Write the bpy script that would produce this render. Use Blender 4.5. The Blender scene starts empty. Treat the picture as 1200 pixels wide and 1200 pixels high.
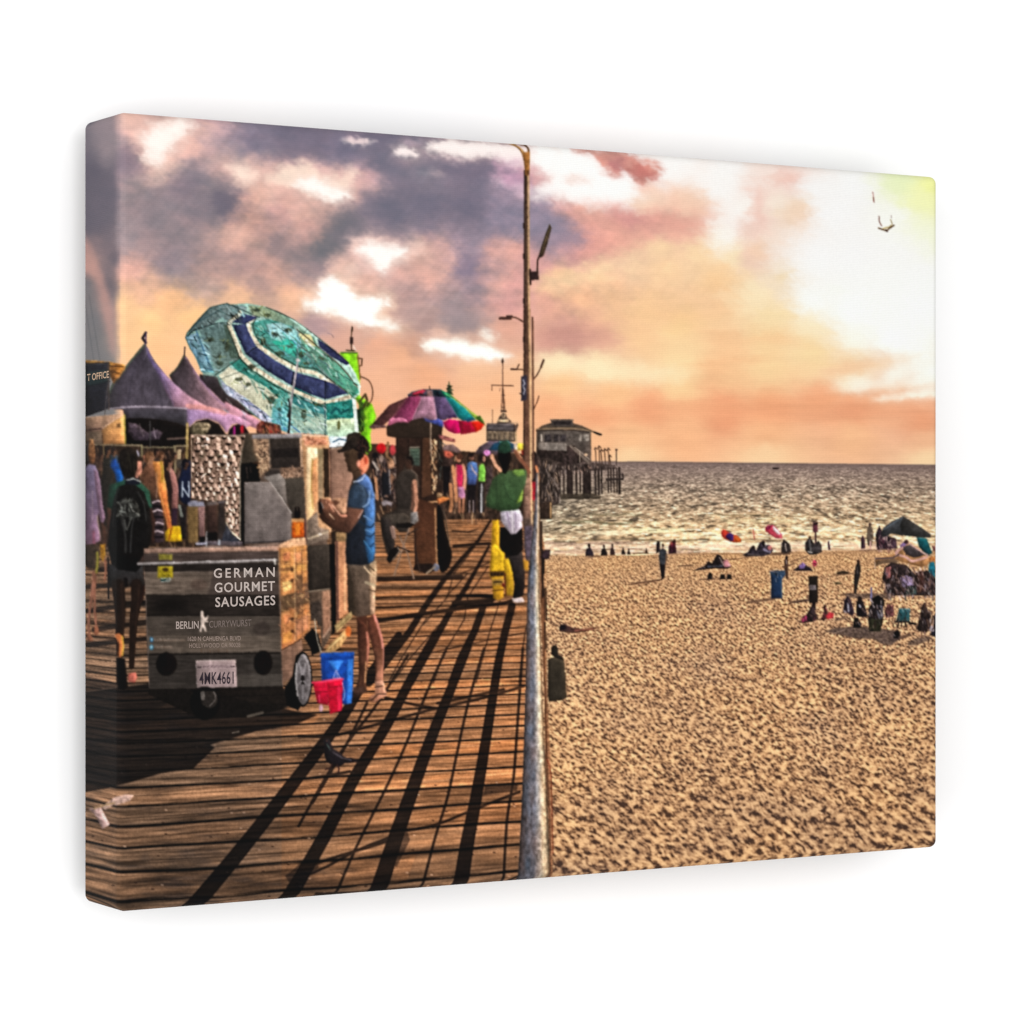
import bpy, math
import numpy as np
from mathutils import Vector

# ------------------------------------------------------------------ camera, world, lamps, exposure
S = 0.40                       # real height of the canvas in metres
FPX, HL, HR, HB = 3315.0, 939.0, 786.0, 915.0
XL, XR, XB = 140.0, 1100.0, 100.0
def cam_pt(x, h):              # a vertical edge seen h px tall at column x -> point on the floor plan (x, depth)
    return ((x-600.0)/h, FPX/h)
pL, pR = cam_pt(XL, HL), cam_pt(XR, HR)
du = (pR[0]-pL[0], pR[1]-pL[1])
W = math.hypot(*du)            # canvas width, in canvas heights
du = (du[0]/W, du[1]/W)        # direction along the canvas
dn = (du[1], -du[0])           # towards the viewer
T = 0.1085                     # canvas depth
R = 0.011                      # rounding of the stretched edges
scene = bpy.context.scene
scene.render.engine = 'CYCLES'
scene.render.resolution_x = scene.render.resolution_y = 1024
cam_d = bpy.data.cameras.new('camera'); cam = bpy.data.objects.new('camera', cam_d)
scene.collection.objects.link(cam); scene.camera = cam
cam_d.sensor_width = 36.0; cam_d.lens = FPX/1200.0*36.0
cam_d.clip_start = 0.05; cam_d.clip_end = 60.0
cam.location = (0, 0, 0); cam.rotation_euler = (math.radians(90), 0, 0)
world = bpy.data.worlds.new('World'); scene.world = world; world.use_nodes = True
world.node_tree.nodes['Background'].inputs[0].default_value = (1, 1, 1, 1)
world.node_tree.nodes['Background'].inputs[1].default_value = 0.65
def area(name, loc, target, size, power, col=(1, 1, 1)):
    l = bpy.data.lights.new(name, 'AREA'); l.shape = 'SQUARE'; l.size = size; l.energy = power; l.color = col
    o = bpy.data.objects.new(name, l); scene.collection.objects.link(o)
    o.location = loc
    o.rotation_euler = (Vector(target)-Vector(loc)).to_track_quat('-Z', 'Y').to_euler()
    return o
zc = (pL[1]+pR[1])/2*S
area('softbox', (0.85, zc-2.2, 0.0), (0.2, zc, 0), 1.8, 30.0)
area('softbox', (-1.0, zc-2.1, -0.15), (-0.1, zc, 0), 1.8, 30.0)
vs = scene.view_settings
vs.view_transform = 'Standard'; vs.look = 'None'; vs.exposure = 0.0; vs.gamma = 1.0; vs.use_curve_mapping = False
scene.display_settings.display_device = 'sRGB'

# ------------------------------------------------------------------ the print: a small painter for the inked picture
X0, Y0, NX, NY, SS = 90, 118, 1022, 962, 2
IW, IH = NX*SS, NY*SS
img = np.zeros((IH, IW, 3), np.float32)
lab = np.zeros((IH, IW), np.int16)
rng = np.random.RandomState(7)
PARTS = []                     # (name, label, parent index)
CUR = [0]
def part(name, label=None, parent=None):
    PARTS.append((name, label, parent)); CUR[0] = len(PARTS)-1
    return CUR[0]
def sub(name, label=None, of=None):
    p = CUR[0] if of is None else of
    while PARTS[p][2] is not None: p = PARTS[p][2]
    return part(name, label, p)
FR = [0.0, 0.0, 1.0]
def use(x, y, s): FR[:] = [x, y, s]
def T_(pts):
    p = np.asarray(pts, float).reshape(-1, 2)
    return p/FR[2]+np.array([FR[0], FR[1]])
def box(x0, y0, x1, y1, m=3):
    a = max(0, int((x0-X0-m)*SS)); b = min(IW, int((x1-X0+m)*SS)+1)
    c = max(0, int((y0-Y0-m)*SS)); d = min(IH, int((y1-Y0+m)*SS)+1)
    if b <= a or d <= c: return None
    xs = (np.arange(a, b)+.5)/SS+X0; ys = (np.arange(c, d)+.5)/SS+Y0
    return slice(c, d), slice(a, b), xs[None, :].astype(np.float32), ys[:, None].astype(np.float32)
def hsh(i, j, seed):
    n = (i.astype(np.int64)*374761393 + j.astype(np.int64)*668265263 + seed*2147483647) & 0xffffffff
    n = ((n ^ (n >> 13))*1274126177) & 0xffffffff
    n = n ^ (n >> 16)
    return ((n & 0xffff)/65535.0).astype(np.float32)
def vnoise(x, y, seed=0):
    x, y = np.broadcast_arrays(x, y)
    xi = np.floor(x); yi = np.floor(y); fx = x-xi; fy = y-yi
    fx = fx*fx*(3-2*fx); fy = fy*fy*(3-2*fy)
    xi = xi.astype(np.int64); yi = yi.astype(np.int64)
    a = hsh(xi, yi, seed); b = hsh(xi+1, yi, seed); c = hsh(xi, yi+1, seed); d = hsh(xi+1, yi+1, seed)
    return (a*(1-fx)+b*fx)*(1-fy)+(c*(1-fx)+d*fx)*fy
def fbm(x, y, seed=0, o=3, g=.5):
    t = 0; a = 1.0; s = 0
    for k in range(o):
        t = t+a*vnoise(x*2**k+17.3*k, y*2**k+5.1*k, seed+k); s += a; a *= g
    return t/s*2-1
def blur(m, n=1):
    for _ in range(n):
        p = np.pad(m, ((1, 1), (0, 0))+((0, 0),)*(m.ndim-2), 'edge'); m = (p[:-2]+2*p[1:-1]+p[2:])*.25
        p = np.pad(m, ((0, 0), (1, 1))+((0, 0),)*(m.ndim-2), 'edge'); m = (p[:, :-2]+2*p[:, 1:-1]+p[:, 2:])*.25
    return m
def smooth(p, closed=True, k=5):
    n = len(p); out = []
    for i in range(n if closed else n-1):
        if closed: a, b, c, d = p[i-1], p[i], p[(i+1) % n], p[(i+2) % n]
        else: a, b, c, d = p[max(i-1, 0)], p[i], p[i+1], p[min(i+2, n-1)]
        for t in np.arange(k)/k:
            out.append(.5*((2*b)+(c-a)*t+(2*a-5*b+4*c-d)*t*t+(3*b-a-3*c+d)*t**3))
    if not closed: out.append(p[-1])
    return np.array(out)
def pmask(p, xs, ys):
    ins = np.zeros(np.broadcast(xs, ys).shape, bool)
    n = len(p)
    for i in range(n):
        xa, ya = p[i]; xb, yb = p[(i+1) % n]
        if ya == yb: continue
        c = (ya > ys) != (yb > ys)
        xc = (xb-xa)*(ys-ya)/(yb-ya)+xa
        ins ^= c & (xs < xc)
    return ins
def put(sl, m, col, idm=None, ident=True):
    r, c = sl
    m3 = m[..., None]
    img[r, c] = img[r, c]*(1-m3)+col*m3
    if ident: lab[r, c][(m if idm is None else idm) > .5] = CUR[0]
def colfield(c, c2, g, xs, ys, bb, n, ns):
    c = np.array(c, np.float32)
    sh = np.broadcast(xs, ys).shape
    if c2 is not None:
        c2 = np.array(c2, np.float32)
        if g == 'v': t = np.clip((ys-bb[1])/max(bb[3]-bb[1], .1), 0, 1)+0*xs
        elif g == 'h': t = np.clip((xs-bb[0])/max(bb[2]-bb[0], .1), 0, 1)+0*ys
        else: t = np.clip(((xs-g[0])*(g[2]-g[0])+(ys-g[1])*(g[3]-g[1]))/((g[2]-g[0])**2+(g[3]-g[1])**2), 0, 1)
        f = c+(c2-c)*t[..., None]
    else: f = np.broadcast_to(c, sh+(3,))
    if n:
        q = fbm(xs/ns[0], ys/ns[1], int(bb[0]*13+bb[1]*7) % 9973, 2)
        f = f*(1+n*q[..., None]*1.6)
    return np.clip(f, 0, 255)
def P(pts, c, c2=None, g='v', n=.10, ns=(2.5, 2.5), s=False, soft=1, a=1., id=True, clip=None):
    p = T_(pts)
    if s: p = smooth(p)
    bb = (p[:, 0].min(), p[:, 1].min(), p[:, 0].max(), p[:, 1].max())
    b = box(*bb)
    if b is None: return
    r, q, xs, ys = b
    ins = pmask(p, xs, ys)
    if clip is not None: ins &= np.isin(lab[r, q], clip)
    m = ins.astype(np.float32)
    if isinstance(g, tuple): g = tuple(T_([g[:2], g[2:]]).ravel())
    f = colfield(c, c2, g, xs, ys, bb, n, ns)
    if n and id and a > .7 and clip is None and m.any():      # the low sun at the right rims every figure of the picture
        wd, ht = bb[2]-bb[0], bb[3]-bb[1]
        rad = float(np.clip(min(wd, ht)*.22, .8, 5.0)); k = max(1, int(rad*SS*.6))
        mb = m
        for _ in range(2):
            for ax in (0, 1):
                cs = np.cumsum(np.pad(mb, [(k+1, k) if t_ == ax else (0, 0) for t_ in (0, 1)], 'constant'), ax)
                mb = (cs[2*k+1:]-cs[:-2*k-1])/(2*k+1) if ax == 0 else (cs[:, 2*k+1:]-cs[:, :-2*k-1])/(2*k+1)
        dx_ = max(1, k); lft = np.roll(mb, dx_, 1); rgt = np.roll(mb, -dx_, 1); upp = np.roll(mb, dx_, 0); dwn = np.roll(mb, -dx_, 0)
        e_ = (lft-rgt)*RIM[0]+(dwn-upp)*RIM[0]*.45
        nz = fbm(xs/max(rad*1.6, 1.4), ys/max(rad*2.2, 1.8), int(bb[0]*7+bb[1]*3) % 8999, 3, .6)
        f = f*(1+np.clip(e_, -.5, .6)+.25*RIM[0]*(mb-.7)+.45*RIM[0]*nz)[..., None]+np.clip(e_, 0, 1)[..., None]*np.array([26, 14, 0])
        f = np.clip(f, 0, 255)
    put((r, q), blur(m, soft)*a, f, m, id and a > .5)
RIM = [.30]
def L(pts, w, c, w2=None, a=1., s=False, id=True, clip=None, soft=.5, n=.08, lw=0):
    p = T_(pts); w = w/FR[2]; w2 = w if w2 is None else w2/FR[2]
    if s: p = smooth(p, False)
    bb = (p[:, 0].min(), p[:, 1].min(), p[:, 0].max(), p[:, 1].max())
    b = box(*bb, m=max(w, w2)+2)
    if b is None: return
    r, q, xs, ys = b
    cov = np.zeros(np.broadcast(xs, ys).shape, np.float32)
    N = len(p)-1
    for i in range(N):
        ax, ay = p[i]; bx, by = p[i+1]; dx, dy = bx-ax, by-ay; l2 = dx*dx+dy*dy
        if l2 < 1e-9: continue
        t = np.clip(((xs-ax)*dx+(ys-ay)*dy)/l2, 0, 1)
        d = np.sqrt((xs-ax-t*dx)**2+(ys-ay-t*dy)**2)
        wi = w+(w2-w)*(i+t)/N
        cov = np.maximum(cov, np.clip((wi/2-d)/soft*1.0+.5, 0, 1))
    if clip is not None: cov = cov*np.isin(lab[r, q], clip)
    f = colfield(c, None, 'v', xs, ys, bb, n, (3, 3))
    put((r, q), cov*a, f, cov*2 if id else None, id and a > .5)
def E(cx, cy, rx, ry, c, c2=None, rot=0, a=1., id=True, soft=1, n=.08, g='v'):
    t = np.linspace(0, 2*np.pi, 28, endpoint=False); co, si = math.cos(rot), math.sin(rot)
    P(np.c_[cx+rx*np.cos(t)*co-ry*np.sin(t)*si, cy+rx*np.cos(t)*si+ry*np.sin(t)*co], c, c2, g, n=n, a=a, id=id, soft=soft)
def B(cx, cy, rx, ry, c, a=1., rot=0, clip=None, warp=.0, mul=False):   # soft patch of ink
    (cx, cy), = T_([(cx, cy)]); rx /= FR[2]; ry /= FR[2]
    m = max(rx, ry)*2.2
    b = box(cx-m, cy-m, cx+m, cy+m)
    if b is None: return
    r, q, xs, ys = b
    dx = xs-cx+0*ys; dy = ys-cy+0*xs
    if warp:
        dx = dx+warp*rx*fbm(xs/rx*1.3, ys/rx*1.3, int(cx) % 97, 3); dy = dy+warp*ry*fbm(xs/rx*1.3+9, ys/rx*1.3+4, int(cy) % 97, 3)
    co, si = math.cos(rot), math.sin(rot)
    u = (dx*co+dy*si)/rx; v = (-dx*si+dy*co)/ry
    k = np.exp(-(u*u+v*v)**1.3)*a
    if clip is not None: k = k*np.isin(lab[r, q], clip)
    k = k[..., None]; c = np.array(c, np.float32)
    if mul: img[r, q] *= 1-k+k*c
    else: img[r, q] = img[r, q]*(1-k)+c*k
def scrib(pts, cols, n, ln, w, ang=None, a=.8, s=False, seed=1, clip=None):        # short irregular marks inside an outline
    rg = np.random.RandomState(seed)
    p = T_(pts)
    if s: p = smooth(p)
    x0, y0 = p.min(0); x1, y1 = p.max(0); sv = list(FR); use(0, 0, 1)
    for i in range(n):
        for _ in range(12):
            x = rg.uniform(x0, x1); y = rg.uniform(y0, y1)
            if pmask(p, np.array([[x]]), np.array([[y]]))[0, 0]: break
        th = rg.uniform(0, 6.28) if ang is None else ang+rg.normal(0, .3)
        l = ln*rg.uniform(.4, 1.3)/sv[2]
        c = cols[rg.randint(len(cols))]
        L([(x, y), (x+l*math.cos(th), y+l*math.sin(th))], w*rg.uniform(.6, 1.3)/sv[2], c, a=a*rg.uniform(.5, 1), id=False, n=0, clip=clip)
    FR[:] = sv
def hh(x):                     # height of the picture, in px, at column x
    return np.where(x < XL, HB+(x-XB)*(HL-HB)/(XL-XB), HL-(x-XL)*(HL-HR)/(XR-XL))
VH = -.070
def vv(x, y): return (y-600.0)/hh(x)

# ---- setting of the picture: sky, sea, sand, planks
SKYS = """150 140 225 185 170;166 150 255 225 215;186 145 255 250 245;205 140 255 245 240;178 180 255 240 230;183 195 245 205 185;145 160 185 158 160;150 185 135 118 128;
215 165 225 180 170;240 150 195 165 172;300 160 135 125 142;340 155 115 108 125;230 210 145 130 138;200 230 145 130 135;240 250 128 116 125;275 240 102 95 110;265 200 190 155 150;
280 205 245 215 200;300 200 250 225 205;330 205 255 235 220;345 215 255 245 235;370 222 255 253 248;310 225 225 185 165;290 255 205 155 140;265 280 225 175 155;275 275 235 185 165;
330 250 180 146 148;350 240 210 165 155;360 270 195 155 150;330 285 143 126 130;180 260 138 124 128;150 280 158 143 145;180 290 172 143 140;160 310 215 165 150;200 310 148 131 138;
250 310 160 138 142;280 315 120 112 123;320 315 215 165 150;300 330 148 128 130;240 335 190 160 150;170 340 232 180 150;150 360 250 200 150;200 350 250 190 140;230 370 250 195 140;
180 380 250 200 145;280 345 245 190 150;340 345 240 185 150;370 350 255 250 240;110 150 150 140 145;105 200 95 90 105;125 170 160 146 148;120 230 104 97 110;110 260 98 93 106;
130 300 104 98 108;105 290 185 148 142;112 303 215 165 148;118 322 185 148 138;104 335 118 112 116;128 340 135 118 120;115 370 125 121 124;133 360 170 145 140;110 400 120 119 121;133 400 165 150 140;
360 165 120 110 128;420 165 235 205 205;400 172 130 120 140;450 160 120 112 130;475 178 250 230 230;500 165 148 135 150;520 172 255 240 235;560 172 255 245 240;590 178 255 240 235;
570 195 104 99 121;540 190 118 110 131;600 195 140 120 145;605 205 220 180 200;590 215 235 200 215;625 205 225 165 160;640 200 230 170 155;630 220 255 250 245;450 190 119 114 130;
500 205 148 139 148;400 215 255 235 225;410 200 240 220 215;380 210 255 240 225;395 232 255 245 235;430 215 205 165 175;440 230 148 134 145;460 250 104 104 117;500 240 114 111 128;
550 240 114 109 128;590 245 119 111 132;620 250 128 114 135;645 243 180 155 175;400 270 126 119 127;380 290 112 112 118;360 250 200 165 155;420 290 245 200 190;440 290 255 250 245;
470 292 255 240 230;492 292 235 195 180;445 310 255 240 230;500 270 162 143 155;520 290 195 160 160;550 280 160 142 155;590 270 195 155 165;600 290 228 165 155;550 310 133 120 138;
580 320 145 128 145;500 320 215 165 155;480 330 200 160 155;510 340 180 150 150;560 340 158 137 145;600 330 228 165 158;600 360 220 160 155;370 320 138 123 130;350 320 163 140 145;
390 330 255 252 244;410 320 235 200 185;430 340 220 175 160;395 350 255 255 250;430 355 255 254 248;450 350 255 240 225;415 370 255 253 246;355 352 255 240 220;460 378 255 245 235;
480 365 190 155 150;530 360 163 142 145;540 380 150 132 135;590 380 228 167 145;570 390 245 225 215;510 395 235 185 165;370 382 170 140 145;430 392 205 160 145;520 405 255 254 246;
550 407 255 245 235;395 395 220 165 145;655 182 255 250 245;670 192 255 252 248;680 178 230 168 163;700 180 222 146 138;725 190 183 118 114;745 190 213 138 125;755 205 178 108 104;
768 200 225 155 135;720 200 220 148 135;700 195 250 220 205;700 215 255 253 248;680 210 245 230 215;720 225 255 252 245;745 235 250 225 210;790 190 250 248 246;760 232 250 215 190;
800 230 245 205 180;820 225 240 195 165;850 200 248 247 245;640 230 240 205 200;660 240 220 165 160;640 262 150 132 148;665 255 192 148 158;680 240 240 185 165;700 245 245 195 175;
690 260 225 158 150;670 275 200 150 158;650 280 160 140 155;720 260 230 168 150;745 255 213 146 138;760 258 208 146 143;790 255 230 168 150;820 250 240 190 165;730 280 235 180 155;
750 270 240 185 160;700 290 225 158 145;680 295 205 150 150;730 300 235 180 155;770 290 250 215 170;740 310 250 215 172;700 320 248 205 160;660 325 240 190 150;650 340 235 180 148;
780 320 250 210 165;820 300 250 215 170;850 280 252 240 215;850 320 248 208 162;630 310 220 162 157;640 360 222 160 150;680 350 240 185 148;720 350 245 195 153;760 360 248 205 155;
800 380 250 208 153;850 350 250 215 172;660 380 203 148 143;665 395 188 134 125;700 395 225 165 145;640 400 220 158 143;750 390 248 198 152;650 420 250 220 178;700 430 250 215 173;
800 420 250 212 163;850 410 245 188 143;870 250 252 250 240;900 208 248 230 220;925 210 244 212 200;890 230 242 210 198;890 255 240 204 190;870 262 243 216 202;935 252 240 203 175;
910 240 246 232 215;888 300 240 203 180;915 325 240 215 185;955 225 247 246 244;980 250 248 247 245;1000 300 248 248 246;950 350 249 248 244;1080 230 247 249 190;1095 218 244 247 165;1055 213 235 244 195;
1090 285 245 249 212;1040 260 249 250 240;1085 330 248 249 243;1000 220 248 249 247;1050 400 250 250 248;840 330 245 200 150;840 360 243 198 153;860 300 248 225 185;885 345 249 226 188;905 370 247 218 172;
950 385 250 228 192;900 400 247 205 155;950 410 248 215 165;1000 400 250 242 228;1000 425 244 208 173;1040 422 240 195 165;850 440 243 183 138;900 430 246 205 155;1000 445 250 235 215;
1050 440 250 244 235;1060 457 234 163 124;1020 463 237 163 124;960 467 239 165 125;900 477 238 162 120;1090 450 250 246 240;1080 472 238 178 148;1095 468 237 173 143;660 450 250 195 146;720 460 248 188 140;
800 450 248 200 150;645 480 245 173 130;700 490 240 163 122;760 480 238 160 120;850 482 232 152 114;1000 482 233 153 118;1080 492 228 148 113;740 510 244 183 138;800 510 244 178 134;
900 510 243 178 134;1000 510 244 183 140;1090 512 238 178 140;740 535 248 203 158;900 537 250 204 160;1090 540 248 208 165;440 400 235 170 140;470 420 240 175 140;560 430 245 188 150;
500 440 242 173 135;580 470 245 178 135;450 450 240 178 145;560 510 248 193 150;590 490 248 188 145;190 410 246 188 140;160 400 247 195 145;490 405 200 150 130;500 382 178 144 140;700 515 244 182 138;
1095 440 248 246 240;1000 360 249 249 247;1080 360 249 249 247;960 300 249 248 246;840 220 249 248 246;1050 300 249 250 240;210 300 150 133 138;430 480 242 172 132;450 520 240 168 130;300 450 245 180 140;210 440 246 186 142;160 440 244 186 144;550 470 246 182 140;520 480 244 178 136;600 440 246 186 146;590 530 247 190 146;200 500 240 180 140;360 420 240 175 142;104 440 120 120 122;104 480 120 118 118;300 520 244 178 138;215 400 248 192 145;640 500 244 176 134;640 530 247 192 148"""
pts = np.array([[float(q) for q in r.split()] for r in SKYS.replace('\n', '').split(';')], np.float32)
keepp = np.ones(len(pts), bool)
for i_, p in enumerate(pts):
    mn = p[2:].min()
    if p[0] < 640 and mn >= 205 and p[1] < 415: keepp[i_] = False
    if p[0] > 640 and p[1] < 235 and p[0] < 800 and p[2]-p[3] > 42: keepp[i_] = False
pts = pts[keepp]
pts = np.concatenate([pts, np.array([[660, 200, 250, 246, 242], [700, 190, 250, 246, 243], [740, 185, 250, 246, 243], [760, 200, 250, 244, 240], [550, 172, 180, 165, 172], [640, 190, 246, 226, 218], [190, 150, 214, 174, 166], [400, 215, 196, 164, 166], [440, 305, 196, 166, 164], [410, 350, 222, 176, 156], [540, 404, 238, 180, 150]], np.float32)])
SKY = part('printed_sky', 'printed sunset sky, violet grey clouds at left turning orange and white at right')
r_, c_, xs, ys = box(X0+2, Y0+2, X0+NX-2, 560)
lx, ly = xs[:, ::2], ys[::2]
def skyfield(lx, ly):
    wx = lx+10*fbm(lx/44, ly/30, 3, 5, .55); wy = ly+8*fbm(lx/44+40, ly/26, 8, 5, .55)
    num = np.zeros(wx.shape+(3,), np.float32); den = np.zeros(wx.shape, np.float32)
    for p in pts:
        d2 = (wx-p[0])**2+((wy-p[1])*1.15)**2
        k = 1/(d2+110)**1.75
        k = k*((1-.96*np.clip((143-lx)/9, 0, 1)) if p[0] > 139 else (1-.985*np.clip((lx-132)/10, 0, 1)))
        num += k[..., None]*p[2:]; den += k
    return num/den[..., None]
lo = skyfield(lx, ly)
hi = np.repeat(np.repeat(lo, 2, 0), 2, 1)
H_, W_ = img[r_, c_].shape[:2]
hi = np.pad(hi, ((0, max(0, H_-hi.shape[0])), (0, max(0, W_-hi.shape[1])), (0, 0)), 'edge')[:H_, :W_]
hi = blur(hi, 5)
# wisps dragged down-left, as in the lit rays of the cloud
wis = fbm((xs+ys*.55)/10, (ys-xs*.3)/60, 12, 3)
sat = np.clip((235-hi.mean(2))/90, 0, 1)
hi = hi*(1+.05*wis*sat*np.clip((410-ys)/60, .1, 1))[..., None]+(fbm(xs/18, ys/9, 33, 4)*7*sat)[..., None]*np.array([1.1, .9, .75])
img[r_, c_] = np.clip(hi, 0, 255); lab[:] = SKY
# brightest openings and darkest billows
for x, y, rx, ry, c, a, ro in [
    (184, 172, 9, 22, (255, 246, 238), .8, .35), (176, 188, 5, 10, (255, 240, 228), .6, -.3), (200, 148, 18, 9, (255, 248, 242), .7, -.3),
    (395, 222, 19, 8, (255, 250, 244), .8, .3), (409, 204, 3, 9, (240, 222, 218), .7, .1), (345, 210, 20, 9, (255, 240, 228), .7, .35), (290, 203, 18, 6, (252, 222, 205), .6, .5),
    (282, 265, 22, 4, (236, 186, 166), .6, -.6), (272, 238, 14, 15, (98, 92, 108), .6, 0), (240, 226, 10, 8, (108, 100, 114), .4, .2),
    (443, 296, 22, 8, (255, 252, 246), .9, 0), (470, 290, 18, 5, (255, 238, 226), .8, -.1), (442, 310, 7, 8, (255, 248, 238), .8, 0), (421, 287, 12, 7, (240, 195, 186), .6, .3),
    (388, 333, 14, 12, (255, 254, 250), .9, 0), (412, 362, 33, 13, (255, 254, 250), .9, .12), (440, 350, 10, 9, (255, 253, 246), .8, 0), (366, 357, 18, 6, (255, 250, 238), .8, .3), (462, 379, 14, 4.5, (255, 248, 240), .9, .1),
    (478, 178, 14, 4, (252, 236, 232), .9, .1), (420, 165, 15, 3.5, (238, 210, 208), .8, .05), (485, 167, 9, 3, (200, 180, 188), .4, .1),
    (530, 172, 26, 5, (255, 242, 238), .85, .05), (565, 177, 26, 6, (255, 246, 242), .8, .1), (596, 183, 14, 7, (255, 244, 238), .8, .2),
    (545, 198, 40, 9, (102, 97, 118), .6, .1), (592, 203, 22, 8, (108, 98, 120), .55, .3), (590, 216, 12, 3.5, (240, 208, 222), .8, .15), (608, 222, 12, 4, (250, 222, 225), .7, .3),
    (509, 204, 14, 4, (165, 152, 158), .5, .1), (628, 205, 8, 12, (226, 160, 158), .6, 0), (470, 240, 46, 22, (106, 104, 120), .4, .1), (372, 292, 22, 12, (108, 108, 114), .4, -.2),
    (555, 316, 26, 12, (130, 118, 136), .45, 0), (535, 372, 26, 10, (150, 134, 140), .5, -.1), (525, 404, 24, 5, (255, 254, 248), .9, .05), (548, 409, 16, 5, (255, 252, 244), .9, .2), (570, 391, 10, 4, (250, 236, 226), .7, .2),
    (728, 190, 11, 7, (178, 112, 112), .6, 0), (756, 205, 15, 8, (182, 110, 106), .7, .1), (710, 183, 22, 5, (216, 140, 134), .7, .25), (736, 203, 26, 9, (218, 142, 128), .6, .35), (748, 210, 16, 6, (214, 140, 128), .6, .1),
    (700, 209, 30, 7, (250, 250, 246), .4, .1), (690, 207, 18, 3, (244, 222, 208), .5, .05), (700, 228, 40, 8, (255, 253, 248), .8, .15), (752, 257, 16, 6, (206, 140, 138), .6, .1), (700, 285, 30, 10, (214, 146, 142), .45, .45),
    (655, 250, 24, 12, (146, 130, 150), .5, .4), (725, 308, 26, 4, (252, 220, 180), .6, -.4), (662, 392, 20, 7, (186, 132, 126), .55, 0), (888, 252, 8, 20, (236, 190, 176), .25, .1), (866, 264, 18, 9, (240, 206, 190), .3, 0),
    (922, 210, 9, 6, (236, 182, 172), .6, 0), (900, 208, 14, 3, (244, 212, 200), .5, 0), (934, 251, 8, 6, (240, 198, 170), .5, -.3), (888, 298, 8, 11, (240, 198, 172), .5, .1), (916, 324, 12, 5, (242, 214, 176), .6, -.5), (980, 340, 10, 4, (240, 244, 215), .5, 0),
    (1025, 421, 34, 3.2, (242, 200, 170), .75, -.12), (990, 428, 46, 3.5, (246, 205, 160), .6, -.02), (1050, 455, 40, 2.8, (235, 165, 122), .8, -.1), (970, 466, 60, 4, (238, 162, 122), .7, -.08), (1075, 463, 26, 2.5, (252, 238, 222), .7, -.05),
    (900, 478, 90, 5, (234, 154, 114), .5, -.03), (1000, 484, 90, 7, (230, 150, 114), .5, 0), (800, 474, 60, 4, (240, 166, 124), .5, 0), (700, 434, 50, 8, (252, 222, 184), .5, .05),
    (860, 425, 40, 4, (243, 178, 132), .5, -.1), (780, 372, 60, 6, (250, 200, 148), .4, 0), (870, 395, 50, 5, (244, 186, 140), .45, .12),
    (112, 305, 4, 16, (226, 170, 150), .8, -.35), (122, 328, 3.5, 14, (190, 148, 138), .6, -.4), (104, 250, 5, 60, (92, 88, 100), .4, 0), (130, 330, 5, 14, (108, 100, 106), .6, 0), (150, 318, 9, 8, (226, 174, 158), .4, 0)]:
    if not (min(c) >= 205 and x < 640 and y > 130): B(x, y, rx*1.25, ry*1.25, c, a*.8, ro, warp=.55)
def CL(p, c, a=1., soft=4, wv=3., sc=9., sd=1, glow=True):      # a cloud shape with a frayed, feathered outline
    if glow and min(c) > 215 and soft < 5.2:                       # lit vapour thins out around a bright opening
        if T_(p)[:, 0].max() < 720: CL(p, (236, 196, 182), .6, soft+7, wv*2, sc*1.6, sd+60, False)
        CL(p, tuple((v*2+w_)/3 for v, w_ in zip(c, (240, 190, 170))), .55, soft+2.5, wv*2.2, sc, sd+80, False)
    p = smooth(T_(p)); x0_, y0_ = p.min(0); x1_, y1_ = p.max(0); m_ = soft*4+wv*2+4
    b = box(x0_-m_, y0_-m_, x1_+m_, y1_+m_)
    if b is None: return
    r, q, xs, ys = b
    wx = xs+wv*2.8*fbm(xs/sc, ys/(sc*.7), sd, 5, .62); wy = ys+wv*2.2*fbm(xs/sc+31, ys/(sc*.7), sd+5, 5, .62)
    m = np.zeros(wx.shape, bool); N = len(p)
    for i in range(N):
        xa, ya = p[i]; xb, yb = p[(i+1) % N]
        if ya == yb: continue
        cc = (ya > wy) != (yb > wy); m ^= cc & (wx < (xb-xa)*(wy-ya)/(yb-ya)+xa)
    m = m.astype(np.float32)
    soft = soft*1.5+1; k = max(1, int(soft*1.15))
    for _ in range(3):                                # box-like feathering
        for ax in (0, 1):
            cs = np.cumsum(np.pad(m, [(k+1, k) if t_ == ax else (0, 0) for t_ in (0, 1)], 'edge'), ax)
            m = (cs[2*k+1:]-cs[:-2*k-1])/(2*k+1) if ax == 0 else (cs[:, 2*k+1:]-cs[:, :-2*k-1])/(2*k+1)
    m = (m*a*(1+.25*fbm(xs/7, ys/4.5, sd+9, 3)*(4*m*(1-m)+.25)))[..., None]
    img[r, q] = img[r, q]*(1-m)+np.array(c, np.float32)*m
use(90, 120, 2.182)
CL([(720, 60), (900, 80), (1130, 110), (1145, 340), (1000, 345), (850, 340), (700, 340), (640, 330), (740, 240), (760, 160), (600, 130), (400, 100), (380, 60), (520, 55)], (116, 109, 124), .62, 16, 5, 30, 3)
CL([(120, 190), (220, 170), (330, 175), (440, 200), (440, 280), (380, 310), (420, 420), (330, 450), (200, 440), (110, 330)], (140, 128, 134), .55, 16, 5, 30, 4)
CL([(380, 190), (432, 230), (430, 275), (395, 292), (340, 270), (350, 225)], (104, 98, 112), .75, 7, 3, 14, 5)
CL([(240, 190), (300, 185), (300, 240), (250, 240)], (116, 106, 120), .5, 8, 3, 14, 6)
CL([(540, 380), (640, 350), (680, 380), (600, 430), (480, 440), (440, 410)], (116, 112, 118), .5, 10, 4, 20, 7)
CL([(620, 260), (700, 240), (720, 330), (640, 370), (560, 390), (600, 330)], (108, 106, 112), .6, 10, 4, 20, 8)
CL([(120, 35), (300, 40), (370, 60), (310, 110), (240, 150), (212, 190), (180, 170), (140, 110)], (232, 186, 172), .8, 9, 4, 16, 9)
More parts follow.
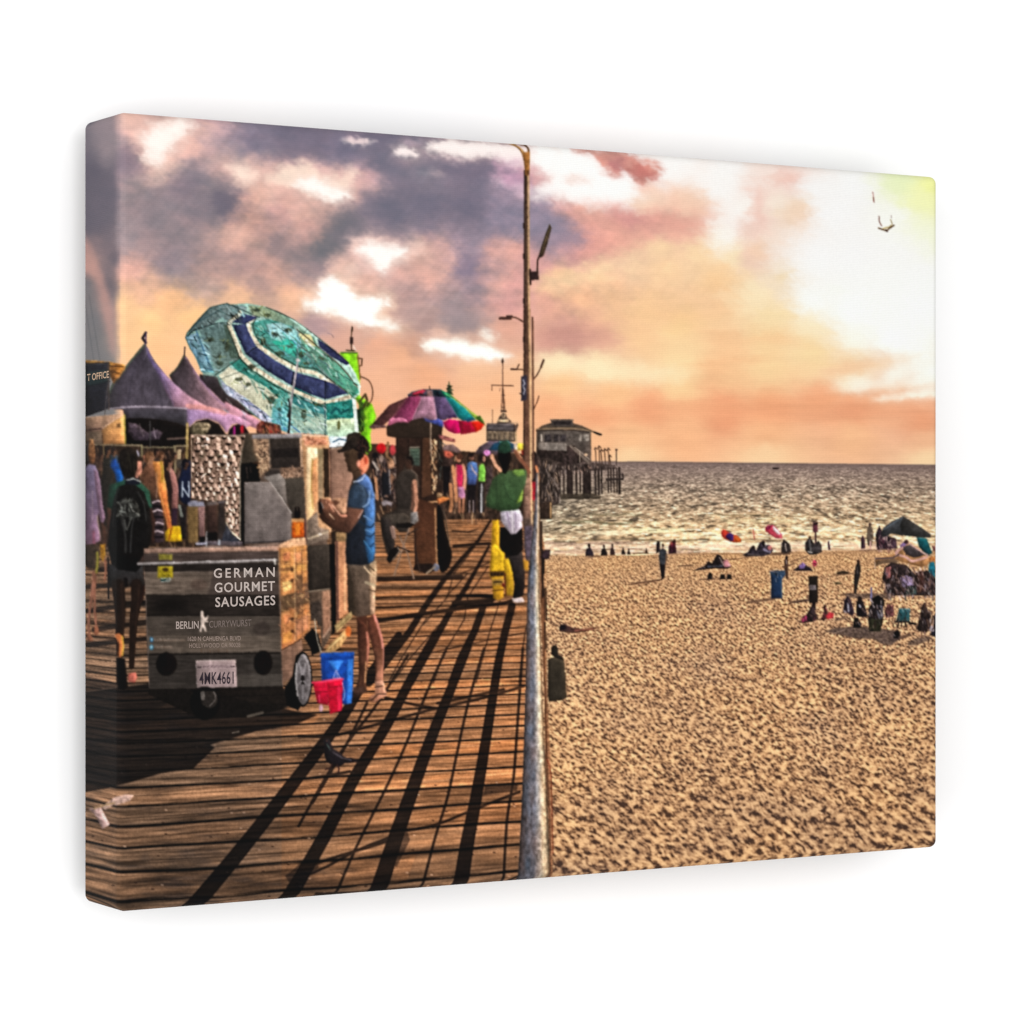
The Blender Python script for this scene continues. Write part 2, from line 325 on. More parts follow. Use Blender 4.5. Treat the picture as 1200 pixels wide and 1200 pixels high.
CL([(166, 92), (200, 62), (240, 42), (296, 42), (288, 66), (248, 104), (218, 140), (204, 172), (190, 150), (172, 120)], (255, 246, 238), .95, 5, 3, 9, 10)
CL([(110, 100), (150, 130), (170, 170), (130, 190), (105, 150)], (134, 118, 130), .6, 6, 3, 10, 11)
CL([(362, 160), (430, 152), (560, 156), (650, 160), (760, 190), (770, 215), (700, 250), (620, 290), (560, 270), (480, 230), (430, 220)], (226, 182, 170), .75, 9, 4, 16, 12)
for (x1, y1, x2, y2, w_, a_) in [(452, 215, 372, 352, 14, .75), (480, 230, 430, 330, 18, .45), (540, 240, 470, 370, 20, .42), (600, 260, 520, 390, 18, .45), (650, 262, 570, 400, 18, .35), (700, 380, 640, 470, 16, .4), (770, 430, 690, 470, 12, .55), (920, 350, 900, 500, 40, .45), (1110, 340, 1050, 500, 50, .5), (880, 400, 800, 460, 30, .4)]:
    nx_, ny_ = (y2-y1), -(x2-x1); l_ = math.hypot(nx_, ny_); nx_, ny_ = nx_/l_*w_, ny_/l_*w_
    CL([(x1-nx_*.6, y1-ny_*.6), (x1+nx_*.6, y1+ny_*.6), ((x1+x2)/2+nx_, (y1+y2)/2+ny_), (x2, y2), ((x1+x2)/2-nx_, (y1+y2)/2-ny_)], (230, 176, 158), a_, 6, 3, 12, int(x1))
CL([(376, 166), (410, 158), (440, 172), (458, 196), (448, 206), (420, 196)], (255, 232, 214), .85, 4, 2.5, 8, 13)
CL([(540, 165), (600, 150), (640, 176), (690, 190), (694, 165), (706, 168), (708, 192), (690, 218), (686, 250), (640, 246), (590, 232), (545, 212), (500, 205), (480, 190)], (252, 228, 208), .85, 4, 3, 8, 14)
CL([(560, 200), (620, 196), (662, 222), (690, 224), (688, 252), (650, 246), (600, 232)], (255, 252, 246), .95, 3, 2, 7, 15)
CL([(610, 160), (650, 172), (660, 190), (630, 186)], (214, 172, 170), .5, 3, 2, 7, 16)
CL([(696, 350), (760, 352), (890, 372), (870, 392), (810, 420), (775, 440), (740, 412), (712, 390)], (250, 214, 200), .8, 4, 3, 9, 17)
CL([(716, 362), (770, 366), (850, 376), (815, 398), (790, 424), (768, 424), (745, 400)], (255, 252, 246), .98, 2.5, 2, 7, 18)
CL([(560, 500), (610, 470), (640, 444), (700, 455), (720, 490), (800, 486), (806, 530), (780, 548), (840, 570), (838, 584), (760, 580), (690, 556), (610, 535)], (252, 214, 184), .75, 6, 3, 10, 19)
CL([(616, 474), (640, 452), (682, 456), (698, 482), (722, 502), (786, 494), (792, 516), (768, 540), (756, 556), (800, 562), (832, 574), (776, 576), (716, 566), (680, 545), (642, 532), (596, 522), (572, 508), (622, 502)], (255, 254, 250), 1., 2.5, 2.2, 7, 20)
CL([(672, 96), (700, 92), (752, 100), (745, 108), (700, 104)], (240, 216, 214), .95, 1.6, 1.5, 6, 21)
CL([(808, 118), (840, 112), (878, 128), (862, 140), (826, 134)], (255, 240, 236), 1., 1.8, 1.8, 6, 22)
CL([(880, 178), (920, 176), (940, 186), (900, 192)], (168, 154, 160), .8, 3, 2, 6, 23)
CL([(840, 95), (880, 98), (876, 106), (848, 104)], (190, 166, 178), .7, 2, 2, 6, 24)
CL([(892, 112), (960, 94), (1060, 104), (1150, 118), (1160, 170), (1110, 160), (1066, 136), (1000, 140), (930, 130)], (255, 243, 238), .97, 2.5, 2.6, 8, 25)
CL([(1066, 206), (1100, 190), (1150, 200), (1160, 245), (1120, 230), (1085, 216)], (236, 200, 214), .9, 3, 2.4, 8, 26)
CL([(1090, 196), (1120, 180), (1160, 170), (1160, 196), (1120, 206)], (206, 150, 180), .6, 3, 2.4, 8, 27)
CL([(884, 612), (930, 604), (1000, 612), (1060, 628), (1110, 650), (1060, 658), (960, 644), (900, 630)], (255, 254, 248), 1., 2.5, 2.4, 8, 28)
CL([(1032, 578), (1060, 584), (1072, 600), (1046, 606)], (252, 236, 224), .95, 2.5, 2, 6, 29)
CL([(950, 560), (1060, 540), (1080, 570), (980, 590)], (162, 140, 142), .5, 8, 3, 12, 30)
CL([(610, 550), (690, 560), (660, 590), (560, 580)], (186, 150, 148), .45, 6, 3, 12, 31)
CL([(300, 400), (420, 380), (560, 420), (620, 460), (560, 490), (400, 480), (300, 440)], (220, 170, 152), .5, 12, 4, 20, 32)
use(600, 150, 2.353)
CL([(-40, 90), (30, 90), (60, 110), (90, 130), (60, 160), (10, 170), (-40, 150)], (206, 160, 182), .6, 5, 3, 9, 40)
CL([(40, 100), (75, 96), (98, 120), (90, 150), (55, 160)], (228, 168, 166), .85, 4, 3, 8, 41)
CL([(50, 44), (200, 56), (320, 90), (350, 180), (310, 228), (240, 226), (150, 204), (70, 190), (60, 170), (110, 140), (60, 100)], (255, 252, 249), .95, 5, 4, 12, 42)
CL([(-60, 180), (40, 190), (120, 220), (190, 280), (210, 320), (130, 320), (60, 300), (-60, 300)], (150, 137, 154), .85, 8, 4, 16, 43)
CL([(110, 205), (200, 214), (330, 226), (530, 222), (548, 262), (480, 306), (400, 290), (340, 350), (250, 384), (160, 350), (220, 300)], (228, 166, 150), .78, 8, 5, 16, 44)
CL([(340, 190), (460, 180), (540, 180), (536, 236), (420, 232), (340, 226)], (243, 206, 180), .7, 6, 4, 12, 45)
CL([(400, 60), (540, 78), (560, 170), (440, 160), (400, 150)], (252, 248, 244), .85, 8, 5, 14, 46)
CL([(170, 54), (270, 60), (330, 76), (395, 100), (410, 128), (372, 150), (344, 156), (318, 128), (262, 126), (246, 96), (220, 76)], (214, 146, 132), .95, 2.5, 3, 8, 47)
CL([(270, 84), (312, 90), (306, 120), (268, 116)], (178, 116, 118), .7, 3, 3, 7, 48)
CL([(334, 96), (392, 112), (396, 138), (346, 148), (322, 118)], (184, 110, 104), .75, 3, 3, 7, 49)
CL([(140, 136), (200, 136), (206, 150), (150, 146)], (240, 210, 198), .8, 3, 2, 6, 50)
CL([(250, 226), (330, 236), (370, 262), (300, 262)], (208, 146, 146), .55, 5, 3, 9, 51)
CL([(80, 420), (200, 380), (330, 330), (400, 320), (340, 370), (180, 440), (90, 450)], (252, 218, 174), .65, 7, 4, 12, 52)
CL([(60, 470), (300, 440), (560, 440), (560, 520), (300, 560), (60, 540)], (240, 186, 146), .35, 14, 5, 22, 53)
CL([(70, 560), (160, 550), (240, 580), (180, 610), (90, 600)], (204, 146, 134), .6, 7, 3, 14, 54)
CL([(60, 632), (220, 628), (420, 650), (520, 680), (400, 710), (250, 690), (80, 660)], (253, 228, 190), .7, 6, 4, 14, 55)
CL([(560, 680), (760, 640), (940, 620), (1000, 640), (880, 690), (700, 720)], (248, 204, 156), .5, 8, 4, 18, 56)
CL([(300, 600), (560, 560), (820, 560), (900, 600), (700, 640), (400, 640)], (247, 204, 158), .4, 12, 4, 18, 57)
CL([(850, 672), (960, 640), (1110, 626), (1100, 636), (1010, 656), (930, 680)], (243, 196, 158), .9, 2.5, 2, 9, 58)
CL([(160, 790), (400, 770), (560, 745), (640, 760), (820, 745), (960, 726), (1150, 712), (1168, 718), (1040, 744), (1180, 744), (1180, 830), (900, 816), (600, 812), (300, 810)], (240, 166, 124), .45, 4, 2.6, 14, 59)
CL([(980, 752), (1060, 736), (1180, 718), (1180, 738), (1100, 744)], (252, 240, 226), .9, 2, 2, 8, 60)
CL([(960, 700), (1100, 690), (1180, 690), (1180, 712), (1040, 722), (940, 730)], (250, 240, 228), .6, 4, 2, 10, 61)
CL([(820, 120), (1000, 130), (1010, 560), (900, 520), (760, 420), (700, 330), (800, 280), (850, 200)], (249, 248, 246), .8, 20, 6, 30, 62)
CL([(1000, 300), (1180, 330), (1180, 680), (1060, 640), (960, 560)], (250, 249, 247), .8, 16, 6, 30, 63)
CL([(560, 110), (640, 120), (650, 280), (600, 330), (550, 300)], (250, 247, 243), .75, 9, 5, 16, 64)
CL([(664, 180), (690, 175), (694, 250), (680, 296), (640, 300), (620, 262), (660, 250)], (240, 200, 184), .4, 4, 4, 10, 65)
CL([(700, 130), (770, 124), (784, 148), (740, 156), (700, 140)], (242, 206, 190), .55, 3, 3, 8, 66)
CL([(740, 230), (800, 190), (826, 200), (796, 256), (740, 266)], (242, 216, 190), .65, 4, 4, 10, 67)
CL([(664, 326), (694, 322), (696, 362), (670, 360)], (242, 208, 178), .7, 4, 3, 8, 68)
CL([(724, 410), (760, 394), (768, 404), (740, 426)], (242, 216, 178), .8, 3, 2, 7, 69)
use(0, 0, 1)
# mottling and drifting streaks over the whole sky
r_, c_, xs, ys = box(X0+2, Y0+2, X0+NX-2, 560)
src = img[r_, c_].copy(); hs, ws = src.shape[:2]
k1 = np.clip((560-ys)/200, .35, 1)+0*xs; k1 = k1*np.clip((xs-138)/12, 0, 1)
dx1 = (fbm((xs+ys*.6)/17, (ys-xs*.4)/8, 400, 4, .62)*9+fbm(xs/5, ys/3.2, 402, 3, .6)*3.2)*k1
dy1 = (fbm((xs+ys*.6)/15+7, (ys-xs*.4)/9, 403, 4, .62)*5.5+fbm(xs/5+3, ys/3.2, 405, 3, .6)*2.2)*k1
gi = np.clip((np.arange(hs)[:, None]+dy1*SS).round().astype(int), 0, hs-1); gj = np.clip((np.arange(ws)[None, :]+dx1*SS).round().astype(int), 0, ws-1)
img[r_, c_] = blur(src[gi, gj], 1); del src, gi, gj
v_ = img[r_, c_]; mid_ = np.clip(1-np.abs(v_.mean(2)-165)/75, 0, 1)
m1 = fbm((xs+.5*ys)/26, (ys-.35*xs)/13, 300, 5, .6); m2 = fbm((xs+ys*.9)/7, (ys-xs*.7)/34, 301, 4, .6); m3 = fbm(xs/60, ys/7, 302, 4, .6)
up = np.clip((400-ys)/60, 0, 1)
up = up*np.clip(1.25-(xs-600)/250, .3, 1); mm = (m1*.13+m2*.06)*up+m3*.05
v_ = v_*(1+mm*mid_)[..., None]+(m1*mid_*up*12)[..., None]*np.array([1.2, .2, -.1])
lowr = np.clip((ys-300)/120, 0, 1)*np.clip((xs-130)/40, 0, 1)
v_ = v_*(1+lowr[..., None]*np.array([.01, .035, .02]))
img[r_, c_] = np.clip(v_, 0, 252)
# clouds on the left wrap, the shade of that side painted into their greys
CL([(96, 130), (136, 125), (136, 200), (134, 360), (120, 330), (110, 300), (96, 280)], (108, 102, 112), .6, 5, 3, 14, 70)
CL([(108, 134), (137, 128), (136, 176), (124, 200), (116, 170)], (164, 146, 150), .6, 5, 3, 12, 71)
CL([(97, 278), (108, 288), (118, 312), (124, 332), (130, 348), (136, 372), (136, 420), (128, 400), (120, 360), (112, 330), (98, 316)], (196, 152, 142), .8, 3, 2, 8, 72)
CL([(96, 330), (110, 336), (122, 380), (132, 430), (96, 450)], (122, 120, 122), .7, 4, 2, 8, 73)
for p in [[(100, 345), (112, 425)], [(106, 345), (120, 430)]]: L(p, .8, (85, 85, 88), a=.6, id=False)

# sea
SEA = part('printed_sea', 'printed sea glittering gold under the horizon')
vy = lambda x, y: hh(x)*y+600
P([(560, 600+VH*872), (1104, 600+VH*HR), (1104, 665), (560, 668)], (100, 98, 95), n=0, soft=1)
r_, c_, xs, ys = box(556, 538, 1106, 668)
w = np.maximum(vv(xs, ys)-VH, 2e-4)
t = np.clip(w/.145, 0, 1)
gx = (xs-900)
k = 1/(w+.012)
ly_ = np.log(w+.02); n1 = fbm(gx/(w+.05)*.010, ly_*20, 21, 3, .6); n2 = fbm(gx/(w+.05)*.022, ly_*42, 22, 3, .6); n3 = fbm(xs/np.interp(w, [0, .14], [2.2, 4.5]), ys/np.interp(w, [0, .14], [.9, 1.7]), 23, 2)
stops = [(0, (110, 97, 97)), (.08, (124, 110, 106)), (.25, (130, 116, 105)), (.45, (148, 130, 110)), (.66, (180, 156, 124)), (.85, (208, 178, 144)), (1, (196, 160, 132))]
f = np.zeros(t.shape+(3,), np.float32)
for ch in range(3): f[..., ch] = np.interp(t, [s[0] for s in stops], [s[1][ch] for s in stops])
glit = np.exp(-((xs-850-120*(1-t))/230)**2)
left = np.clip((760-xs)/120, 0, 1)*np.clip((ys-560)/20, 0, 1)*np.clip((645-ys)/25, 0, 1)
v = n1*.42+n2*.8+n3*.55
amp = np.interp(t, [0, .05, .3, .8, 1], [.05, .26, .6, .5, .25])
f *= (1+v*amp*1.25)[..., None]*np.array([1.10, 1.05, .99])
f *= (1+.18*(glit-.4)*np.clip(t*2, 0, 1))[..., None]
f = f*(1-.5*left[..., None])+.5*left[..., None]*np.array([116, 110, 96])*(1+v*.7)[..., None]
sp = np.clip((n2+n3-.30)*3.0, 0, 1)*np.interp(t, [0, .15, .5, .9, 1], [0, .35, .7, .9, .3])*(.35+.65*glit)
f = f*(1-sp[..., None])+sp[..., None]*np.array([255, 238, 204])
dk = np.clip((-n1-n2-.38)*3, 0, 1)*np.clip((t-.1)*4, 0, 1)*.5
f = f*(1-dk[..., None])+dk[..., None]*np.array([80, 72, 66])
m = (lab[r_, c_] == SEA)[..., None]
img[r_, c_] = np.where(m, np.clip(f, 0, 255), img[r_, c_])
L([(735, 540.8), (1102, 544.8)], .9, (112, 98, 98), a=.6, id=False)
# swells and breakers near the beach
for (x1, y1, x2, y2, w_, c, a) in [(640, 636, 760, 637, 4, (150, 122, 112), .55), (640, 641, 1040, 640, 4.5, (232, 196, 170), .6), (650, 646.5, 1040, 644.5, 2.2, (150, 118, 104), .55), (820, 636.5, 1000, 637, 3.5, (246, 222, 190), .6), (645, 627, 720, 628, 2.5, (200, 170, 136), .5), (690, 624, 790, 623, 4, (250, 232, 190), .6)]:
    L([(x1, y1), ((x1*2+x2)/3, y1+.8), ((x1+x2*2)/3, y2-.6), (x2, y2)], w_, c, a=a, id=False, s=True, clip=[SEA], soft=2)
#
for (x1, y1, x2, y2, w_, c, a) in [(650, 634, 830, 633, 2.2, (96, 84, 66), .7), (830, 633, 1000, 632, 1.8, (120, 100, 76), .5), (660, 612, 740, 612, 3, (88, 88, 62), .55), (690, 603, 750, 604, 2, (92, 90, 66), .5), (830, 604, 905, 605, 1.6, (110, 96, 66), .6), (905, 608, 960, 603, 1.4, (110, 96, 66), .4),
    (740, 621, 800, 622, 5, (255, 236, 180), .5), (845, 608, 930, 612, 3, (252, 230, 175), .45), (800, 628, 930, 627, 2.4, (255, 240, 205), .5), (930, 618, 1000, 622, 6, (255, 238, 200), .45), (700, 640, 860, 640, 2.5, (240, 205, 175), .7), (860, 642, 1030, 642, 2.5, (235, 196, 160), .7), (650, 645, 760, 644, 2, (150, 122, 112), .6), (645, 648, 800, 647, 1.5, (215, 180, 155), .7), (800, 646, 960, 645, 2.2, (228, 190, 160), .7)]:
    xs_ = np.linspace(x1, x2, 9); yy = np.linspace(y1, y2, 9)+np.random.RandomState(int(x1+y1)).normal(0, .9, 9)
    L(np.c_[xs_, yy], w_, c, a=a, id=False, s=True, clip=[SEA], soft=1.4)
    rg = np.random.RandomState(int(x1*3+y1))
    for _ in range(int((x2-x1)/7)):
        a0 = rg.uniform(x1, x2-6); b0 = y1+rg.normal(0, 2.2); L([(a0, b0), (a0+rg.uniform(3, 13), b0+rg.normal(0, .3))], rg.uniform(.6, 1.3), [(255, 244, 205), (120, 98, 74), (210, 170, 120)][rg.randint(3)], a=.7, id=False, clip=[SEA])
printed_boat = part('printed_boat', 'printed tiny dark boat out on the horizon')
E(909, 549, 3, 1.2, (70, 55, 60)); L([(905.5, 548.6), (912.5, 548.6)], 1.2, (62, 50, 55))

# sand
SAND = part('printed_beach', 'printed golden sand covered in footprints')
edge = [(628, 649), (660, 651.5), (700, 650.5), (745, 651), (790, 649), (830, 647.5), (880, 648), (920, 646.5), (970, 645.5), (1020, 645), (1104, 645)]
P(edge+[(1104, 1010), (610, 1050)], (205, 160, 115), n=0)
r_, c_, xs, ys = box(605, 642, 1106, 1040)
w = np.maximum(vv(xs, ys)-VH, .02)
gx = (xs-640)/hh(xs)/w; gy = np.log(w)
def worley(x, y, seed):
    x, y = np.broadcast_arrays(x, y); xi = np.floor(x).astype(np.int64); yi = np.floor(y).astype(np.int64)
    best = np.full(x.shape, 9., np.float32); rr = np.zeros(x.shape, np.float32)
    for i in (-1, 0, 1):
        for j in (-1, 0, 1):
            a = xi+i; b = yi+j
            px = a+.1+.8*hsh(a, b, seed)-x; py = b+.1+.8*hsh(a, b, seed+1)-y
            s_ = .75+.6*hsh(a, b, seed+2)
            d = (px*px+py*py)/s_/s_
            rr = np.where(d < best, s_, rr); best = np.minimum(best, d)
    return np.sqrt(best), rr
def dimple(size, seed):
    ca, sa = math.cos(.62), math.sin(.62)
    X_ = xs-600+0*ys; Y_ = ys-600+0*xs
    u = (X_*ca+Y_*sa)/size/1.24; v_ = (-X_*sa+Y_*ca)/size*1.06
    u = u+.35*fbm(X_/size/2.5, Y_/size/2, seed+5, 2); v_ = v_+.35*fbm(X_/size/2.5+9, Y_/size/2, seed+6, 2)
    d1, _ = worley(u, v_, seed); d1b, _ = worley(u-.10, v_-.28, seed)
    d2, _ = worley(u*1.9+3, v_*1.8, seed+9)
    h0 = fbm(u*1.3, v_*1.5, seed+12, 3, .6); h1 = fbm((u+.06)*1.3, (v_+.26)*1.5, seed+12, 3, .6)
    return 1.15*(d1-.42)+1.1*(d1b-d1)+.40*(d2-.45)+1.0*(h1-h0)+.30*h0
want = np.interp(w, [.12, .2, .35, .57], [2.0, 2.9, 5.1, 9.4])
lum = np.zeros(np.broadcast(xs, ys).shape, np.float32); sq = lum.copy()
sizes = [2.0, 3.3, 5.6, 9.4]
for i_, s_ in enumerate(sizes):
    wt = np.clip(1-np.abs(np.log(want/s_))/np.log(1.64), 0, 1)
    lum += wt*dimple(s_, 40+31*i_); sq += wt*wt
lum = lum/np.sqrt(np.maximum(sq, .01))
patch = fbm(xs/70, ys/40, 45, 3)
lum = .56+1.08*lum+.04*patch
fine = fbm(xs/1.5, ys/1.3, 47, 2)
lum = lum+.12*fine
t = np.clip(lum, 0, 1)[..., None]
dark, mid, lit = np.array([82, 60, 49.]), np.array([176, 130, 92.]), np.array([238, 188, 134.])
f = np.where(t < .42, dark+(mid-dark)*(t/.42), mid+(lit-mid)*(np.clip(t-.42, 0, 1)/.58)**.85)
tone = np.interp(w[..., None], [.12, .18, .3, .57], [1.0, 1.03, 1.0, .93])
f = f*tone
far = np.clip((.2-w)/.08, 0, 1)[..., None]
f = f*(1-.35*far)+.35*far*np.array([196, 152, 106])
tint = fbm(xs/60, ys/34, 50, 3)[..., None]
f = f*(1+.07*tint)+tint*np.array([3, 0, -5])
m = (lab[r_, c_] == SAND)[..., None]
img[r_, c_] = np.where(m, np.clip(f, 0, 255), img[r_, c_])
L([(640, 650), (700, 651), (790, 649.5), (880, 648.5), (1100, 646)], 2.0, (150, 112, 84), a=.55, id=False, clip=[SAND], soft=1.5)

# boardwalk
DECK = part('printed_boardwalk', 'printed wooden boardwalk crossed by long railing shadows')
P([(95, 596), (560, 596), (627, 596), (622, 760), (614, 1045), (95, 1080)], (150, 105, 70), n=0)
P([(95, 1060), (130, 1080), (618, 1060), (612, 1000), (95, 1000)], (150, 105, 70), n=0)
r_, c_, xs, ys = box(92, 560, 634, 1078)
w = np.maximum(vv(xs, ys)-VH, .02)
q = (1/w-1.793+.0*xs)/.1235
q = q+.12*fbm(xs/140, ys/60, 70, 2)*np.clip(w*2, 0, 1)
bi = np.floor(q); fr = q-bi
X = (xs-640)/hh(xs)/w
rnd = hsh(bi, bi*0, 5); rnd2 = hsh(bi, bi*0+3, 6)
# boards are laid end to end: a tone per board length
seg = np.floor(X*.55+rnd*7); rb = hsh(bi, seg, 9)
grain = fbm(X*3.2+rnd*50, q*5.5, 71, 4, .6); grain2 = fbm(X*11+rnd*20, q*11, 72, 3, .6)
warm = 1.25*np.clip(np.interp(xs, [95, 300, 480, 620], [.05, .3, .62, .7])*np.interp(ys, [600, 700, 900, 1010, 1060], [.75, .8, .85, .42, .30])+.5*(rb-.5), 0, 1)[..., None]
cold = np.array([122, 94, 72.]); hot = np.array([204, 136, 86.])
f = cold+(hot-cold)*warm
rough = fbm(X*7+rnd*9, q*7, 78, 3, .7)
f = f*(1+.42*grain+.40*grain2+.30*(rnd2-.5)+.34*rough)[..., None]*1.04
f *= np.interp(ys, [590, 660, 900, 1050], [.86, .95, 1.0, .94])[..., None]
gap_w = np.interp(w, [.12, .3, .57], [.22, .13, .075])
gap = np.clip(1-np.minimum(fr, 1-fr)/gap_w*1.0, 0, 1)
far = np.clip((.30-w)/.1, 0, 1)
q3 = q/3+.2*fbm(X*.7, q*.2, 79, 2); f3 = q3-np.floor(q3); gap = gap*(1-.75*far)+far*.8*np.clip(1.25-np.minimum(f3, 1-f3)/.19, 0, 1)*(.15+.75*np.clip(.6+fbm(X*1.5, np.floor(q3)*3.3, 80, 2)*1.5, 0, 1))
f = f*(1-np.interp(ys, [600, 760, 860], [.62, .74, .86])[..., None]*np.clip(gap*1.6, 0, 1)[..., None])
# second fainter crack in the middle of a board, weathering
crack = np.clip(1-np.abs(fr-.5-.2*(rnd-.5)+.05*grain)/.035, 0, 1)*np.clip(fbm(X*2+rnd*30, q*.5, 75, 2)*3, 0, 1)
f = f*(1-.55*crack[..., None])
pale = np.clip((fbm(X*6+rnd2*40, q*5, 76, 4)-.20)*3, 0, 1)[..., None]
f = f*(1-.5*pale)+.5*pale*np.array([214, 160, 118])
f = f*(1+.13*fbm(xs/1.3, ys/1.1, 77, 2))[..., None]
m = (lab[r_, c_] == DECK)[..., None]
img[r_, c_] = np.where(m, np.clip(f, 0, 255), img[r_, c_])
rg = np.random.RandomState(4)
for _ in range(240):          # nail heads and knots
    y = rg.uniform(650, 1060); x = rg.uniform(100, 612); s = .35+1.0*(y-600)/460
    L([(x, y), (x+1.6*s, y+.2)], 1.2*s, (48, 32, 26) if rg.rand() < .7 else (225, 180, 150), a=.75, id=False, clip=[DECK])
shm = np.zeros((IH, IW), np.float32)
def shade(p, a=.8, w=None, s=False, w2=None):      # the shadows of the printed picture, gathered and then multiplied into the boards
    global img
    keep = img; img = np.zeros((IH, IW, 3), np.float32) if not hasattr(shade, 'buf') else shade.buf
    img[:] = 0; shade.buf = img
    if w is None: P(p, (1, 1, 1), n=0, id=False, clip=[DECK], soft=2, s=s)
    else: L(p, w, (1, 1, 1), w2=w2, n=0, id=False, clip=[DECK], s=s, soft=.9)
    np.maximum(shm, img[..., 0]*a, out=shm); img = keep
SH = (30, 22, 20)
use(350, 760, 3.75)
for p, w0, w1 in [([(440, -60), (300, 130), (180, 320), (0, 560), (-250, 880), (-500, 1180)], 30, 74), ([(600, -60), (490, 140), (390, 330), (250, 560), (110, 830), (-40, 1090), (-90, 1180)], 34, 72),
                  ([(745, -10), (660, 200), (580, 400), (500, 620), (420, 850), (345, 1080), (320, 1140)], 34, 84), ([(890, 0), (855, 200), (815, 450), (775, 680), (740, 860), (710, 1050), (690, 1130)], 32, 76)]:
    shade(p, .84, w0, True, w2=w1)
use(420, 560, 5)
for p, w0, w1 in [([(775, 250), (700, 370), (600, 480), (500, 600), (400, 740), (300, 900), (160, 1080), (60, 1200)], 14, 50), ([(765, 400), (700, 520), (620, 660), (540, 780), (440, 960), (300, 1200)], 14, 52),
                  ([(730, 760), (680, 900), (600, 1060), (550, 1200)], 40, 50), ([(900, 750), (860, 900), (820, 1080), (800, 1200)], 44, 50), ([(580, 690), (720, 690), (800, 700), (780, 720), (560, 735)], 20, 30),
                  ([(100, 840), (350, 800), (600, 765), (850, 735), (900, 720)], 26, 20), ([(560, 400), (680, 390), (770, 385)], 18, 18), ([(550, 310), (640, 318), (700, 300)], 10, 6)]:
    shade(p, .82, w0, False, w2=w1)
for p in [[(760, 520), (640, 700), (620, 830), (500, 1030), (440, 1200)], [(830, 720), (770, 900), (730, 1050), (690, 1200)], [(985, 860), (960, 1010), (940, 1200)], [(650, 640), (500, 830), (300, 1060), (200, 1200)], [(400, 820), (250, 1060), (180, 1190)], [(700, 380), (560, 560), (520, 700), (380, 860)],
          [(110, 940), (400, 925), (700, 905), (980, 870)], [(150, 1050), (400, 1030), (650, 975), (980, 905)], [(110, 740), (400, 735), (560, 720)], [(600, 560), (760, 500)], [(520, 690), (640, 560)]]:
    shade(p, .62, 8)
use(350, 760, 3.75)
for p in [[(650, 0), (560, 200), (480, 400), (390, 600), (250, 880), (160, 1090)], [(815, 0), (750, 220), (700, 440), (655, 650), (600, 830), (540, 1060)], [(985, 0), (965, 280), (945, 560), (915, 760), (900, 1040)], [(480, 30), (340, 250), (210, 420), (100, 600), (0, 780)], [(300, 240), (200, 440), (60, 680)]]:
    shade(p, .72, 13, True)
for p in [[(0, 385), (140, 385), (300, 345), (520, 285), (600, 265), (820, 215), (990, 165)], [(0, 575), (120, 560), (225, 540)], [(380, 215), (500, 245), (600, 262)], [(0, 975), (150, 920), (380, 850), (440, 810), (600, 775), (740, 720), (840, 680), (970, 630)],
          [(0, 1010), (120, 960), (250, 890), (400, 830)], [(80, 1080), (300, 1075), (540, 1055)], [(700, 1040), (880, 1040), (970, 1000)], [(610, 240), (900, 180)]]:
    shade(p, .72, 13, True)
for p in [[(400, 820), (470, 780), (490, 840), (430, 960), (370, 940)], [(820, 600), (965, 590), (960, 625), (810, 645)], [(-60, 1000), (60, 900), (90, 960), (-20, 1060)]]: shade(p, .5)
use(0, 0, 1)
# big shadow of the food cart on the planks
shade([(95, 812), (180, 800), (260, 815), (345, 833), (372, 838), (345, 850), (300, 857), (246, 873), (252, 876), (226, 901), (190, 906), (128, 924), (95, 930)], .80)
shade([(95, 790), (160, 806), (175, 812), (140, 818), (95, 822)], .5)
for p in [[(290, 839), (308, 834)], [(262, 858), (280, 855)], [(95, 812), (140, 806), (172, 802)], [(240, 874), (252, 873)], [(104, 822), (170, 812)]]: L(p, 3.2 if p[0][0] > 200 else 2, (150, 120, 96), a=.6, id=False, s=False)
for y in (838, 868, 886): L([(100, y-2), (140, y), (240, y-2)], 1.2, (16, 12, 12), a=.7, id=False)
# left part of the walk, bright boards between long shadows
for p in [[(100, 688), (240, 680)], [(118, 668), (175, 664)], [(104, 716), (175, 706)], [(112, 738), (178, 728)], [(104, 756), (176, 748)], [(440, 679), (540, 676)]]: shade(p, .7, 6)
k_ = 1-np.clip(shm*.95, 0, .80)
img *= k_[..., None]*(1+shm[..., None]*np.array([-.02, .0, .10]))
img += (shm*6)[..., None]*np.array([1.1, .9, .95])
tp = part('printed_tape_mark', 'printed pink tape mark stuck on the planks at lower left')
use(80, 760, 3.75)
P([(150, 700), (185, 672), (205, 690), (168, 712)], (176, 148, 138), n=.1)
P([(200, 660), (250, 640), (290, 645), (270, 670), (215, 690), (180, 685)], (190, 160, 150), n=.15)
P([(95, 705), (150, 700), (190, 775), (155, 795), (130, 740)], (190, 158, 155), n=.15)
L([(120, 705), (165, 690), (210, 680)], 6, (170, 140, 100)); L([(128, 735), (185, 770)], 4, (225, 190, 190))
use(0, 0, 1)

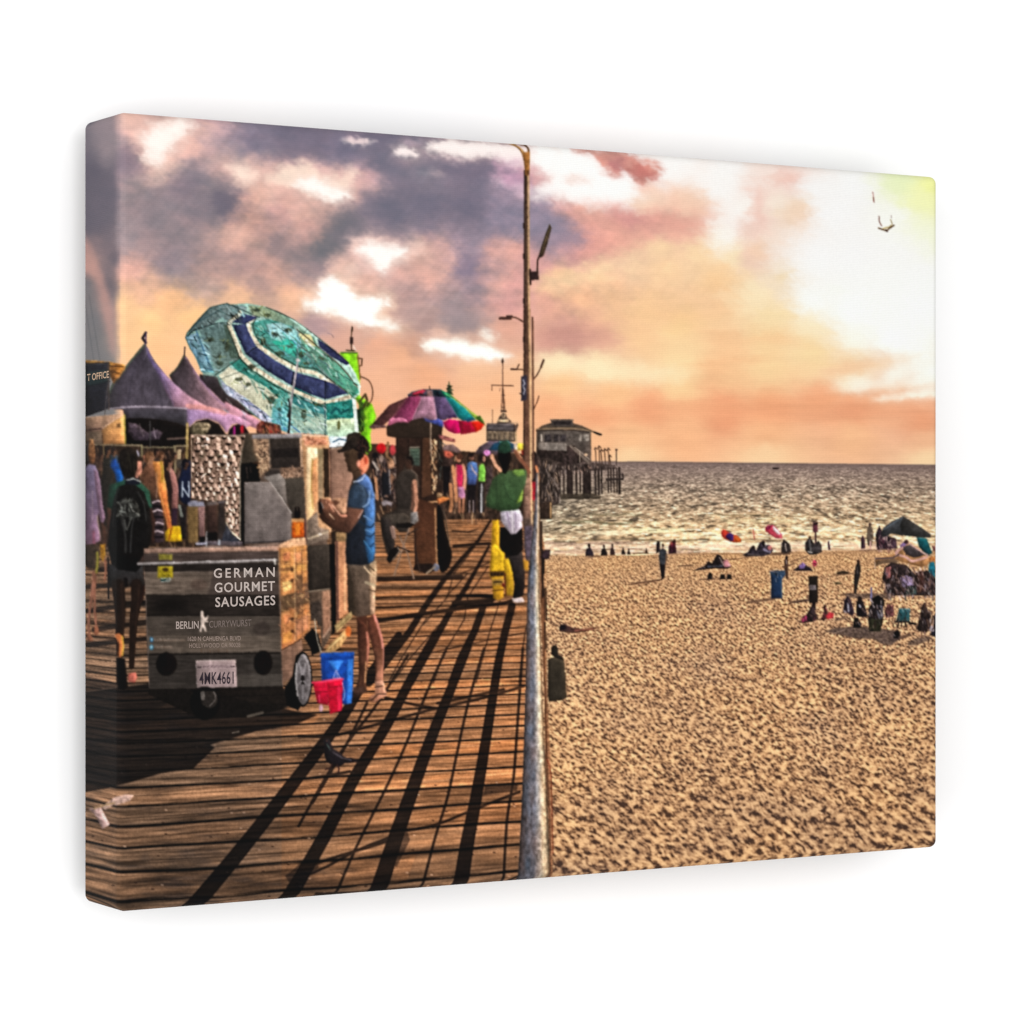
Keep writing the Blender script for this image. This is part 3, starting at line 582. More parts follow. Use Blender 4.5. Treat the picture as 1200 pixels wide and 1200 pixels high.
# ---- things printed at the back left: tents, booth, far pier, mast, crowd
# dim ground behind the crowd
BACKDROP = part('printed_crowd', 'printed far crowd and stalls blurring together under the tents')
P([(95, 500), (240, 500), (300, 520), (440, 520), (560, 530), (628, 532), (628, 612), (560, 608), (440, 612), (300, 640), (95, 640)], (70, 54, 46), n=.25, ns=(3, 6))
scrib([(98, 520), (240, 520), (240, 640), (98, 640)], [(150, 110, 85), (40, 32, 34), (110, 80, 60), (90, 80, 90), (190, 150, 110)], 420, 9, 2.2, 1.55, .7, seed=3)
scrib([(430, 530), (628, 530), (628, 605), (430, 608)], [(130, 95, 75), (36, 28, 30), (200, 160, 120), (60, 50, 52), (110, 80, 70)], 420, 9, 1.6, 1.55, .8, seed=4)
L([(95, 603), (240, 600), (430, 600), (575, 598)], 1.5, (110, 80, 60), a=.5, id=False)

use(80, 380, 6)
part('printed_tent', 'printed third tent roof, almost black, behind the umbrella rim')
P([(920, 350), (1040, 365), (1110, 470), (1200, 545), (1330, 640), (1200, 640), (1050, 560), (930, 420)], (62, 56, 66), (70, 55, 55), n=.1)
part('printed_tent', 'printed grey pointed tent behind the larger one, lower peak')
P([(820, 215), (845, 260), (880, 310), (930, 390), (1000, 460), (1090, 550), (1200, 625), (1350, 680), (1100, 700), (830, 600), (720, 380), (710, 360), (770, 300)], (86, 74, 84), (190, 140, 155), (800, 500, 1100, 560), n=.07)
L([(820, 160), (816, 220)], 9, (60, 50, 62)); L([(828, 235), (880, 320), (960, 430), (1060, 540), (1160, 610)], 14, (160, 122, 160), a=.7, s=True)
L([(812, 220), (770, 300), (715, 358)], 10, (72, 86, 74), a=.8)
L([(836, 250), (870, 330), (890, 430), (960, 530)], 16, (104, 86, 96), a=.6, s=True)
P([(1100, 540), (1350, 680), (1340, 740), (1230, 700), (1110, 640)], (215, 150, 165), (200, 140, 170), n=.06)
part('printed_tent', 'printed large dark grey tent with a tall peak and scalloped valance')
P([(540, 130), (575, 205), (620, 275), (680, 350), (760, 430), (850, 505), (960, 570), (1110, 615), (1230, 660), (1300, 700), (1220, 740), (1190, 695), (1150, 705), (1110, 760), (1090, 730), (1060, 690), (980, 660), (900, 675), (850, 720), (835, 780), (832, 720), (400, 660), (385, 600), (295, 592), (300, 490), (320, 420), (370, 340), (430, 262), (495, 180)], (82, 76, 92), (88, 80, 94), n=.06)
P([(545, 150), (600, 260), (680, 350), (760, 430), (850, 505), (960, 570), (1110, 615), (1200, 640), (1180, 660), (830, 600), (740, 580), (690, 480), (620, 330), (560, 230)], (120, 104, 158), (216, 150, 156), (600, 300, 980, 600), n=.06, soft=2)
P([(830, 596), (1000, 600), (1180, 640), (1300, 700), (1225, 740), (1190, 695), (1150, 705), (1112, 765), (1085, 720), (1050, 685), (980, 662), (900, 675), (850, 720), (838, 720)], (172, 140, 190), (214, 150, 180), 'h', n=.06)
L([(840, 575), (960, 590), (1100, 625)], 34, (228, 148, 138), a=.6, s=True)
L([(530, 150), (495, 195), (432, 268), (376, 345), (324, 425), (304, 480)], 16, (92, 110, 92), a=.75, s=True)
L([(545, 60), (522, 98), (545, 130)], 20, (62, 54, 70)); L([(548, 60), (545, 140)], 9, (100, 80, 130))
L([(540, 140), (555, 200), (530, 250)], 6, (130, 118, 150), a=.6); L([(560, 170), (590, 240), (640, 330), (700, 460), (740, 570)], 8, (140, 122, 170), a=.5, s=True)
L([(300, 594), (430, 582), (620, 580), (830, 592)], 12, (176, 162, 178), a=.85, s=True)
P([(390, 600), (600, 590), (835, 600), (835, 725), (760, 690), (640, 668), (500, 662), (402, 670)], (80, 76, 90), (60, 58, 66), n=.06)
for p in [[(470, 300), (440, 420), (420, 560)], [(600, 340), (640, 460), (660, 570)]]: L(p, 14, (70, 66, 82), a=.4, s=True)
part('printed_tent_interior', 'printed black shade and hanging goods under the large tent')
P([(400, 662), (500, 660), (640, 668), (760, 690), (835, 725), (838, 862), (402, 850)], (22, 18, 20), n=.2)
P([(420, 690), (480, 700), (560, 760), (620, 740), (670, 760), (640, 810), (470, 820), (420, 760)], (92, 80, 92), (60, 50, 64), n=.25)
L([(700, 806), (830, 800)], 12, (120, 98, 92)); L([(575, 680), (576, 860)], 8, (80, 80, 84)); L([(500, 700), (530, 790)], 9, (140, 126, 130), a=.6); L([(600, 730), (615, 800)], 9, (165, 150, 160), a=.6)
for x in (880, 1140):
    part('printed_tent_interior', 'printed dark arched opening under the valance, %s' % ('half filled by a pale bush' if x == 880 else 'with pink and red cloth inside'))
    if x == 880:
        P([(852, 780), (856, 730), (900, 682), (980, 665), (1060, 700), (1100, 760), (1105, 780)], (36, 30, 32), n=.2)
        E(920, 740, 66, 50, (130, 118, 96), (90, 84, 66), n=.3); E(960, 720, 40, 30, (150, 134, 110), n=.3)
    else:
        P([(1118, 790), (1130, 740), (1160, 712), (1190, 702), (1240, 715), (1270, 760), (1275, 800)], (34, 26, 32), n=.2)
        L([(1168, 722), (1168, 790)], 14, (205, 40, 160)); L([(1222, 720), (1222, 785)], 22, (205, 36, 60))
part('printed_tent_pole', 'printed pale yellow tent pole at the valance corner')
L([(838, 700), (836, 820), (832, 960)], 18, (176, 150, 92), n=.15)

part('printed_booth_sign', 'printed dark ticket office sign on a slate block at the left wrap')
P([(110, 250), (300, 262), (400, 285), (400, 310), (330, 420), (300, 350), (110, 300)], (224, 152, 62), (150, 100, 60), n=.25)
L([(300, 290), (390, 300)], 8, (90, 60, 40)); L([(310, 330), (360, 340)], 10, (120, 80, 40))
P([(115, 272), (300, 264), (300, 590), (115, 655)], (58, 62, 78), (44, 44, 56), n=.1)
P([(120, 335), (296, 318), (296, 398), (120, 442)], (58, 78, 84), n=.12)
L([(290, 270), (296, 600)], 8, (110, 92, 84)); L([(140, 430), (142, 640)], 8, (30, 30, 38)); L([(118, 440), (300, 400)], 7, (36, 46, 56)); L([(306, 340), (282, 470), (262, 680)], 5, (120, 110, 110)); L([(118, 284), (300, 276)], 7, (90, 92, 104))
part('printed_booth', 'printed tan wooden booth with a slanted roof at the left wrap')
P([(115, 655), (390, 628), (250, 740), (250, 780), (115, 790)], (206, 166, 136), (150, 118, 104), n=.1)
P([(115, 765), (245, 745), (250, 850), (115, 845)], (128, 108, 92), n=.12)
P([(248, 735), (390, 640), (402, 840), (255, 845)], (226, 172, 110), (214, 150, 92), n=.08)
L([(248, 735), (388, 634)], 9, (240, 196, 166)); L([(396, 636), (402, 840)], 10, (170, 160, 66)); L([(118, 745), (248, 735)], 8, (96, 70, 66)); P([(350, 695), (372, 692), (374, 725), (352, 728)], (140, 104, 70))
part('printed_railing', 'printed pale metal railing behind the left crowd')
L([(115, 846), (260, 848), (520, 852)], 10, (176, 160, 130), n=.1); L([(520, 866), (740, 866)], 9, (140, 134, 104)); L([(515, 850), (520, 930)], 12, (160, 150, 110)); L([(745, 856), (835, 854)], 12, (170, 152, 118)); L([(750, 856), (752, 1040)], 14, (150, 136, 106)); L([(258, 850), (262, 950)], 9, (170, 144, 100))
P([(765, 880), (795, 880), (790, 950), (765, 950)], (200, 176, 140)); P([(762, 950), (835, 950), (835, 1010), (762, 1010)], (96, 88, 84), n=.2)

# far pier building
use(540, 400, 6)
part('printed_pier_deck', 'printed far pier deck on dark piles over the sea')
P([(530, 760), (700, 770), (900, 850), (1085, 868), (1090, 895), (960, 910), (700, 905), (530, 960)], (92, 78, 76), n=.2)
for x, w_, y1 in [(590, 30, 1140), (625, 24, 1120), (660, 24, 1125), (560, 24, 1150), (698, 10, 1100), (722, 12, 1090), (765, 46, 1085), (885, 60, 1080), (812, 14, 1075), (838, 10, 1060), (945, 14, 1075), (968, 14, 1075), (990, 10, 1070), (1035, 9, 1060), (1055, 8, 1060), (1075, 9, 1060), (1114, 16, 1068), (1095, 7, 1058)]:
    L([(x, 890), (x+2, y1)], w_, (56, 45, 44), n=.2)
for x in (610, 645, 685, 705, 735, 800, 932, 955, 980): L([(x, 940), (x, 1080)], 5, (150, 138, 128), a=.6)
P([(560, 1075), (930, 1068), (990, 1090), (980, 1108), (700, 1110), (560, 1140)], (70, 62, 54), n=.2, a=.8)
P([(1020, 960), (1142, 960), (1142, 978), (1020, 980)], (66, 56, 56)); L([(1138, 930), (1142, 970)], 8, (60, 50, 52)); L([(1040, 940), (1138, 935)], 4, (80, 68, 66)); L([(1090, 905), (1138, 945)], 5, (90, 78, 76))
P([(530, 880), (700, 900), (700, 960), (530, 950)], (98, 84, 80), n=.3)
scrib([(540, 830), (700, 850), (1080, 860), (1080, 880), (700, 930), (540, 960)], [(170, 150, 136), (50, 40, 42), (190, 150, 130), (120, 104, 100)], 120, 22, 7, 1.5, .8, seed=8)
for x, y in [(945, 745), (970, 735), (985, 760), (1010, 755), (1035, 750), (1045, 800)]:
    L([(x, y), (x+6, 860)], 6, (96, 72, 62)); L([(x-8, y+14), (x+4, y), (x+14, y+14)], 6, (96, 72, 62))
part('printed_street_lamp', 'printed tiny lamp at the far end of the pier'); L([(1094, 770), (1094, 870)], 8, (90, 74, 70)); E(1094, 762, 9, 7, (84, 66, 66))
part('printed_pier_building', 'printed grey two storey building on the far pier')
P([(532, 620), (915, 625), (918, 850), (700, 850), (700, 780), (532, 775)], (104, 96, 92), (92, 80, 76), n=.12)
P([(532, 745), (710, 765), (720, 850), (560, 830), (535, 780)], (54, 44, 44), n=.25)
P([(700, 740), (800, 735), (850, 800), (860, 850), (700, 880)], (62, 50, 50), n=.35)
L([(770, 735), (900, 850)], 16, (134, 118, 108)); L([(800, 745), (905, 830)], 5, (206, 186, 168))
E(880, 798, 14, 10, (222, 176, 140)); L([(838, 780), (838, 850)], 5, (190, 170, 150))
P([(545, 710), (745, 718), (745, 770), (545, 765)], (134, 124, 118), n=.1)
sub('roof'); P([(530, 620), (570, 592), (635, 572), (790, 575), (850, 592), (920, 625), (990, 652), (975, 664), (915, 632), (780, 622), (535, 624)], (98, 86, 78), (112, 96, 84), n=.12)
L([(533, 617), (780, 612), (915, 632), (968, 658)], 9, (170, 142, 112), s=True); L([(530, 628), (780, 626), (900, 640)], 7, (46, 38, 40), a=.7)
L([(940, 640), (985, 655)], 13, (50, 42, 44))
sub('cupola'); P([(632, 548), (786, 550), (792, 598), (640, 595)], (96, 88, 86), n=.1); P([(650, 562), (772, 562), (772, 585), (650, 585)], (60, 54, 58), n=.2); L([(630, 550), (790, 552)], 7, (134, 120, 108))
for x0, x1 in [(560, 574), (590, 640), (655, 690), (698, 742), (828, 850), (862, 900)]:
    sub('window'); P([(x0, 655), (x1, 655), (x1, 705), (x0, 705)], (70, 64, 68) if x0 in (590, 655, 698) else (150, 140, 132), n=.2)
    if x0 == 560: L([(566, 656), (568, 700)], 8, (220, 205, 190))
# mast and ship-like building
part('printed_mast', 'printed tall thin mast with a crossbar and a bird on top')
L([(294, 120), (294, 300), (300, 490)], 7, (110, 84, 74)); L([(216, 308), (370, 312)], 7, (104, 78, 70)); L([(218, 308), (219, 345)], 5, (104, 78, 70)); L([(292, 330), (283, 500)], 5, (110, 84, 74)); L([(298, 330), (312, 490)], 5, (110, 84, 74)); L([(272, 350), (276, 330)], 4, (120, 90, 80))
E(293, 140, 9, 14, (84, 66, 62))
for y in (380, 430, 465): L([(288, y), (308, y)], 5, (96, 74, 68))
L([(285, 490), (318, 492)], 12, (80, 66, 66)); L([(222, 480), (222, 575)], 5, (120, 96, 84))
part('printed_harbour_office', 'printed dark harbour office with a lit top under the mast')
P([(270, 530), (290, 505), (315, 505), (330, 540), (355, 560), (360, 590), (375, 600), (400, 575), (405, 590), (388, 640), (388, 700), (180, 700), (180, 590), (250, 580)], (92, 80, 78), n=.2)
P([(262, 548), (335, 548), (338, 566), (255, 568)], (220, 190, 150), n=.15); E(300, 520, 16, 20, (200, 172, 140), n=.2); L([(300, 505), (300, 530)], 6, (80, 66, 64))
P([(182, 575), (376, 580), (378, 628), (182, 622)], (112, 104, 108), n=.1); P([(180, 590), (375, 594), (375, 602), (180, 600)], (80, 76, 84))
P([(182, 625), (378, 632), (378, 705), (182, 700)], (150, 130, 108), n=.15)
for x in (196, 230, 262, 300, 340): P([(x, 640), (x+22, 642), (x+22, 690), (x, 690)], (118, 104, 92), n=.2)
L([(182, 626), (376, 632)], 6, (58, 56, 66)); L([(182, 696), (378, 700)], 8, (64, 56, 60)); L([(376, 585), (378, 700)], 8, (70, 60, 62)); L([(350, 575), (400, 570)], 6, (200, 170, 140)); L([(385, 640), (388, 700)], 16, (206, 176, 140)); L([(440, 600), (445, 700)], 5, (90, 70, 60))
P([(95, 790), (130, 740), (200, 700), (300, 705), (380, 720), (380, 780), (240, 800)], (112, 98, 118), (90, 74, 80), n=.15)
use(420, 440, 7.5)
part('printed_tree', 'printed small dark conifer behind the rainbow umbrella')
P([(795, 40), (805, 85), (828, 92), (812, 112), (838, 130), (818, 135), (836, 170), (760, 165), (785, 132), (768, 120), (788, 100), (775, 90), (790, 80)], (72, 84, 62), (56, 80, 62), n=.3)
# green ride tower
use(200, 340, 5)
part('printed_ride_tower', 'printed bright lime green ride tower behind the striped umbrella')
P([(990, 366), (1098, 368), (1108, 520), (1108, 620), (1180, 668), (1205, 740), (1170, 840), (1175, 930), (1130, 1000), (1125, 1060), (1110, 900), (1120, 700), (1060, 600), (1010, 420)], (140, 214, 30), (110, 190, 20), n=.1)
P([(1100, 640), (1130, 660), (1138, 820), (1110, 830)], (56, 92, 40), n=.25); P([(1088, 700), (1112, 690), (1120, 830), (1098, 830)], (30, 60, 36), n=.2)
L([(1000, 366), (1092, 368)], 8, (72, 120, 40)); L([(1062, 215), (1056, 300), (1060, 355)], 7, (80, 70, 60)); L([(1060, 230), (1066, 220), (1064, 240)], 8, (90, 76, 66)); P([(1050, 275), (1070, 275), (1070, 315), (1050, 315)], (70, 56, 58)); L([(1030, 352), (1080, 355)], 7, (60, 62, 40))
L([(1100, 400), (1122, 402), (1118, 440), (1106, 445)], 8, (96, 70, 50)); L([(1110, 505), (1160, 530), (1182, 580), (1178, 640), (1150, 680)], 8, (120, 92, 78), s=True)
L([(1110, 650), (1140, 610), (1150, 640), (1130, 690)], 14, (88, 76, 50)); L([(1096, 380), (1110, 520)], 8, (150, 110, 70))
scrib([(1100, 620), (1160, 640), (1150, 840), (1105, 840)], [(60, 50, 36), (180, 220, 60), (90, 130, 40)], 40, 24, 7, 1.3, .7, seed=5)

# ---- left crowd
use(90, 490, 7.5)
for i, (x, y, hw, h, top, c) in enumerate([(205, 240, 20, 230, (60, 46, 40), (96, 70, 60)), (285, 250, 26, 240, (54, 42, 36), (60, 56, 50)), (340, 250, 20, 200, (70, 54, 44), (70, 90, 110)), (700, 290, 30, 220, (58, 46, 44), (66, 56, 60)), (790, 310, 26, 200, (50, 40, 40), (80, 70, 74))]):
    part('printed_person', ['printed person in brown behind the lilac shirt', 'printed person in dark clothes behind the backpacker', 'printed far person in blue grey at the railing', 'printed far person in dark clothes under the tent', 'printed far person in grey by the post'][i])
    E(x, y+30, hw, 36, top, n=.2); P([(x-hw*1.5, y+75), (x+hw*1.5, y+75), (x+hw*1.6, y+h), (x-hw*1.6, y+h)], c, n=.25)
    L([(x-hw*.4, y+20), (x-hw*.2, y+60)], 9, (206, 150, 110), a=.7)
part('printed_person', 'printed person in lilac tunic with blond hair at the left wrap')
P([(90, 430), (120, 400), (175, 415), (200, 470), (230, 620), (250, 760), (262, 880), (235, 950), (205, 830), (190, 900), (215, 1010), (220, 1080), (150, 1110), (70, 1110), (70, 450)], (160, 150, 190), (170, 128, 158), n=.07)
P([(160, 440), (195, 470), (225, 620), (255, 880), (235, 940), (205, 800), (180, 640)], (178, 140, 170), n=.08); L([(160, 1000), (165, 1105)], 26, (206, 120, 150), a=.7); L([(150, 640), (150, 900)], 8, (226, 200, 206), a=.6); L([(190, 860), (225, 1070)], 14, (230, 200, 190), a=.6)
P([(230, 950), (262, 950), (280, 1080), (262, 1190), (240, 1190), (228, 1060)], (100, 70, 60), n=.1)
sub('hair'); P([(125, 180), (155, 185), (170, 250), (178, 330), (165, 400), (130, 405), (108, 330), (115, 240)], (196, 140, 92), (140, 92, 62), n=.25); L([(110, 220), (100, 300), (110, 370)], 16, (80, 84, 100), s=True)
sub('arm'); L([(235, 930), (262, 1020), (258, 1140)], 22, (110, 74, 60), s=True)
use(90, 640, 7.5)
sub('leg'); L([(165, 230), (145, 420), (120, 620), (115, 720), (130, 800)], 26, (206, 138, 112), (20), s=True); P([(100, 770), (140, 790), (158, 830), (120, 842), (100, 815)], (196, 128, 96))
sub('leg'); L([(175, 260), (168, 450), (175, 620), (190, 740)], 24, (184, 122, 98), (18), s=True); P([(165, 700), (200, 715), (210, 760), (180, 790), (165, 770)], (190, 120, 88))
P([(75, -10), (200, -20), (215, 60), (180, 200), (100, 190), (75, 120)], (86, 70, 60), n=.15)
part('printed_bag', 'printed yellow bag hanging beside the lilac tunic')
P([(215, -10), (265, -20), (262, 80), (240, 140), (222, 90)], (212, 150, 36), n=.15); L([(262, 120), (268, 220), (258, 300)], 18, (196, 128, 100)); L([(192, 60), (196, 130), (185, 230)], 22, (176, 166, 60), s=True)
use(90, 490, 7.5)
part('printed_person', 'printed person in black jacket between lilac tunic and backpacker')
P([(250, 430), (300, 420), (340, 470), (330, 620), (290, 700), (280, 900), (240, 760), (225, 560)], (56, 50, 44), (48, 44, 40), n=.15)
part('printed_person', 'printed person with bright blue scarf behind the backpacker')
P([(325, 370), (355, 350), (385, 440), (412, 520), (405, 560), (365, 575), (345, 480), (305, 420)], (30, 90, 190), (20, 110, 200), n=.1)
part('printed_person', 'printed person with long orange lit hair in striped top')
P([(600, 320), (640, 330), (660, 370), (700, 400), (740, 470), (780, 600), (770, 720), (700, 760), (660, 700), (560, 620), (540, 560), (580, 470), (610, 400)], (150, 102, 78), (90, 66, 54), n=.15)
P([(575, 330), (640, 320), (650, 370), (600, 390)], (190, 120, 96), n=.2)
P([(660, 720), (740, 720), (760, 830), (770, 1080), (680, 1100), (665, 900)], (70, 56, 66), n=.2)
for y in (735, 815, 925, 1000): L([(668, y+8), (710, y-10), (758, y+5)], 15, (212, 190, 196))
for y in (775, 870, 960, 1045): L([(670, y), (752, y)], 22, (30, 24, 34))
sub('hair'); P([(660, 370), (705, 385), (760, 380), (770, 500), (790, 620), (800, 720), (830, 900), (835, 1060), (815, 1085), (780, 900), (740, 740), (700, 600), (690, 480)], (240, 158, 82), (214, 110, 58), n=.14)
L([(740, 380), (755, 480), (745, 560)], 14, (206, 164, 50)); L([(720, 420), (720, 600), (770, 800), (815, 1000)], 10, (250, 176, 100), a=.6, s=True); L([(700, 480), (705, 620), (700, 700)], 12, (206, 170, 150), a=.5)
part('printed_person', 'printed person in dusty pink cardigan near the quilted steel panel')
P([(790, 420), (830, 430), (870, 500), (895, 620), (885, 780), (880, 940), (845, 940), (835, 800), (800, 640), (770, 520)], (190, 134, 128), (128, 84, 84), n=.12)
P([(765, 400), (800, 430), (820, 500), (845, 640), (830, 760), (800, 640), (770, 520)], (52, 38, 40), n=.15); L([(800, 430), (830, 400), (820, 470)], 10, (230, 190, 176))
P([(830, 790), (885, 790), (880, 960), (835, 960)], (70, 48, 70))
part('printed_shopping_bag', 'printed yellow shopping bag on the cart side')
P([(835, 950), (915, 950), (925, 1080), (830, 1085), (780, 1080), (775, 1000)], (236, 186, 16), n=.12); L([(835, 960), (810, 1070)], 16, (190, 110, 30))
part('printed_person', 'printed person in navy team shirt behind the quilted steel panel')
P([(920, 400), (950, 370), (1000, 375), (1000, 760), (950, 760), (900, 720), (890, 560), (920, 460)], (34, 46, 84), (24, 34, 66), n=.12)
P([(925, 400), (945, 375), (985, 370), (995, 430), (930, 450)], (20, 30, 60)); L([(925, 690), (930, 560)], 13, (180, 190, 200)); L([(930, 610), (985, 690)], 13, (180, 190, 200)); L([(985, 690), (985, 560)], 13, (180, 190, 200))
P([(900, 760), (965, 770), (960, 1060), (925, 1060), (905, 900)], (44, 38, 44), n=.2); L([(900, 770), (925, 860)], 24, (160, 170, 160), a=.8)
for (x, y, rx, ry, c, f_) in [(285, 290, 27, 44, (50, 38, 34), (170, 116, 86)), (342, 295, 21, 36, (66, 46, 38), (176, 124, 92)), (640, 345, 42, 50, (120, 84, 60), (206, 150, 116)), (806, 400, 34, 46, (46, 34, 34), (196, 140, 116)), (955, 400, 30, 42, (22, 24, 40), (120, 84, 70)), (700, 300, 26, 36, (44, 34, 34), (150, 104, 84)), (745, 330, 24, 34, (90, 60, 44), (190, 136, 104)), (225, 330, 22, 38, (60, 42, 38), (150, 104, 80)), (860, 330, 20, 30, (50, 40, 40), (160, 116, 92))]:
    part('printed_person', 'printed head of a crowd member at %s of the row behind the cart' % ('the left' if x < 400 else 'the middle' if x < 780 else 'the right'))
    E(x, y, rx, ry, f_, tuple(int(v*.7) for v in f_), n=.1); P([(x-rx, y+4), (x-rx*.9, y-ry*.8), (x, y-ry*1.1), (x+rx*.9, y-ry*.7), (x+rx*.7, y-ry*.1), (x+rx*.1, y-ry*.3), (x-rx*.2, y+ry*.9), (x-rx*.8, y+ry*.7)], c, n=.15); P([(x-rx*.5, y+ry*.8), (x+rx*.4, y+ry*.8), (x+rx*.6, y+ry*1.3), (x-rx*.7, y+ry*1.3)], tuple(int(v*.75) for v in f_), n=.1)
part('printed_person', 'printed person seen from behind with black backpack and green shirt')
P([(300, 590), (370, 560), (430, 540), (540, 550), (600, 600), (640, 640), (660, 790), (600, 820), (300, 820), (278, 780)], (46, 96, 80), (36, 74, 62), n=.12)
P([(280, 780), (320, 800), (330, 1000), (300, 1150), (280, 1050)], (110, 74, 62), (70, 46, 40), n=.1); P([(600, 800), (655, 790), (690, 900), (680, 1100), (620, 1100)], (64, 42, 38), n=.15)
P([(430, 520), (540, 520), (560, 580), (420, 600)], (30, 34, 52), n=.15); L([(440, 545), (500, 530), (560, 560)], 12, (196, 200, 190))
P([(525, 380), (570, 380), (575, 470), (530, 530), (500, 510)], (196, 132, 112), n=.15); L([(530, 290), (545, 330)], 16, (190, 186, 210))
sub('hair'); P([(380, 300), (420, 262), (480, 258), (525, 290), (535, 360), (530, 460), (500, 520), (450, 530), (405, 490), (385, 420), (370, 360)], (44, 38, 36), (32, 28, 26), n=.2); scrib([(390, 300), (520, 290), (520, 500), (410, 490)], [(76, 66, 56), (22, 18, 18), (60, 60, 50)], 60, 60, 7, 1.4, .6, seed=6)
sub('backpack'); P([(370, 600), (440, 580), (520, 590), (590, 650), (640, 790), (660, 960), (650, 1100), (590, 1200), (590, 1290), (320, 1290), (290, 1150), (300, 950), (330, 760)], (28, 28, 30), (16, 15, 18), n=.25)
P([(360, 740), (420, 700), (520, 720), (555, 800), (550, 870), (470, 890), (360, 880)], (56, 58, 58), n=.3)
for p, c in [([(370, 740), (400, 800), (365, 860)], (160, 164, 160)), ([(470, 760), (500, 820), (545, 850)], (170, 170, 164)), ([(480, 870), (440, 980), (420, 900)], (110, 112, 110)), ([(400, 900), (430, 1050), (425, 1200)], (74, 76, 78)), ([(500, 880), (480, 1000), (470, 1200)], (66, 68, 72)), ([(540, 650), (590, 760), (610, 900)], (60, 62, 64)), ([(370, 620), (345, 760), (330, 950)], (58, 60, 62)), ([(380, 820), (440, 830)], (150, 155, 150)), ([(455, 700), (440, 800), (450, 880)], (10, 10, 12))]: L(p, 15, c, a=.8, s=True)
scrib([(370, 720), (540, 720), (560, 880), (360, 880)], [(150, 152, 146), (14, 14, 16), (96, 100, 98)], 60, 34, 8, None, .7, seed=9)
use(90, 640, 7.5)
sub('shorts'); P([(300, 160), (580, 160), (600, 340), (470, 350), (440, 300), (425, 350), (300, 360), (290, 250)], (58, 60, 66), (50, 46, 48), n=.12)
P([(330, 60), (560, 60), (585, 150), (520, 230), (370, 205), (320, 140)], (14, 13, 16), n=.1); L([(288, 100), (292, 460)], 14, (24, 20, 24)); L([(430, 290), (432, 350)], 30, (20, 14, 16))
for q, p in enumerate([[(370, 340), (385, 500), (390, 650), (385, 800), (385, 960)], [(525, 340), (520, 500), (500, 650), (490, 850), (480, 1060)]]):
    sub('leg'); L(p, 104, (44, 31, 27), 44, s=True, n=.12); L([(a+22, b) for a, b in p], 22, (64, 44, 36), 10, a=.6, s=True, id=False)
    if q: P([(570, 340), (600, 345), (585, 480), (540, 520)], (48, 30, 28))
L([(372, 790), (392, 860), (382, 970)], 44, (226, 134, 76), s=True, id=False, w2=20); L([(400, 790), (412, 880), (402, 960)], 12, (226, 180, 60), id=False)
sub('shoe'); P([(360, 990), (420, 990), (440, 1200), (360, 1200)], (14, 13, 15), n=.1); use(80, 760, 3.75); P([(218, 40), (250, 45), (262, 170), (245, 182), (222, 178)], (16, 14, 15), n=.1)
sub('shoe'); use(90, 640, 7.5); P([(455, 1120), (520, 1110), (530, 1150), (510, 1200), (455, 1190)], (230, 120, 104), (200, 96, 84), n=.15); use(80, 760, 3.75); P([(262, 120), (292, 112), (300, 132), (286, 148), (264, 146)], (196, 110, 96), n=.15)
use(0, 0, 1)

# ---- kiosk, rainbow umbrella, middle crowd
use(420, 440, 7.5)
part('printed_person', 'printed crowd member in dark clothes under the red balloon')
P([(120, 700), (170, 680), (215, 720), (250, 760), (300, 740), (330, 780), (330, 1080), (200, 1130), (130, 1000), (110, 780)], (54, 44, 46), n=.3)
scrib([(110, 700), (330, 690), (330, 1100), (160, 1130)], [(176, 138, 116), (30, 24, 28), (200, 176, 160), (90, 80, 90), (210, 150, 110)], 90, 60, 12, 1.4, .7, seed=12)
E(148, 700, 28, 26, (30, 26, 34)); E(200, 730, 22, 30, (150, 128, 120), n=.2); L([(130, 760), (170, 830)], 18, (200, 186, 176)); L([(270, 830), (280, 1040)], 8, (190, 186, 190)); L([(150, 900), (170, 1090)], 22, (196, 140, 100)); P([(205, 850), (265, 850), (280, 1040), (210, 1060)], (34, 36, 46))
E(290, 780, 24, 40, (196, 148, 116), n=.2); L([(260, 590), (250, 700), (290, 740)], 22, (150, 112, 80), s=True)
part('printed_balloon', 'printed red balloon over the crowd left of the kiosk'); E(200, 640, 42, 46, (226, 30, 40), (190, 20, 40)); E(300, 655, 26, 46, (206, 70, 80), n=.15)
RIM[0] = .06
KI = part('printed_kiosk', 'printed dark wooden kiosk under the rainbow umbrella')
P([(245, 450), (300, 400), (420, 372), (620, 372), (740, 430), (735, 520), (725, 1040), (650, 1170), (540, 1170), (545, 900), (330, 620), (330, 545), (250, 530)], (70, 52, 44), (60, 40, 34), n=.08)
P([(330, 545), (740, 540), (735, 1040), (660, 1050), (660, 1160), (330, 1160)], (62, 44, 38), (52, 36, 32), 'h', n=.12)
P([(565, 540), (625, 540), (640, 1050), (550, 1080)], (92, 62, 46), n=.08); L([(340, 560), (345, 900)], 16, (46, 34, 30), a=.7); L([(556, 545), (552, 1080)], 7, (34, 24, 22)); L([(440, 560), (440, 700)], 8, (40, 30, 28))
P([(250, 440), (300, 400), (420, 370), (620, 370), (740, 430), (730, 545), (330, 548), (255, 535)], (64, 52, 45), (56, 44, 38), n=.06, id=False); L([(330, 545), (730, 540)], 5, (40, 32, 30))
sub('notice_sheet'); P([(450, 640), (540, 640), (540, 795), (455, 790)], (84, 104, 90), (66, 80, 74), n=.15); L([(455, 632), (535, 630)], 12, (150, 140, 128)); L([(450, 640), (452, 790)], 5, (140, 132, 118))
for y in (670, 700, 730, 760): L([(468, y), (528, y)], 5, (50, 62, 58), n=.3)
sub('merchandise'); P([(640, 555), (720, 560), (725, 1000), (660, 1040), (640, 900)], (60, 44, 38), n=.2)
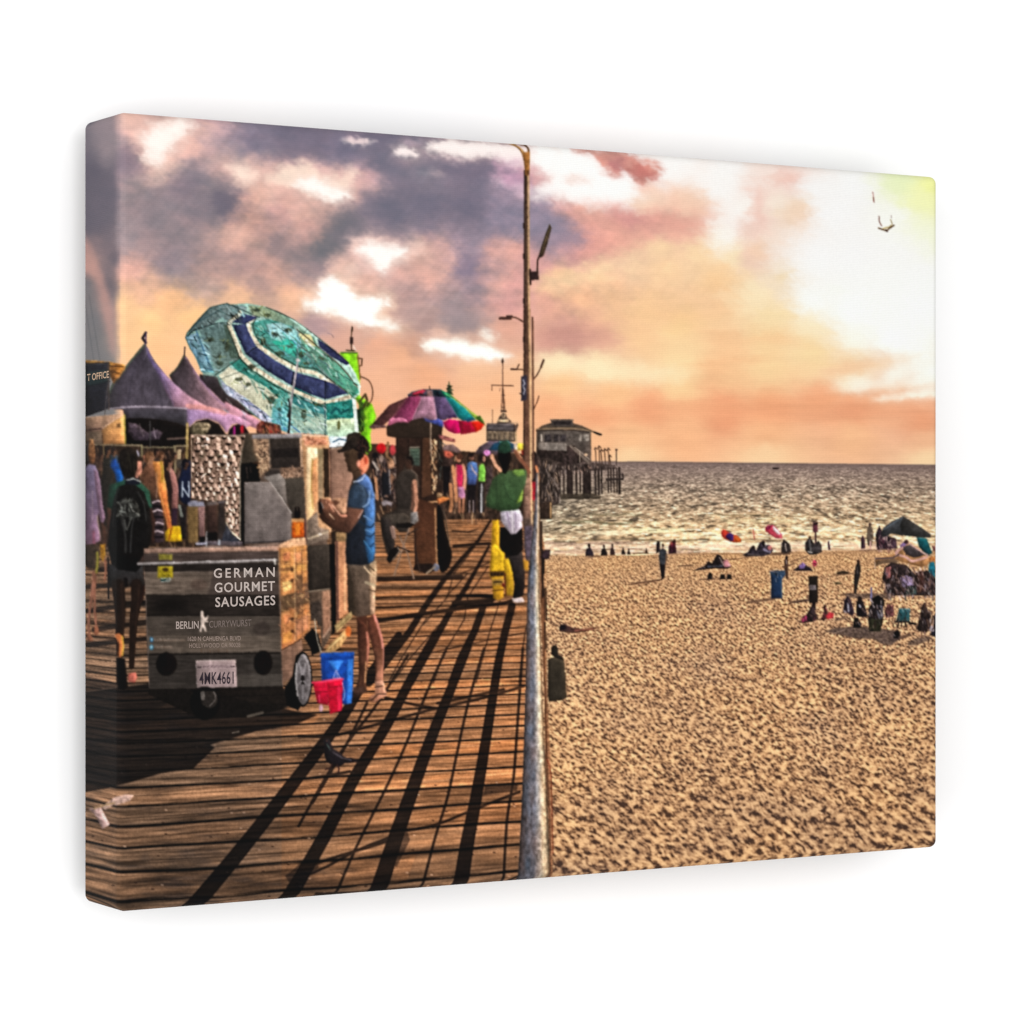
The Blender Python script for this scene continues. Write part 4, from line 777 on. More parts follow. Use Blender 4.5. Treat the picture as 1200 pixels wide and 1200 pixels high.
scrib([(635, 560), (690, 560), (690, 1020), (650, 1030)], [(236, 196, 146), (200, 140, 96), (90, 60, 46), (250, 220, 180)], 110, 22, 11, 1.5, .9, seed=13)
scrib([(700, 560), (745, 560), (745, 900), (705, 900)], [(30, 24, 26), (120, 110, 96), (60, 90, 96)], 40, 40, 9, 1.5, .8, seed=14)
sub('counter'); L([(545, 1125), (620, 1115), (700, 1108)], 16, (214, 160, 110)); CUR[0] = KI; L([(545, 1140), (690, 1128)], 10, (60, 40, 34), id=False)
L([(636, 405), (634, 540), (640, 700)], 13, (190, 164, 140)); L([(630, 410), (630, 540)], 5, (80, 62, 54))
use(420, 560, 5)
sub('lower_cabinet')
P([(330, 130), (365, 125), (440, 150), (460, 165), (465, 300), (462, 520), (420, 530), (330, 505), (325, 250)], (84, 52, 38), (98, 62, 42), n=.1)
L([(450, 180), (455, 340), (460, 520)], 9, (190, 140, 96)); L([(330, 300), (335, 500)], 8, (56, 38, 32)); P([(330, 505), (430, 500), (470, 540), (400, 560), (320, 540)], (40, 28, 26), n=.15)
RIM[0] = .3
part('printed_bag', 'printed black bag leaning against the kiosk')
P([(462, 170), (490, 190), (505, 280), (530, 380), (548, 440), (540, 500), (515, 545), (480, 545), (462, 440)], (18, 15, 16), n=.15, s=True); L([(500, 190), (520, 300), (535, 400)], 5, (90, 80, 70)); E(455, 525, 20, 22, (120, 126, 150), n=.2); L([(400, 560), (450, 520)], 10, (150, 130, 110))
use(420, 440, 7.5)
cols = [((104, 66, 70), [(430, 190), (270, 260), (110, 440), (130, 465), (200, 455), (300, 370), (440, 215)]),
        ((150, 66, 108), [(440, 185), (555, 185), (515, 290), (470, 390), (445, 412), (330, 405), (300, 375), (400, 250)]),
        ((182, 136, 160), [(555, 185), (660, 185), (690, 375), (640, 392), (560, 372), (470, 392), (515, 290)]),
        ((106, 88, 128), [(660, 185), (765, 190), (820, 270), (875, 372), (830, 352), (760, 395), (700, 385), (690, 375)]),
        ((22, 150, 156), [(765, 190), (830, 200), (930, 280), (1035, 392), (985, 380), (930, 405), (880, 375), (820, 275)]),
        ((140, 180, 60), [(770, 140), (850, 200), (960, 290), (1040, 350), (1100, 400), (1105, 420), (1030, 385), (930, 275), (830, 195)])]
UM = part('printed_parasol', 'printed rainbow parasol in purple, teal and red over the kiosk')
P([(430, 170), (470, 142), (560, 122), (630, 118), (720, 122), (790, 160), (830, 195), (770, 195), (560, 188), (440, 190)], (76, 80, 96), n=.2)
for c, p in cols:
    sub('panel', 'printed parasol panel, %s' % {104: 'dark mauve', 150: 'magenta purple', 182: 'pale mauve', 106: 'grey violet', 22: 'teal', 140: 'lime green'}[c[0]])
    P(p, c, tuple(int(v*.88) for v in c), n=.10)
CUR[0] = UM
P([(470, 180), (480, 150), (560, 125), (600, 128), (560, 160), (520, 182)], (214, 60, 90), n=.12); P([(660, 125), (700, 128), (770, 190), (700, 185), (665, 170)], (30, 60, 74), n=.15); P([(600, 130), (645, 130), (655, 182), (605, 182)], (170, 130, 130), n=.15); P([(720, 124), (790, 158), (840, 200), (780, 192), (745, 170)], (16, 140, 110), n=.12)
L([(470, 182), (540, 160), (600, 180)], 10, (60, 30, 40)); L([(690, 150), (705, 180)], 14, (20, 26, 50)); L([(626, 95), (628, 125)], 7, (60, 48, 50))
L([(560, 188), (515, 290), (468, 392)], 5, (206, 150, 180), a=.8); L([(440, 190), (340, 300), (300, 372)], 5, (176, 90, 130), a=.7); L([(662, 188), (690, 378)], 5, (190, 160, 190), a=.8); L([(768, 192), (826, 280), (880, 375)], 5, (70, 150, 160)); L([(765, 160), (850, 215), (1000, 330), (1095, 400)], 6, (206, 224, 110), a=.8)
sub('valance', 'printed scalloped valance, pink at left, blue, magenta and red at right')
P([(255, 445), (275, 385), (300, 370), (330, 378), (370, 368), (420, 385), (440, 415), (400, 412), (340, 410), (290, 430)], (226, 140, 176), (190, 90, 130), n=.12)
P([(95, 450), (130, 430), (240, 440), (240, 460), (110, 470)], (112, 84, 88), n=.15)
P([(570, 372), (640, 395), (700, 378), (745, 400), (745, 458), (690, 435), (640, 415), (590, 400)], (82, 92, 178), (60, 80, 150), n=.15)
P([(745, 410), (800, 385), (880, 395), (910, 505), (850, 512), (790, 488), (760, 460)], (232, 12, 120), (214, 16, 110), n=.08)
P([(880, 395), (990, 405), (1040, 495), (960, 510), (900, 520)], (176, 14, 66), n=.1); P([(985, 405), (1060, 400), (1110, 425), (1080, 475), (1035, 498)], (240, 44, 24), n=.08)
P([(1030, 360), (1070, 350), (1095, 390), (1115, 440), (1090, 420), (1050, 395)], (70, 110, 46), n=.2); P([(930, 380), (1000, 372), (1030, 392), (960, 410)], (26, 96, 130), n=.15); P([(800, 355), (850, 345), (870, 375), (830, 372), (790, 385)], (80, 56, 110), n=.15)
use(420, 440, 7.5)
mid = [(760, 560, 'printed person in dark top and hat shaded by the parasol', (40, 30, 34), (36, 28, 32)), ]
part('printed_person', 'printed person with flat hat and dark clothes right of the kiosk')
P([(745, 680), (800, 700), (840, 760), (850, 900), (860, 1060), (880, 1150), (830, 1200), (800, 1040), (745, 1000), (735, 820)], (60, 46, 46), (110, 84, 70), n=.25)
P([(745, 650), (800, 660), (840, 700), (800, 730), (755, 710)], (176, 88, 70), n=.2); L([(830, 800), (850, 950), (860, 1100)], 30, (214, 148, 104), s=True); P([(740, 800), (810, 800), (800, 1000), (750, 1060)], (26, 22, 28), n=.15); L([(810, 960), (820, 1100), (810, 1190)], 30, (190, 130, 90), s=True)
sub('hat'); P([(735, 640), (760, 610), (830, 605), (880, 640), (905, 670), (880, 682), (800, 665), (745, 655)], (128, 104, 104), n=.12); P([(700, 520), (760, 530), (850, 560), (850, 590), (760, 570), (710, 550)], (150, 90, 90), n=.3)
part('printed_person', 'printed person in magenta tank top and shorts')
P([(860, 780), (910, 790), (920, 860), (915, 980), (870, 980), (855, 860)], (200, 40, 96), n=.12); E(880, 730, 24, 34, (190, 130, 100), n=.2); E(890, 712, 28, 24, (96, 62, 50)); L([(920, 790), (940, 880), (930, 1000)], 28, (216, 150, 120), s=True); L([(858, 800), (858, 940)], 14, (210, 140, 110))
P([(870, 980), (930, 980), (940, 1080), (880, 1085)], (190, 130, 170), n=.12)
L([(890, 1080), (890, 1200)], 22, (180, 120, 90)); L([(925, 1080), (920, 1200)], 20, (190, 128, 96))
part('printed_person', 'printed person in blue t-shirt standing with folded arms')
P([(960, 770), (1000, 755), (1045, 775), (1052, 850), (1030, 965), (960, 965), (950, 860)], (84, 122, 178), (70, 90, 150), n=.1); E(995, 715, 22, 32, (130, 90, 76), n=.15); E(992, 698, 24, 20, (44, 34, 36)); P([(955, 960), (1035, 960), (1030, 1200), (1000, 1200), (990, 1040), (980, 1200), (955, 1200)], (34, 28, 34), n=.15); L([(990, 790), (1010, 840), (1040, 870)], 12, (206, 170, 160)); L([(975, 1100), (975, 1200)], 10, (170, 150, 150)); L([(1010, 1100), (1010, 1200)], 10, (170, 150, 150))
part('printed_person', 'printed person in lime green top seen from the side')
P([(1060, 790), (1100, 775), (1118, 830), (1112, 935), (1060, 935), (1055, 850)], (126, 196, 74), n=.12); E(1080, 725, 26, 38, (46, 36, 40)); E(1105, 735, 14, 26, (196, 140, 120)); P([(1050, 935), (1112, 935), (1110, 1200), (1055, 1200)], (50, 44, 46), n=.2); L([(1085, 960), (1080, 1200)], 14, (196, 196, 200))
E(1130, 680, 30, 26, (206, 130, 190), n=.2)
part('printed_person', 'printed person in pale shirt raising an arm near the far parasol')
L([(1175, 700), (1200, 780), (1250, 840)], 26, (220, 160, 120), s=True); P([(1120, 800), (1180, 800), (1190, 1050), (1120, 1050)], (86, 70, 72), n=.3)
use(540, 400, 6)
part('printed_parasol', 'printed small blue green parasol behind the cap'); P([(195, 765), (230, 720), (270, 705), (330, 700), (370, 720), (400, 760), (330, 755), (260, 765)], (44, 96, 130), (30, 80, 110), n=.15); P([(270, 705), (330, 698), (350, 730), (345, 760), (280, 740)], (60, 140, 130), n=.15)
part('printed_parasol', 'printed yellow and white parasol next to the lamp post'); P([(375, 730), (410, 715), (445, 720), (450, 760), (400, 770)], (214, 190, 60), n=.2); P([(368, 725), (398, 712), (400, 765), (376, 768)], (220, 200, 190), n=.2); P([(425, 765), (450, 760), (450, 800), (430, 800)], (200, 50, 40), n=.2)
part('printed_person', 'printed far person in red shorts beyond the lamp post')
P([(495, 800), (525, 780), (545, 850), (540, 980), (500, 985), (492, 900)], (52, 40, 44), n=.2); P([(495, 985), (525, 990), (522, 1120), (498, 1120)], (190, 20, 50), n=.15); L([(530, 880), (548, 960), (540, 1050)], 16, (224, 140, 90)); E(515, 800, 20, 26, (40, 32, 34))
L([(535, 1050), (535, 1190)], 14, (220, 150, 120)); L([(520, 1120), (518, 1190)], 16, (190, 120, 90))
part('printed_crowd', 'printed people lined along the far pier rail')
P([(548, 830), (600, 820), (700, 850), (700, 1000), (690, 1140), (560, 1180), (555, 900)], (66, 56, 54), n=.3)
scrib([(550, 830), (700, 850), (700, 1130), (560, 1170)], [(170, 150, 140), (36, 28, 28), (110, 94, 88), (50, 44, 46), (196, 160, 130)], 120, 50, 8, 1.5, .8, seed=15)
P([(556, 1140), (640, 1120), (640, 1250), (556, 1250)], (64, 50, 44), n=.2); L([(632, 1140), (632, 1240)], 9, (196, 150, 96))

# ---- big striped beach umbrella
use(200, 340, 5)
UB = part('printed_beach_umbrella', 'printed large tilted beach umbrella in teal and navy bands')
O = [(85, 280), (95, 250), (130, 205), (180, 150), (230, 100), (275, 88), (330, 75), (350, 84), (450, 78), (560, 98), (640, 128), (720, 170), (800, 225), (880, 288), (960, 350), (1040, 420), (1085, 490), (1112, 560), (1108, 610), (1080, 632), (1088, 700), (1092, 770), (1102, 835), (1000, 862), (915, 862), (900, 845), (800, 838), (690, 838), (655, 825), (600, 778), (540, 768), (480, 730), (400, 650), (330, 610), (290, 555), (270, 505), (210, 500), (180, 480), (150, 400), (110, 340)]
P(O, (108, 158, 138), (150, 190, 160), 'h', n=.12)
IDU = [UB]
def UP(p, c, c2=None, g='v', n=.16, **k): P(p, tuple(v*.9 for v in c), c2, g, n=n*.55, ns=(2, 2), id=False, clip=[UB], **k)
def UL(p, w_, c, **k): L(p, w_, c, id=False, clip=[UB], **k)
UP([(85, 260), (230, 100), (330, 75), (450, 100), (430, 140), (355, 190), (300, 160), (200, 230), (120, 240)], (86, 112, 106), (120, 150, 140), 'h', n=.25)
UP([(85, 270), (160, 250), (200, 340), (250, 480), (180, 480), (130, 370)], (120, 166, 176), (80, 130, 140), n=.25)
UP([(170, 240), (300, 190), (350, 210), (400, 370), (410, 400), (350, 440), (290, 460), (270, 490), (200, 330)], (92, 130, 122), (100, 130, 112), n=.2)
UP([(310, 200), (345, 200), (405, 380), (400, 400), (350, 400), (330, 300)], (74, 102, 84), n=.25)
UP([(345, 425), (420, 400), (560, 500), (690, 600), (700, 760), (640, 700), (500, 580), (440, 520)], (36, 140, 116), (60, 160, 136), n=.2)
UP([(280, 500), (340, 450), (440, 500), (560, 570), (640, 640), (600, 690), (620, 760), (500, 700), (420, 620), (330, 560)], (206, 206, 160), (190, 196, 150), n=.14)
UP([(290, 520), (330, 560), (420, 620), (560, 720), (600, 775), (540, 768), (400, 650), (310, 600)], (150, 164, 176), (176, 176, 190), n=.3)
UP([(600, 640), (690, 620), (700, 700), (690, 830), (640, 820), (590, 770)], (90, 190, 160), (70, 150, 160), n=.22)
UP([(720, 560), (905, 660), (905, 740), (760, 690), (710, 660)], (30, 120, 112), (60, 150, 140), n=.2)
UP([(710, 680), (900, 730), (900, 845), (700, 830)], (120, 178, 146), (140, 176, 150), n=.16)
UP([(470, 190), (560, 170), (700, 190), (745, 260), (770, 330), (840, 430), (905, 500), (740, 450), (600, 390), (500, 310)], (64, 168, 142), (70, 150, 130), n=.2)
UP([(560, 200), (650, 190), (740, 240), (740, 290), (640, 300), (590, 280)], (150, 214, 200), (110, 190, 170), n=.2); UP([(590, 300), (700, 290), (740, 320), (730, 390), (650, 350)], (30, 196, 150), n=.12)
UP([(455, 90), (560, 100), (680, 155), (760, 215), (700, 210), (560, 160), (480, 150)], (150, 170, 120), (110, 160, 130), 'h', n=.2)
UP([(745, 330), (760, 300), (900, 450), (1040, 600), (1000, 590), (900, 500)], (96, 146, 130), (120, 160, 140), n=.25)
UP([(750, 220), (840, 280), (860, 330), (980, 430), (1090, 560), (1105, 600), (1060, 630), (980, 560), (870, 440), (770, 320)], (120, 170, 130), (56, 160, 120), n=.22)
UP([(745, 255), (820, 260), (850, 330), (800, 320)], (220, 214, 130), n=.15)
UP([(860, 285), (960, 350), (1050, 430), (1030, 440), (940, 390), (870, 330)], (58, 66, 106), n=.2)
# cream borders then navy bands
for p in [[(410, 130), (345, 190), (345, 215), (395, 330), (415, 385), (480, 450), (600, 530), (740, 600), (905, 665), (1050, 625)], [(490, 155), (455, 195), (470, 260), (520, 330), (620, 400), (740, 465), (850, 485), (905, 525), (1010, 590)]]: UL(p, 24, (206, 196, 150), s=False, n=.2)
for p in [[(400, 128), (330, 190), (335, 215), (380, 330), (405, 400), (470, 465), (600, 555), (740, 625), (905, 690), (1060, 645)], [(500, 165), (480, 200), (490, 250), (540, 310), (640, 390), (740, 445), (860, 462), (915, 510), (1040, 600)]]: UL(p, 9, (60, 60, 44), a=.6)
NAVY = (48, 58, 94)
for p in [[(358, 190), (430, 140), (512, 158), (440, 198)], [(362, 205), (440, 198), (460, 250), (502, 330), (438, 372), (400, 290)], [(440, 376), (505, 333), (600, 405), (722, 478), (708, 560), (560, 470)], [(722, 478), (905, 530), (905, 640), (820, 610), (708, 560)], [(905, 530), (960, 550), (1040, 605), (980, 620), (908, 642)]]:
    sub('navy_band', None, UB)
    P(p, NAVY, (54, 66, 106), n=.12, ns=(3, 3))
CUR[0] = UB
UL([(440, 375), (505, 332)], 6, (24, 30, 56)); UL([(362, 206), (440, 198)], 5, (24, 30, 56))
for p in [[(440, 375), (505, 332)], [(720, 478), (708, 560)], [(905, 530), (906, 640)]]: L(p, 5, (26, 30, 54), id=False)
for (x, y, rx, ry, c, a, ro) in [(420, 540, 90, 40, (226, 230, 190), .6, .5), (640, 240, 70, 36, (180, 240, 226), .5, .2), (700, 340, 50, 40, (60, 220, 180), .5, 0), (840, 780, 60, 30, (206, 226, 180), .6, .1), (980, 800, 70, 36, (216, 236, 180), .5, 0), (640, 740, 60, 60, (110, 214, 200), .5, .6), (210, 380, 26, 90, (150, 216, 226), .5, -.25), (1000, 500, 40, 110, (90, 200, 150), .4, -.8), (170, 170, 60, 30, (60, 84, 84), .5, -.6), (330, 300, 40, 70, (56, 80, 66), .5, -.3), (540, 130, 80, 22, (160, 180, 120), .5, .2), (880, 430, 90, 26, (60, 96, 84), .5, .8)]:
    B(x, y, rx, ry, c, a, ro, clip=[UB])
for (a0, b0) in [((700, 330), (90, 290)), ((720, 300), (240, 105)), ((735, 290), (455, 90)), ((745, 300), (800, 228)), ((760, 330), (1100, 560)), ((745, 380), (1085, 640)), ((740, 410), (905, 850)), ((725, 400), (620, 790)), ((715, 370), (290, 520))]:
    UL([a0, ((a0[0]+b0[0])/2, (a0[1]+b0[1])/2), b0], 5, (56, 74, 66), a=.5)
# seams, folds and dark floral marks
for p, c in [([(100, 270), (150, 230), (300, 190), (345, 205)], (40, 60, 60)), ([(120, 210), (300, 110)], (60, 90, 90)), ([(150, 240), (240, 470)], (60, 120, 150)), ([(260, 500), (345, 440), (410, 395)], (60, 80, 70)), ([(905, 660), (905, 850)], (60, 90, 90)), ([(745, 250), (745, 440)], (120, 160, 150)), ([(1060, 640), (1095, 830)], (190, 220, 200)), ([(740, 230), (860, 330), (1000, 450), (1095, 570)], (90, 80, 60)), ([(330, 75), (360, 90), (520, 160)], (60, 86, 80)), ([(200, 470), (250, 480)], (90, 200, 200)), ([(620, 760), (690, 830)], (70, 130, 180)), ([(700, 790), (760, 835)], (60, 120, 170)), ([(800, 225), (880, 290), (1045, 425)], (70, 60, 60)), ([(560, 98), (720, 170), (800, 225)], (60, 66, 62))]: UL(p, 8, c, a=.8, s=True)
for x, y, rx, ry in [(238, 290, 18, 14), (290, 430, 20, 13), (285, 390, 16, 8), (505, 118, 22, 10), (565, 145, 20, 9), (700, 325, 22, 12), (770, 375, 20, 18), (400, 523, 26, 12), (455, 552, 18, 12), (590, 645, 22, 24), (475, 450, 24, 16), (780, 730, 16, 30), (985, 700, 16, 20), (985, 790, 12, 26), (640, 700, 12, 16), (610, 260, 26, 12), (690, 235, 24, 14), (880, 400, 24, 10), (800, 430, 22, 10), (540, 300, 16, 26), (330, 330, 14, 30), (640, 370, 30, 14), (860, 670, 26, 8)]:
    E(x, y, rx, ry, (54, 66, 46), n=.3, id=False, a=.75, soft=2)
    scrib([(x-rx*1.6, y-ry*1.6), (x+rx*1.6, y-ry*1.6), (x+rx*1.6, y+ry*1.6), (x-rx*1.6, y+ry*1.6)], [(40, 44, 36), (120, 130, 60), (60, 90, 80)], 7, 24, 6, None, .7, seed=int(x))
for q, cs in [([(90, 250), (330, 80), (450, 90), (350, 190), (150, 240)], [(60, 84, 80), (150, 180, 166), (40, 56, 56), (96, 150, 140)]), ([(95, 270), (180, 260), (260, 480), (170, 470)], [(150, 200, 210), (50, 90, 96), (90, 150, 140)]), ([(470, 180), (700, 200), (900, 460), (740, 440), (520, 310)], [(20, 180, 150), (190, 230, 190), (60, 90, 80), (90, 170, 200)]), ([(290, 530), (420, 620), (600, 770), (420, 660)], [(220, 220, 216), (90, 100, 140), (120, 170, 190)]), ([(600, 660), (700, 640), (690, 830), (610, 760)], [(150, 230, 200), (40, 120, 120), (100, 200, 220)]), ([(720, 600), (900, 680), (900, 840), (710, 830)], [(170, 210, 170), (30, 110, 110), (200, 220, 170), (80, 150, 130)]), ([(760, 240), (1090, 560), (1060, 620), (780, 330)], [(200, 220, 170), (50, 100, 80), (90, 190, 150), (70, 80, 110)]), ([(410, 420), (690, 620), (690, 740), (480, 560)], [(20, 130, 110), (110, 190, 160), (60, 90, 70)])]:
    scrib(q, cs, 42, 44, 8, .65, .5, seed=len(cs)*7+int(q[0][0]))
    scrib(q, [tuple(int(v*.45) for v in c_) for c_ in cs]+[tuple(min(255, int(v*1.3)+20) for v in c_) for c_ in cs], 22, 34, 7, .75, .6, seed=len(cs)*5+int(q[0][1]))
P([(908, 665), (1062, 640), (1075, 700), (1078, 760), (1000, 748), (915, 760)], (28, 136, 116), n=.2, id=False); P([(915, 760), (1080, 750), (1100, 835), (1000, 860), (920, 858)], (196, 220, 150), (170, 214, 170), n=.12, id=False); P([(1064, 640), (1085, 640), (1100, 830), (1080, 830)], (210, 230, 200), n=.1, id=False)
L([(940, 720), (970, 690), (1000, 720), (1040, 700)], 14, (16, 90, 90), id=False, a=.8); E(985, 790, 10, 28, (120, 130, 70), id=False)
P([(920, 858), (1040, 858), (1035, 910), (930, 925)], (190, 220, 210), (230, 236, 220), n=.12)
L([(950, 890), (990, 872), (1030, 880)], 9, (90, 130, 150))
UL([(85, 280), (95, 250), (130, 205), (230, 100), (330, 75)], 7, (44, 66, 66), a=.8)
sub('pole', 'printed slim umbrella pole'); L([(746, 415), (728, 520), (706, 660), (694, 835)], 11, (150, 140, 134), s=True, n=.1); L([(742, 420), (726, 520)], 4, (226, 214, 200), a=.8); L([(700, 690), (692, 835)], 13, (44, 40, 42))
E(746, 412, 14, 12, (190, 186, 170)); L([(690, 640), (700, 690), (686, 740)], 12, (50, 60, 56))

# ---- food cart
RIM[0] = .16
use(210, 490, 7.5)
CART = part('printed_food_cart', 'printed steel food cart with a dark front panel and white lettering')
# stand behind: small things over the quilted panel's right
P([(680, 60), (720, 20), (800, 40), (890, 60), (900, 140), (680, 140)], (120, 70, 60), n=.4); scrib([(680, 30), (890, 50), (890, 140), (680, 140)], [(40, 30, 34), (200, 60, 50), (220, 180, 100), (60, 50, 50)], 40, 40, 12, 1.3, .8, seed=20)
P([(540, 130), (1110, 140), (1300, 150), (1300, 1150), (870, 1150), (560, 1110), (540, 600)], (100, 84, 76), n=.08)
sub('quilted_panel', 'printed quilted diamond steel side panel')
QP = [(100, 145), (590, 150), (560, 260), (540, 400), (535, 1070), (470, 1020), (400, 900), (330, 740), (230, 720), (110, 700)]
P(QP, (130, 96, 78), n=.2)
QI = CUR[0]; rg = np.random.RandomState(11)
yj = 150
while yj < 1120:
    st = np.interp(yj, [150, 420, 700], [92, 76, 60])
    for i in range(-1, int(500/st)+1):
        x = 115+i*st+(int(yj) % 2)*st*.5+rg.normal(0, 5); y = yj+rg.normal(0, 5); s_ = st/60*(1+.15*rg.normal())
        lt = [(248, 204, 176), (226, 168, 136), (196, 142, 116)][rg.choice(3, p=[.45, .35, .2])]
        P([(x-24*s_, y-8), (x+26*s_, y-6), (x+20*s_, y+24*s_), (x-10*s_, y+28*s_)], (88, 74, 56), n=.25, id=False, clip=[QI], a=.8)
        P([(x-6*s_, y-28*s_), (x+14*s_, y-20*s_), (x+20*s_, y+12*s_), (x-2, y+18*s_)], lt, (200, 146, 120), n=.15, id=False, clip=[QI])
        P([(x-8*s_, y-24*s_), (x-6*s_, y+20*s_), (x-26*s_, y+6*s_)], (150, 108, 90), n=.2, id=False, clip=[QI])
        P([(x-22*s_, y+10*s_), (x+20*s_, y+14*s_), (x+6*s_, y+30*s_), (x-14*s_, y+26*s_)], (50, 38, 32), n=.2, id=False, clip=[QI], a=.9)
    yj += st*.62
for k_ in range(60):
    x = rg.uniform(120, 530); y = rg.uniform(160, 1000); L([(x, y), (x+rg.normal(0, 22), y+rg.normal(0, 22))], 8, [(255, 224, 200), (40, 30, 26), (120, 112, 84)][rg.randint(3)], id=False, clip=[QI], a=.8)
L([(100, 148), (590, 152)], 9, (150, 134, 118), id=False); L([(105, 150), (108, 700)], 8, (176, 140, 110), id=False); L([(590, 152), (560, 260), (535, 420), (535, 1070)], 12, (120, 108, 90), id=False)
L([(400, 900), (450, 990), (535, 1068)], 10, (226, 196, 140), id=False); P([(360, 760), (400, 900), (470, 1020), (540, 1080), (400, 1110), (350, 1100)], (66, 62, 66), (54, 60, 78), n=.12)
sub('post', 'printed black upright'); P([(540, 420), (560, 380), (700, 380), (712, 560), (575, 560), (576, 1110), (545, 1115)], (14, 11, 12), n=.1); L([(590, 430), (600, 530)], 10, (70, 60, 58)); L([(625, 430), (630, 480)], 10, (60, 52, 50)); P([(585, 130), (630, 150), (660, 300), (700, 385), (545, 400), (560, 260)], (76, 68, 60), n=.1)
sub('hood', 'printed steel hood and back shelf')
P([(640, 145), (1090, 138), (1095, 175), (640, 185)], (176, 168, 176), (130, 120, 122), n=.08)
P([(650, 185), (790, 185), (800, 430), (740, 480), (705, 540), (700, 385), (655, 300)], (176, 132, 96), n=.15); scrib([(650, 190), (785, 190), (800, 440), (710, 500)], [(244, 196, 140), (96, 66, 50), (214, 160, 116), (60, 46, 40)], 90, 34, 12, None, .8, seed=21)
P([(795, 180), (1060, 175), (1070, 430), (810, 440)], (74, 62, 56), (58, 48, 46), n=.12); P([(820, 270), (1050, 260), (1050, 340), (830, 350)], (40, 32, 34), n=.2, a=.8); L([(1070, 180), (1080, 420)], 26, (214, 160, 116), n=.15); L([(1098, 140), (1110, 1140)], 12, (120, 60, 66)); L([(790, 180), (800, 440)], 6, (130, 116, 104))
P([(890, 440), (1100, 430), (1100, 520), (900, 530)], (150, 110, 84), n=.1); scrib([(895, 450), (1095, 445), (1095, 510), (905, 520)], [(236, 180, 140), (80, 56, 46), (200, 140, 100)], 40, 30, 12, None, .85, seed=22)
P([(900, 530), (1110, 520), (1110, 890), (990, 890), (960, 760), (900, 650)], (88, 78, 68), (80, 68, 60), n=.07)
sub('steel_box', 'printed slant topped brushed steel box'); P([(572, 568), (800, 560), (985, 830), (985, 1085), (572, 1102)], (134, 120, 116), (122, 108, 106), n=.05, ns=(6, 1)); P([(735, 520), (880, 480), (930, 540), (950, 760), (890, 690), (800, 560)], (158, 146, 140), (130, 114, 106), n=.08); L([(800, 562), (905, 710), (985, 835)], 7, (210, 196, 186)); L([(572, 568), (798, 562)], 5, (170, 156, 150)); P([(750, 490), (800, 450), (880, 450), (890, 485), (770, 510)], (70, 60, 58), n=.1); L([(575, 1095), (985, 1080)], 10, (60, 54, 60))
for y in range(600, 1080, 22): L([(580, y), (970, y-4)], 2, (150, 134, 130), a=.3, id=False)
sub('shelf'); P([(210, 1120), (560, 1125), (985, 1085), (1110, 1060), (1120, 1100), (870, 1160), (600, 1190), (150, 1170)], (140, 116, 106), n=.1); P([(985, 1060), (1110, 1050), (1115, 1140), (880, 1155), (870, 1120)], (226, 178, 140), n=.15)
P([(150, 1075), (560, 1085), (560, 1125), (150, 1120)], (110, 100, 110), (84, 76, 82), n=.2); L([(150, 1105), (230, 1100)], 14, (200, 200, 226)); L([(100, 1150), (560, 1150), (870, 1135)], 14, (196, 160, 146))
part('printed_cup', 'printed tan paper cup tower with a pale lid on the cart'); P([(72, 775), (165, 775), (165, 1095), (80, 1095)], (134, 108, 70), n=.08); P([(75, 745), (110, 725), (215, 735), (225, 775), (75, 775)], (150, 150, 170), n=.1)
part('printed_shaker', 'printed pinkish metal shaker beside the cup'); P([(165, 780), (225, 775), (225, 1040), (215, 1090), (180, 1090)], (168, 130, 128), (120, 90, 90), n=.12); P([(175, 1040), (225, 1040), (222, 1095), (182, 1095)], (20, 16, 20)); L([(240, 1000), (240, 1125)], 9, (200, 210, 220))
part('printed_shaker', 'printed dark brown shaker in the middle of the cart top'); P([(240, 760), (330, 750), (335, 1070), (250, 1070)], (86, 64, 58), (50, 36, 36), n=.12); P([(245, 1010), (335, 1000), (338, 1075), (252, 1080)], (18, 14, 18)); P([(240, 735), (330, 730), (330, 760), (240, 770)], (110, 100, 100)); L([(355, 960), (350, 1110)], 16, (180, 190, 200), a=.8)
part('printed_shaker', 'printed tall dark bottle next to the steel box'); P([(345, 745), (400, 740), (410, 960), (370, 1080), (340, 1060)], (60, 52, 52), n=.15); L([(345, 740), (400, 735)], 20, (96, 90, 96))
part('printed_sauce_bottle', 'printed orange sauce bottle with a black cap'); P([(990, 910), (1095, 905), (1098, 1045), (990, 1055)], (206, 104, 26), (190, 80, 16), n=.15); P([(1020, 930), (1060, 930), (1060, 1030), (1020, 1030)], (240, 150, 46), n=.12, a=.8); P([(985, 880), (1100, 880), (1100, 915), (985, 915)], (200, 150, 100), n=.1)
sub('cap'); P([(1018, 780), (1030, 775), (1034, 820), (1042, 820), (1044, 775), (1054, 780), (1064, 830), (1062, 880), (1012, 880), (1012, 840)], (24, 16, 16))
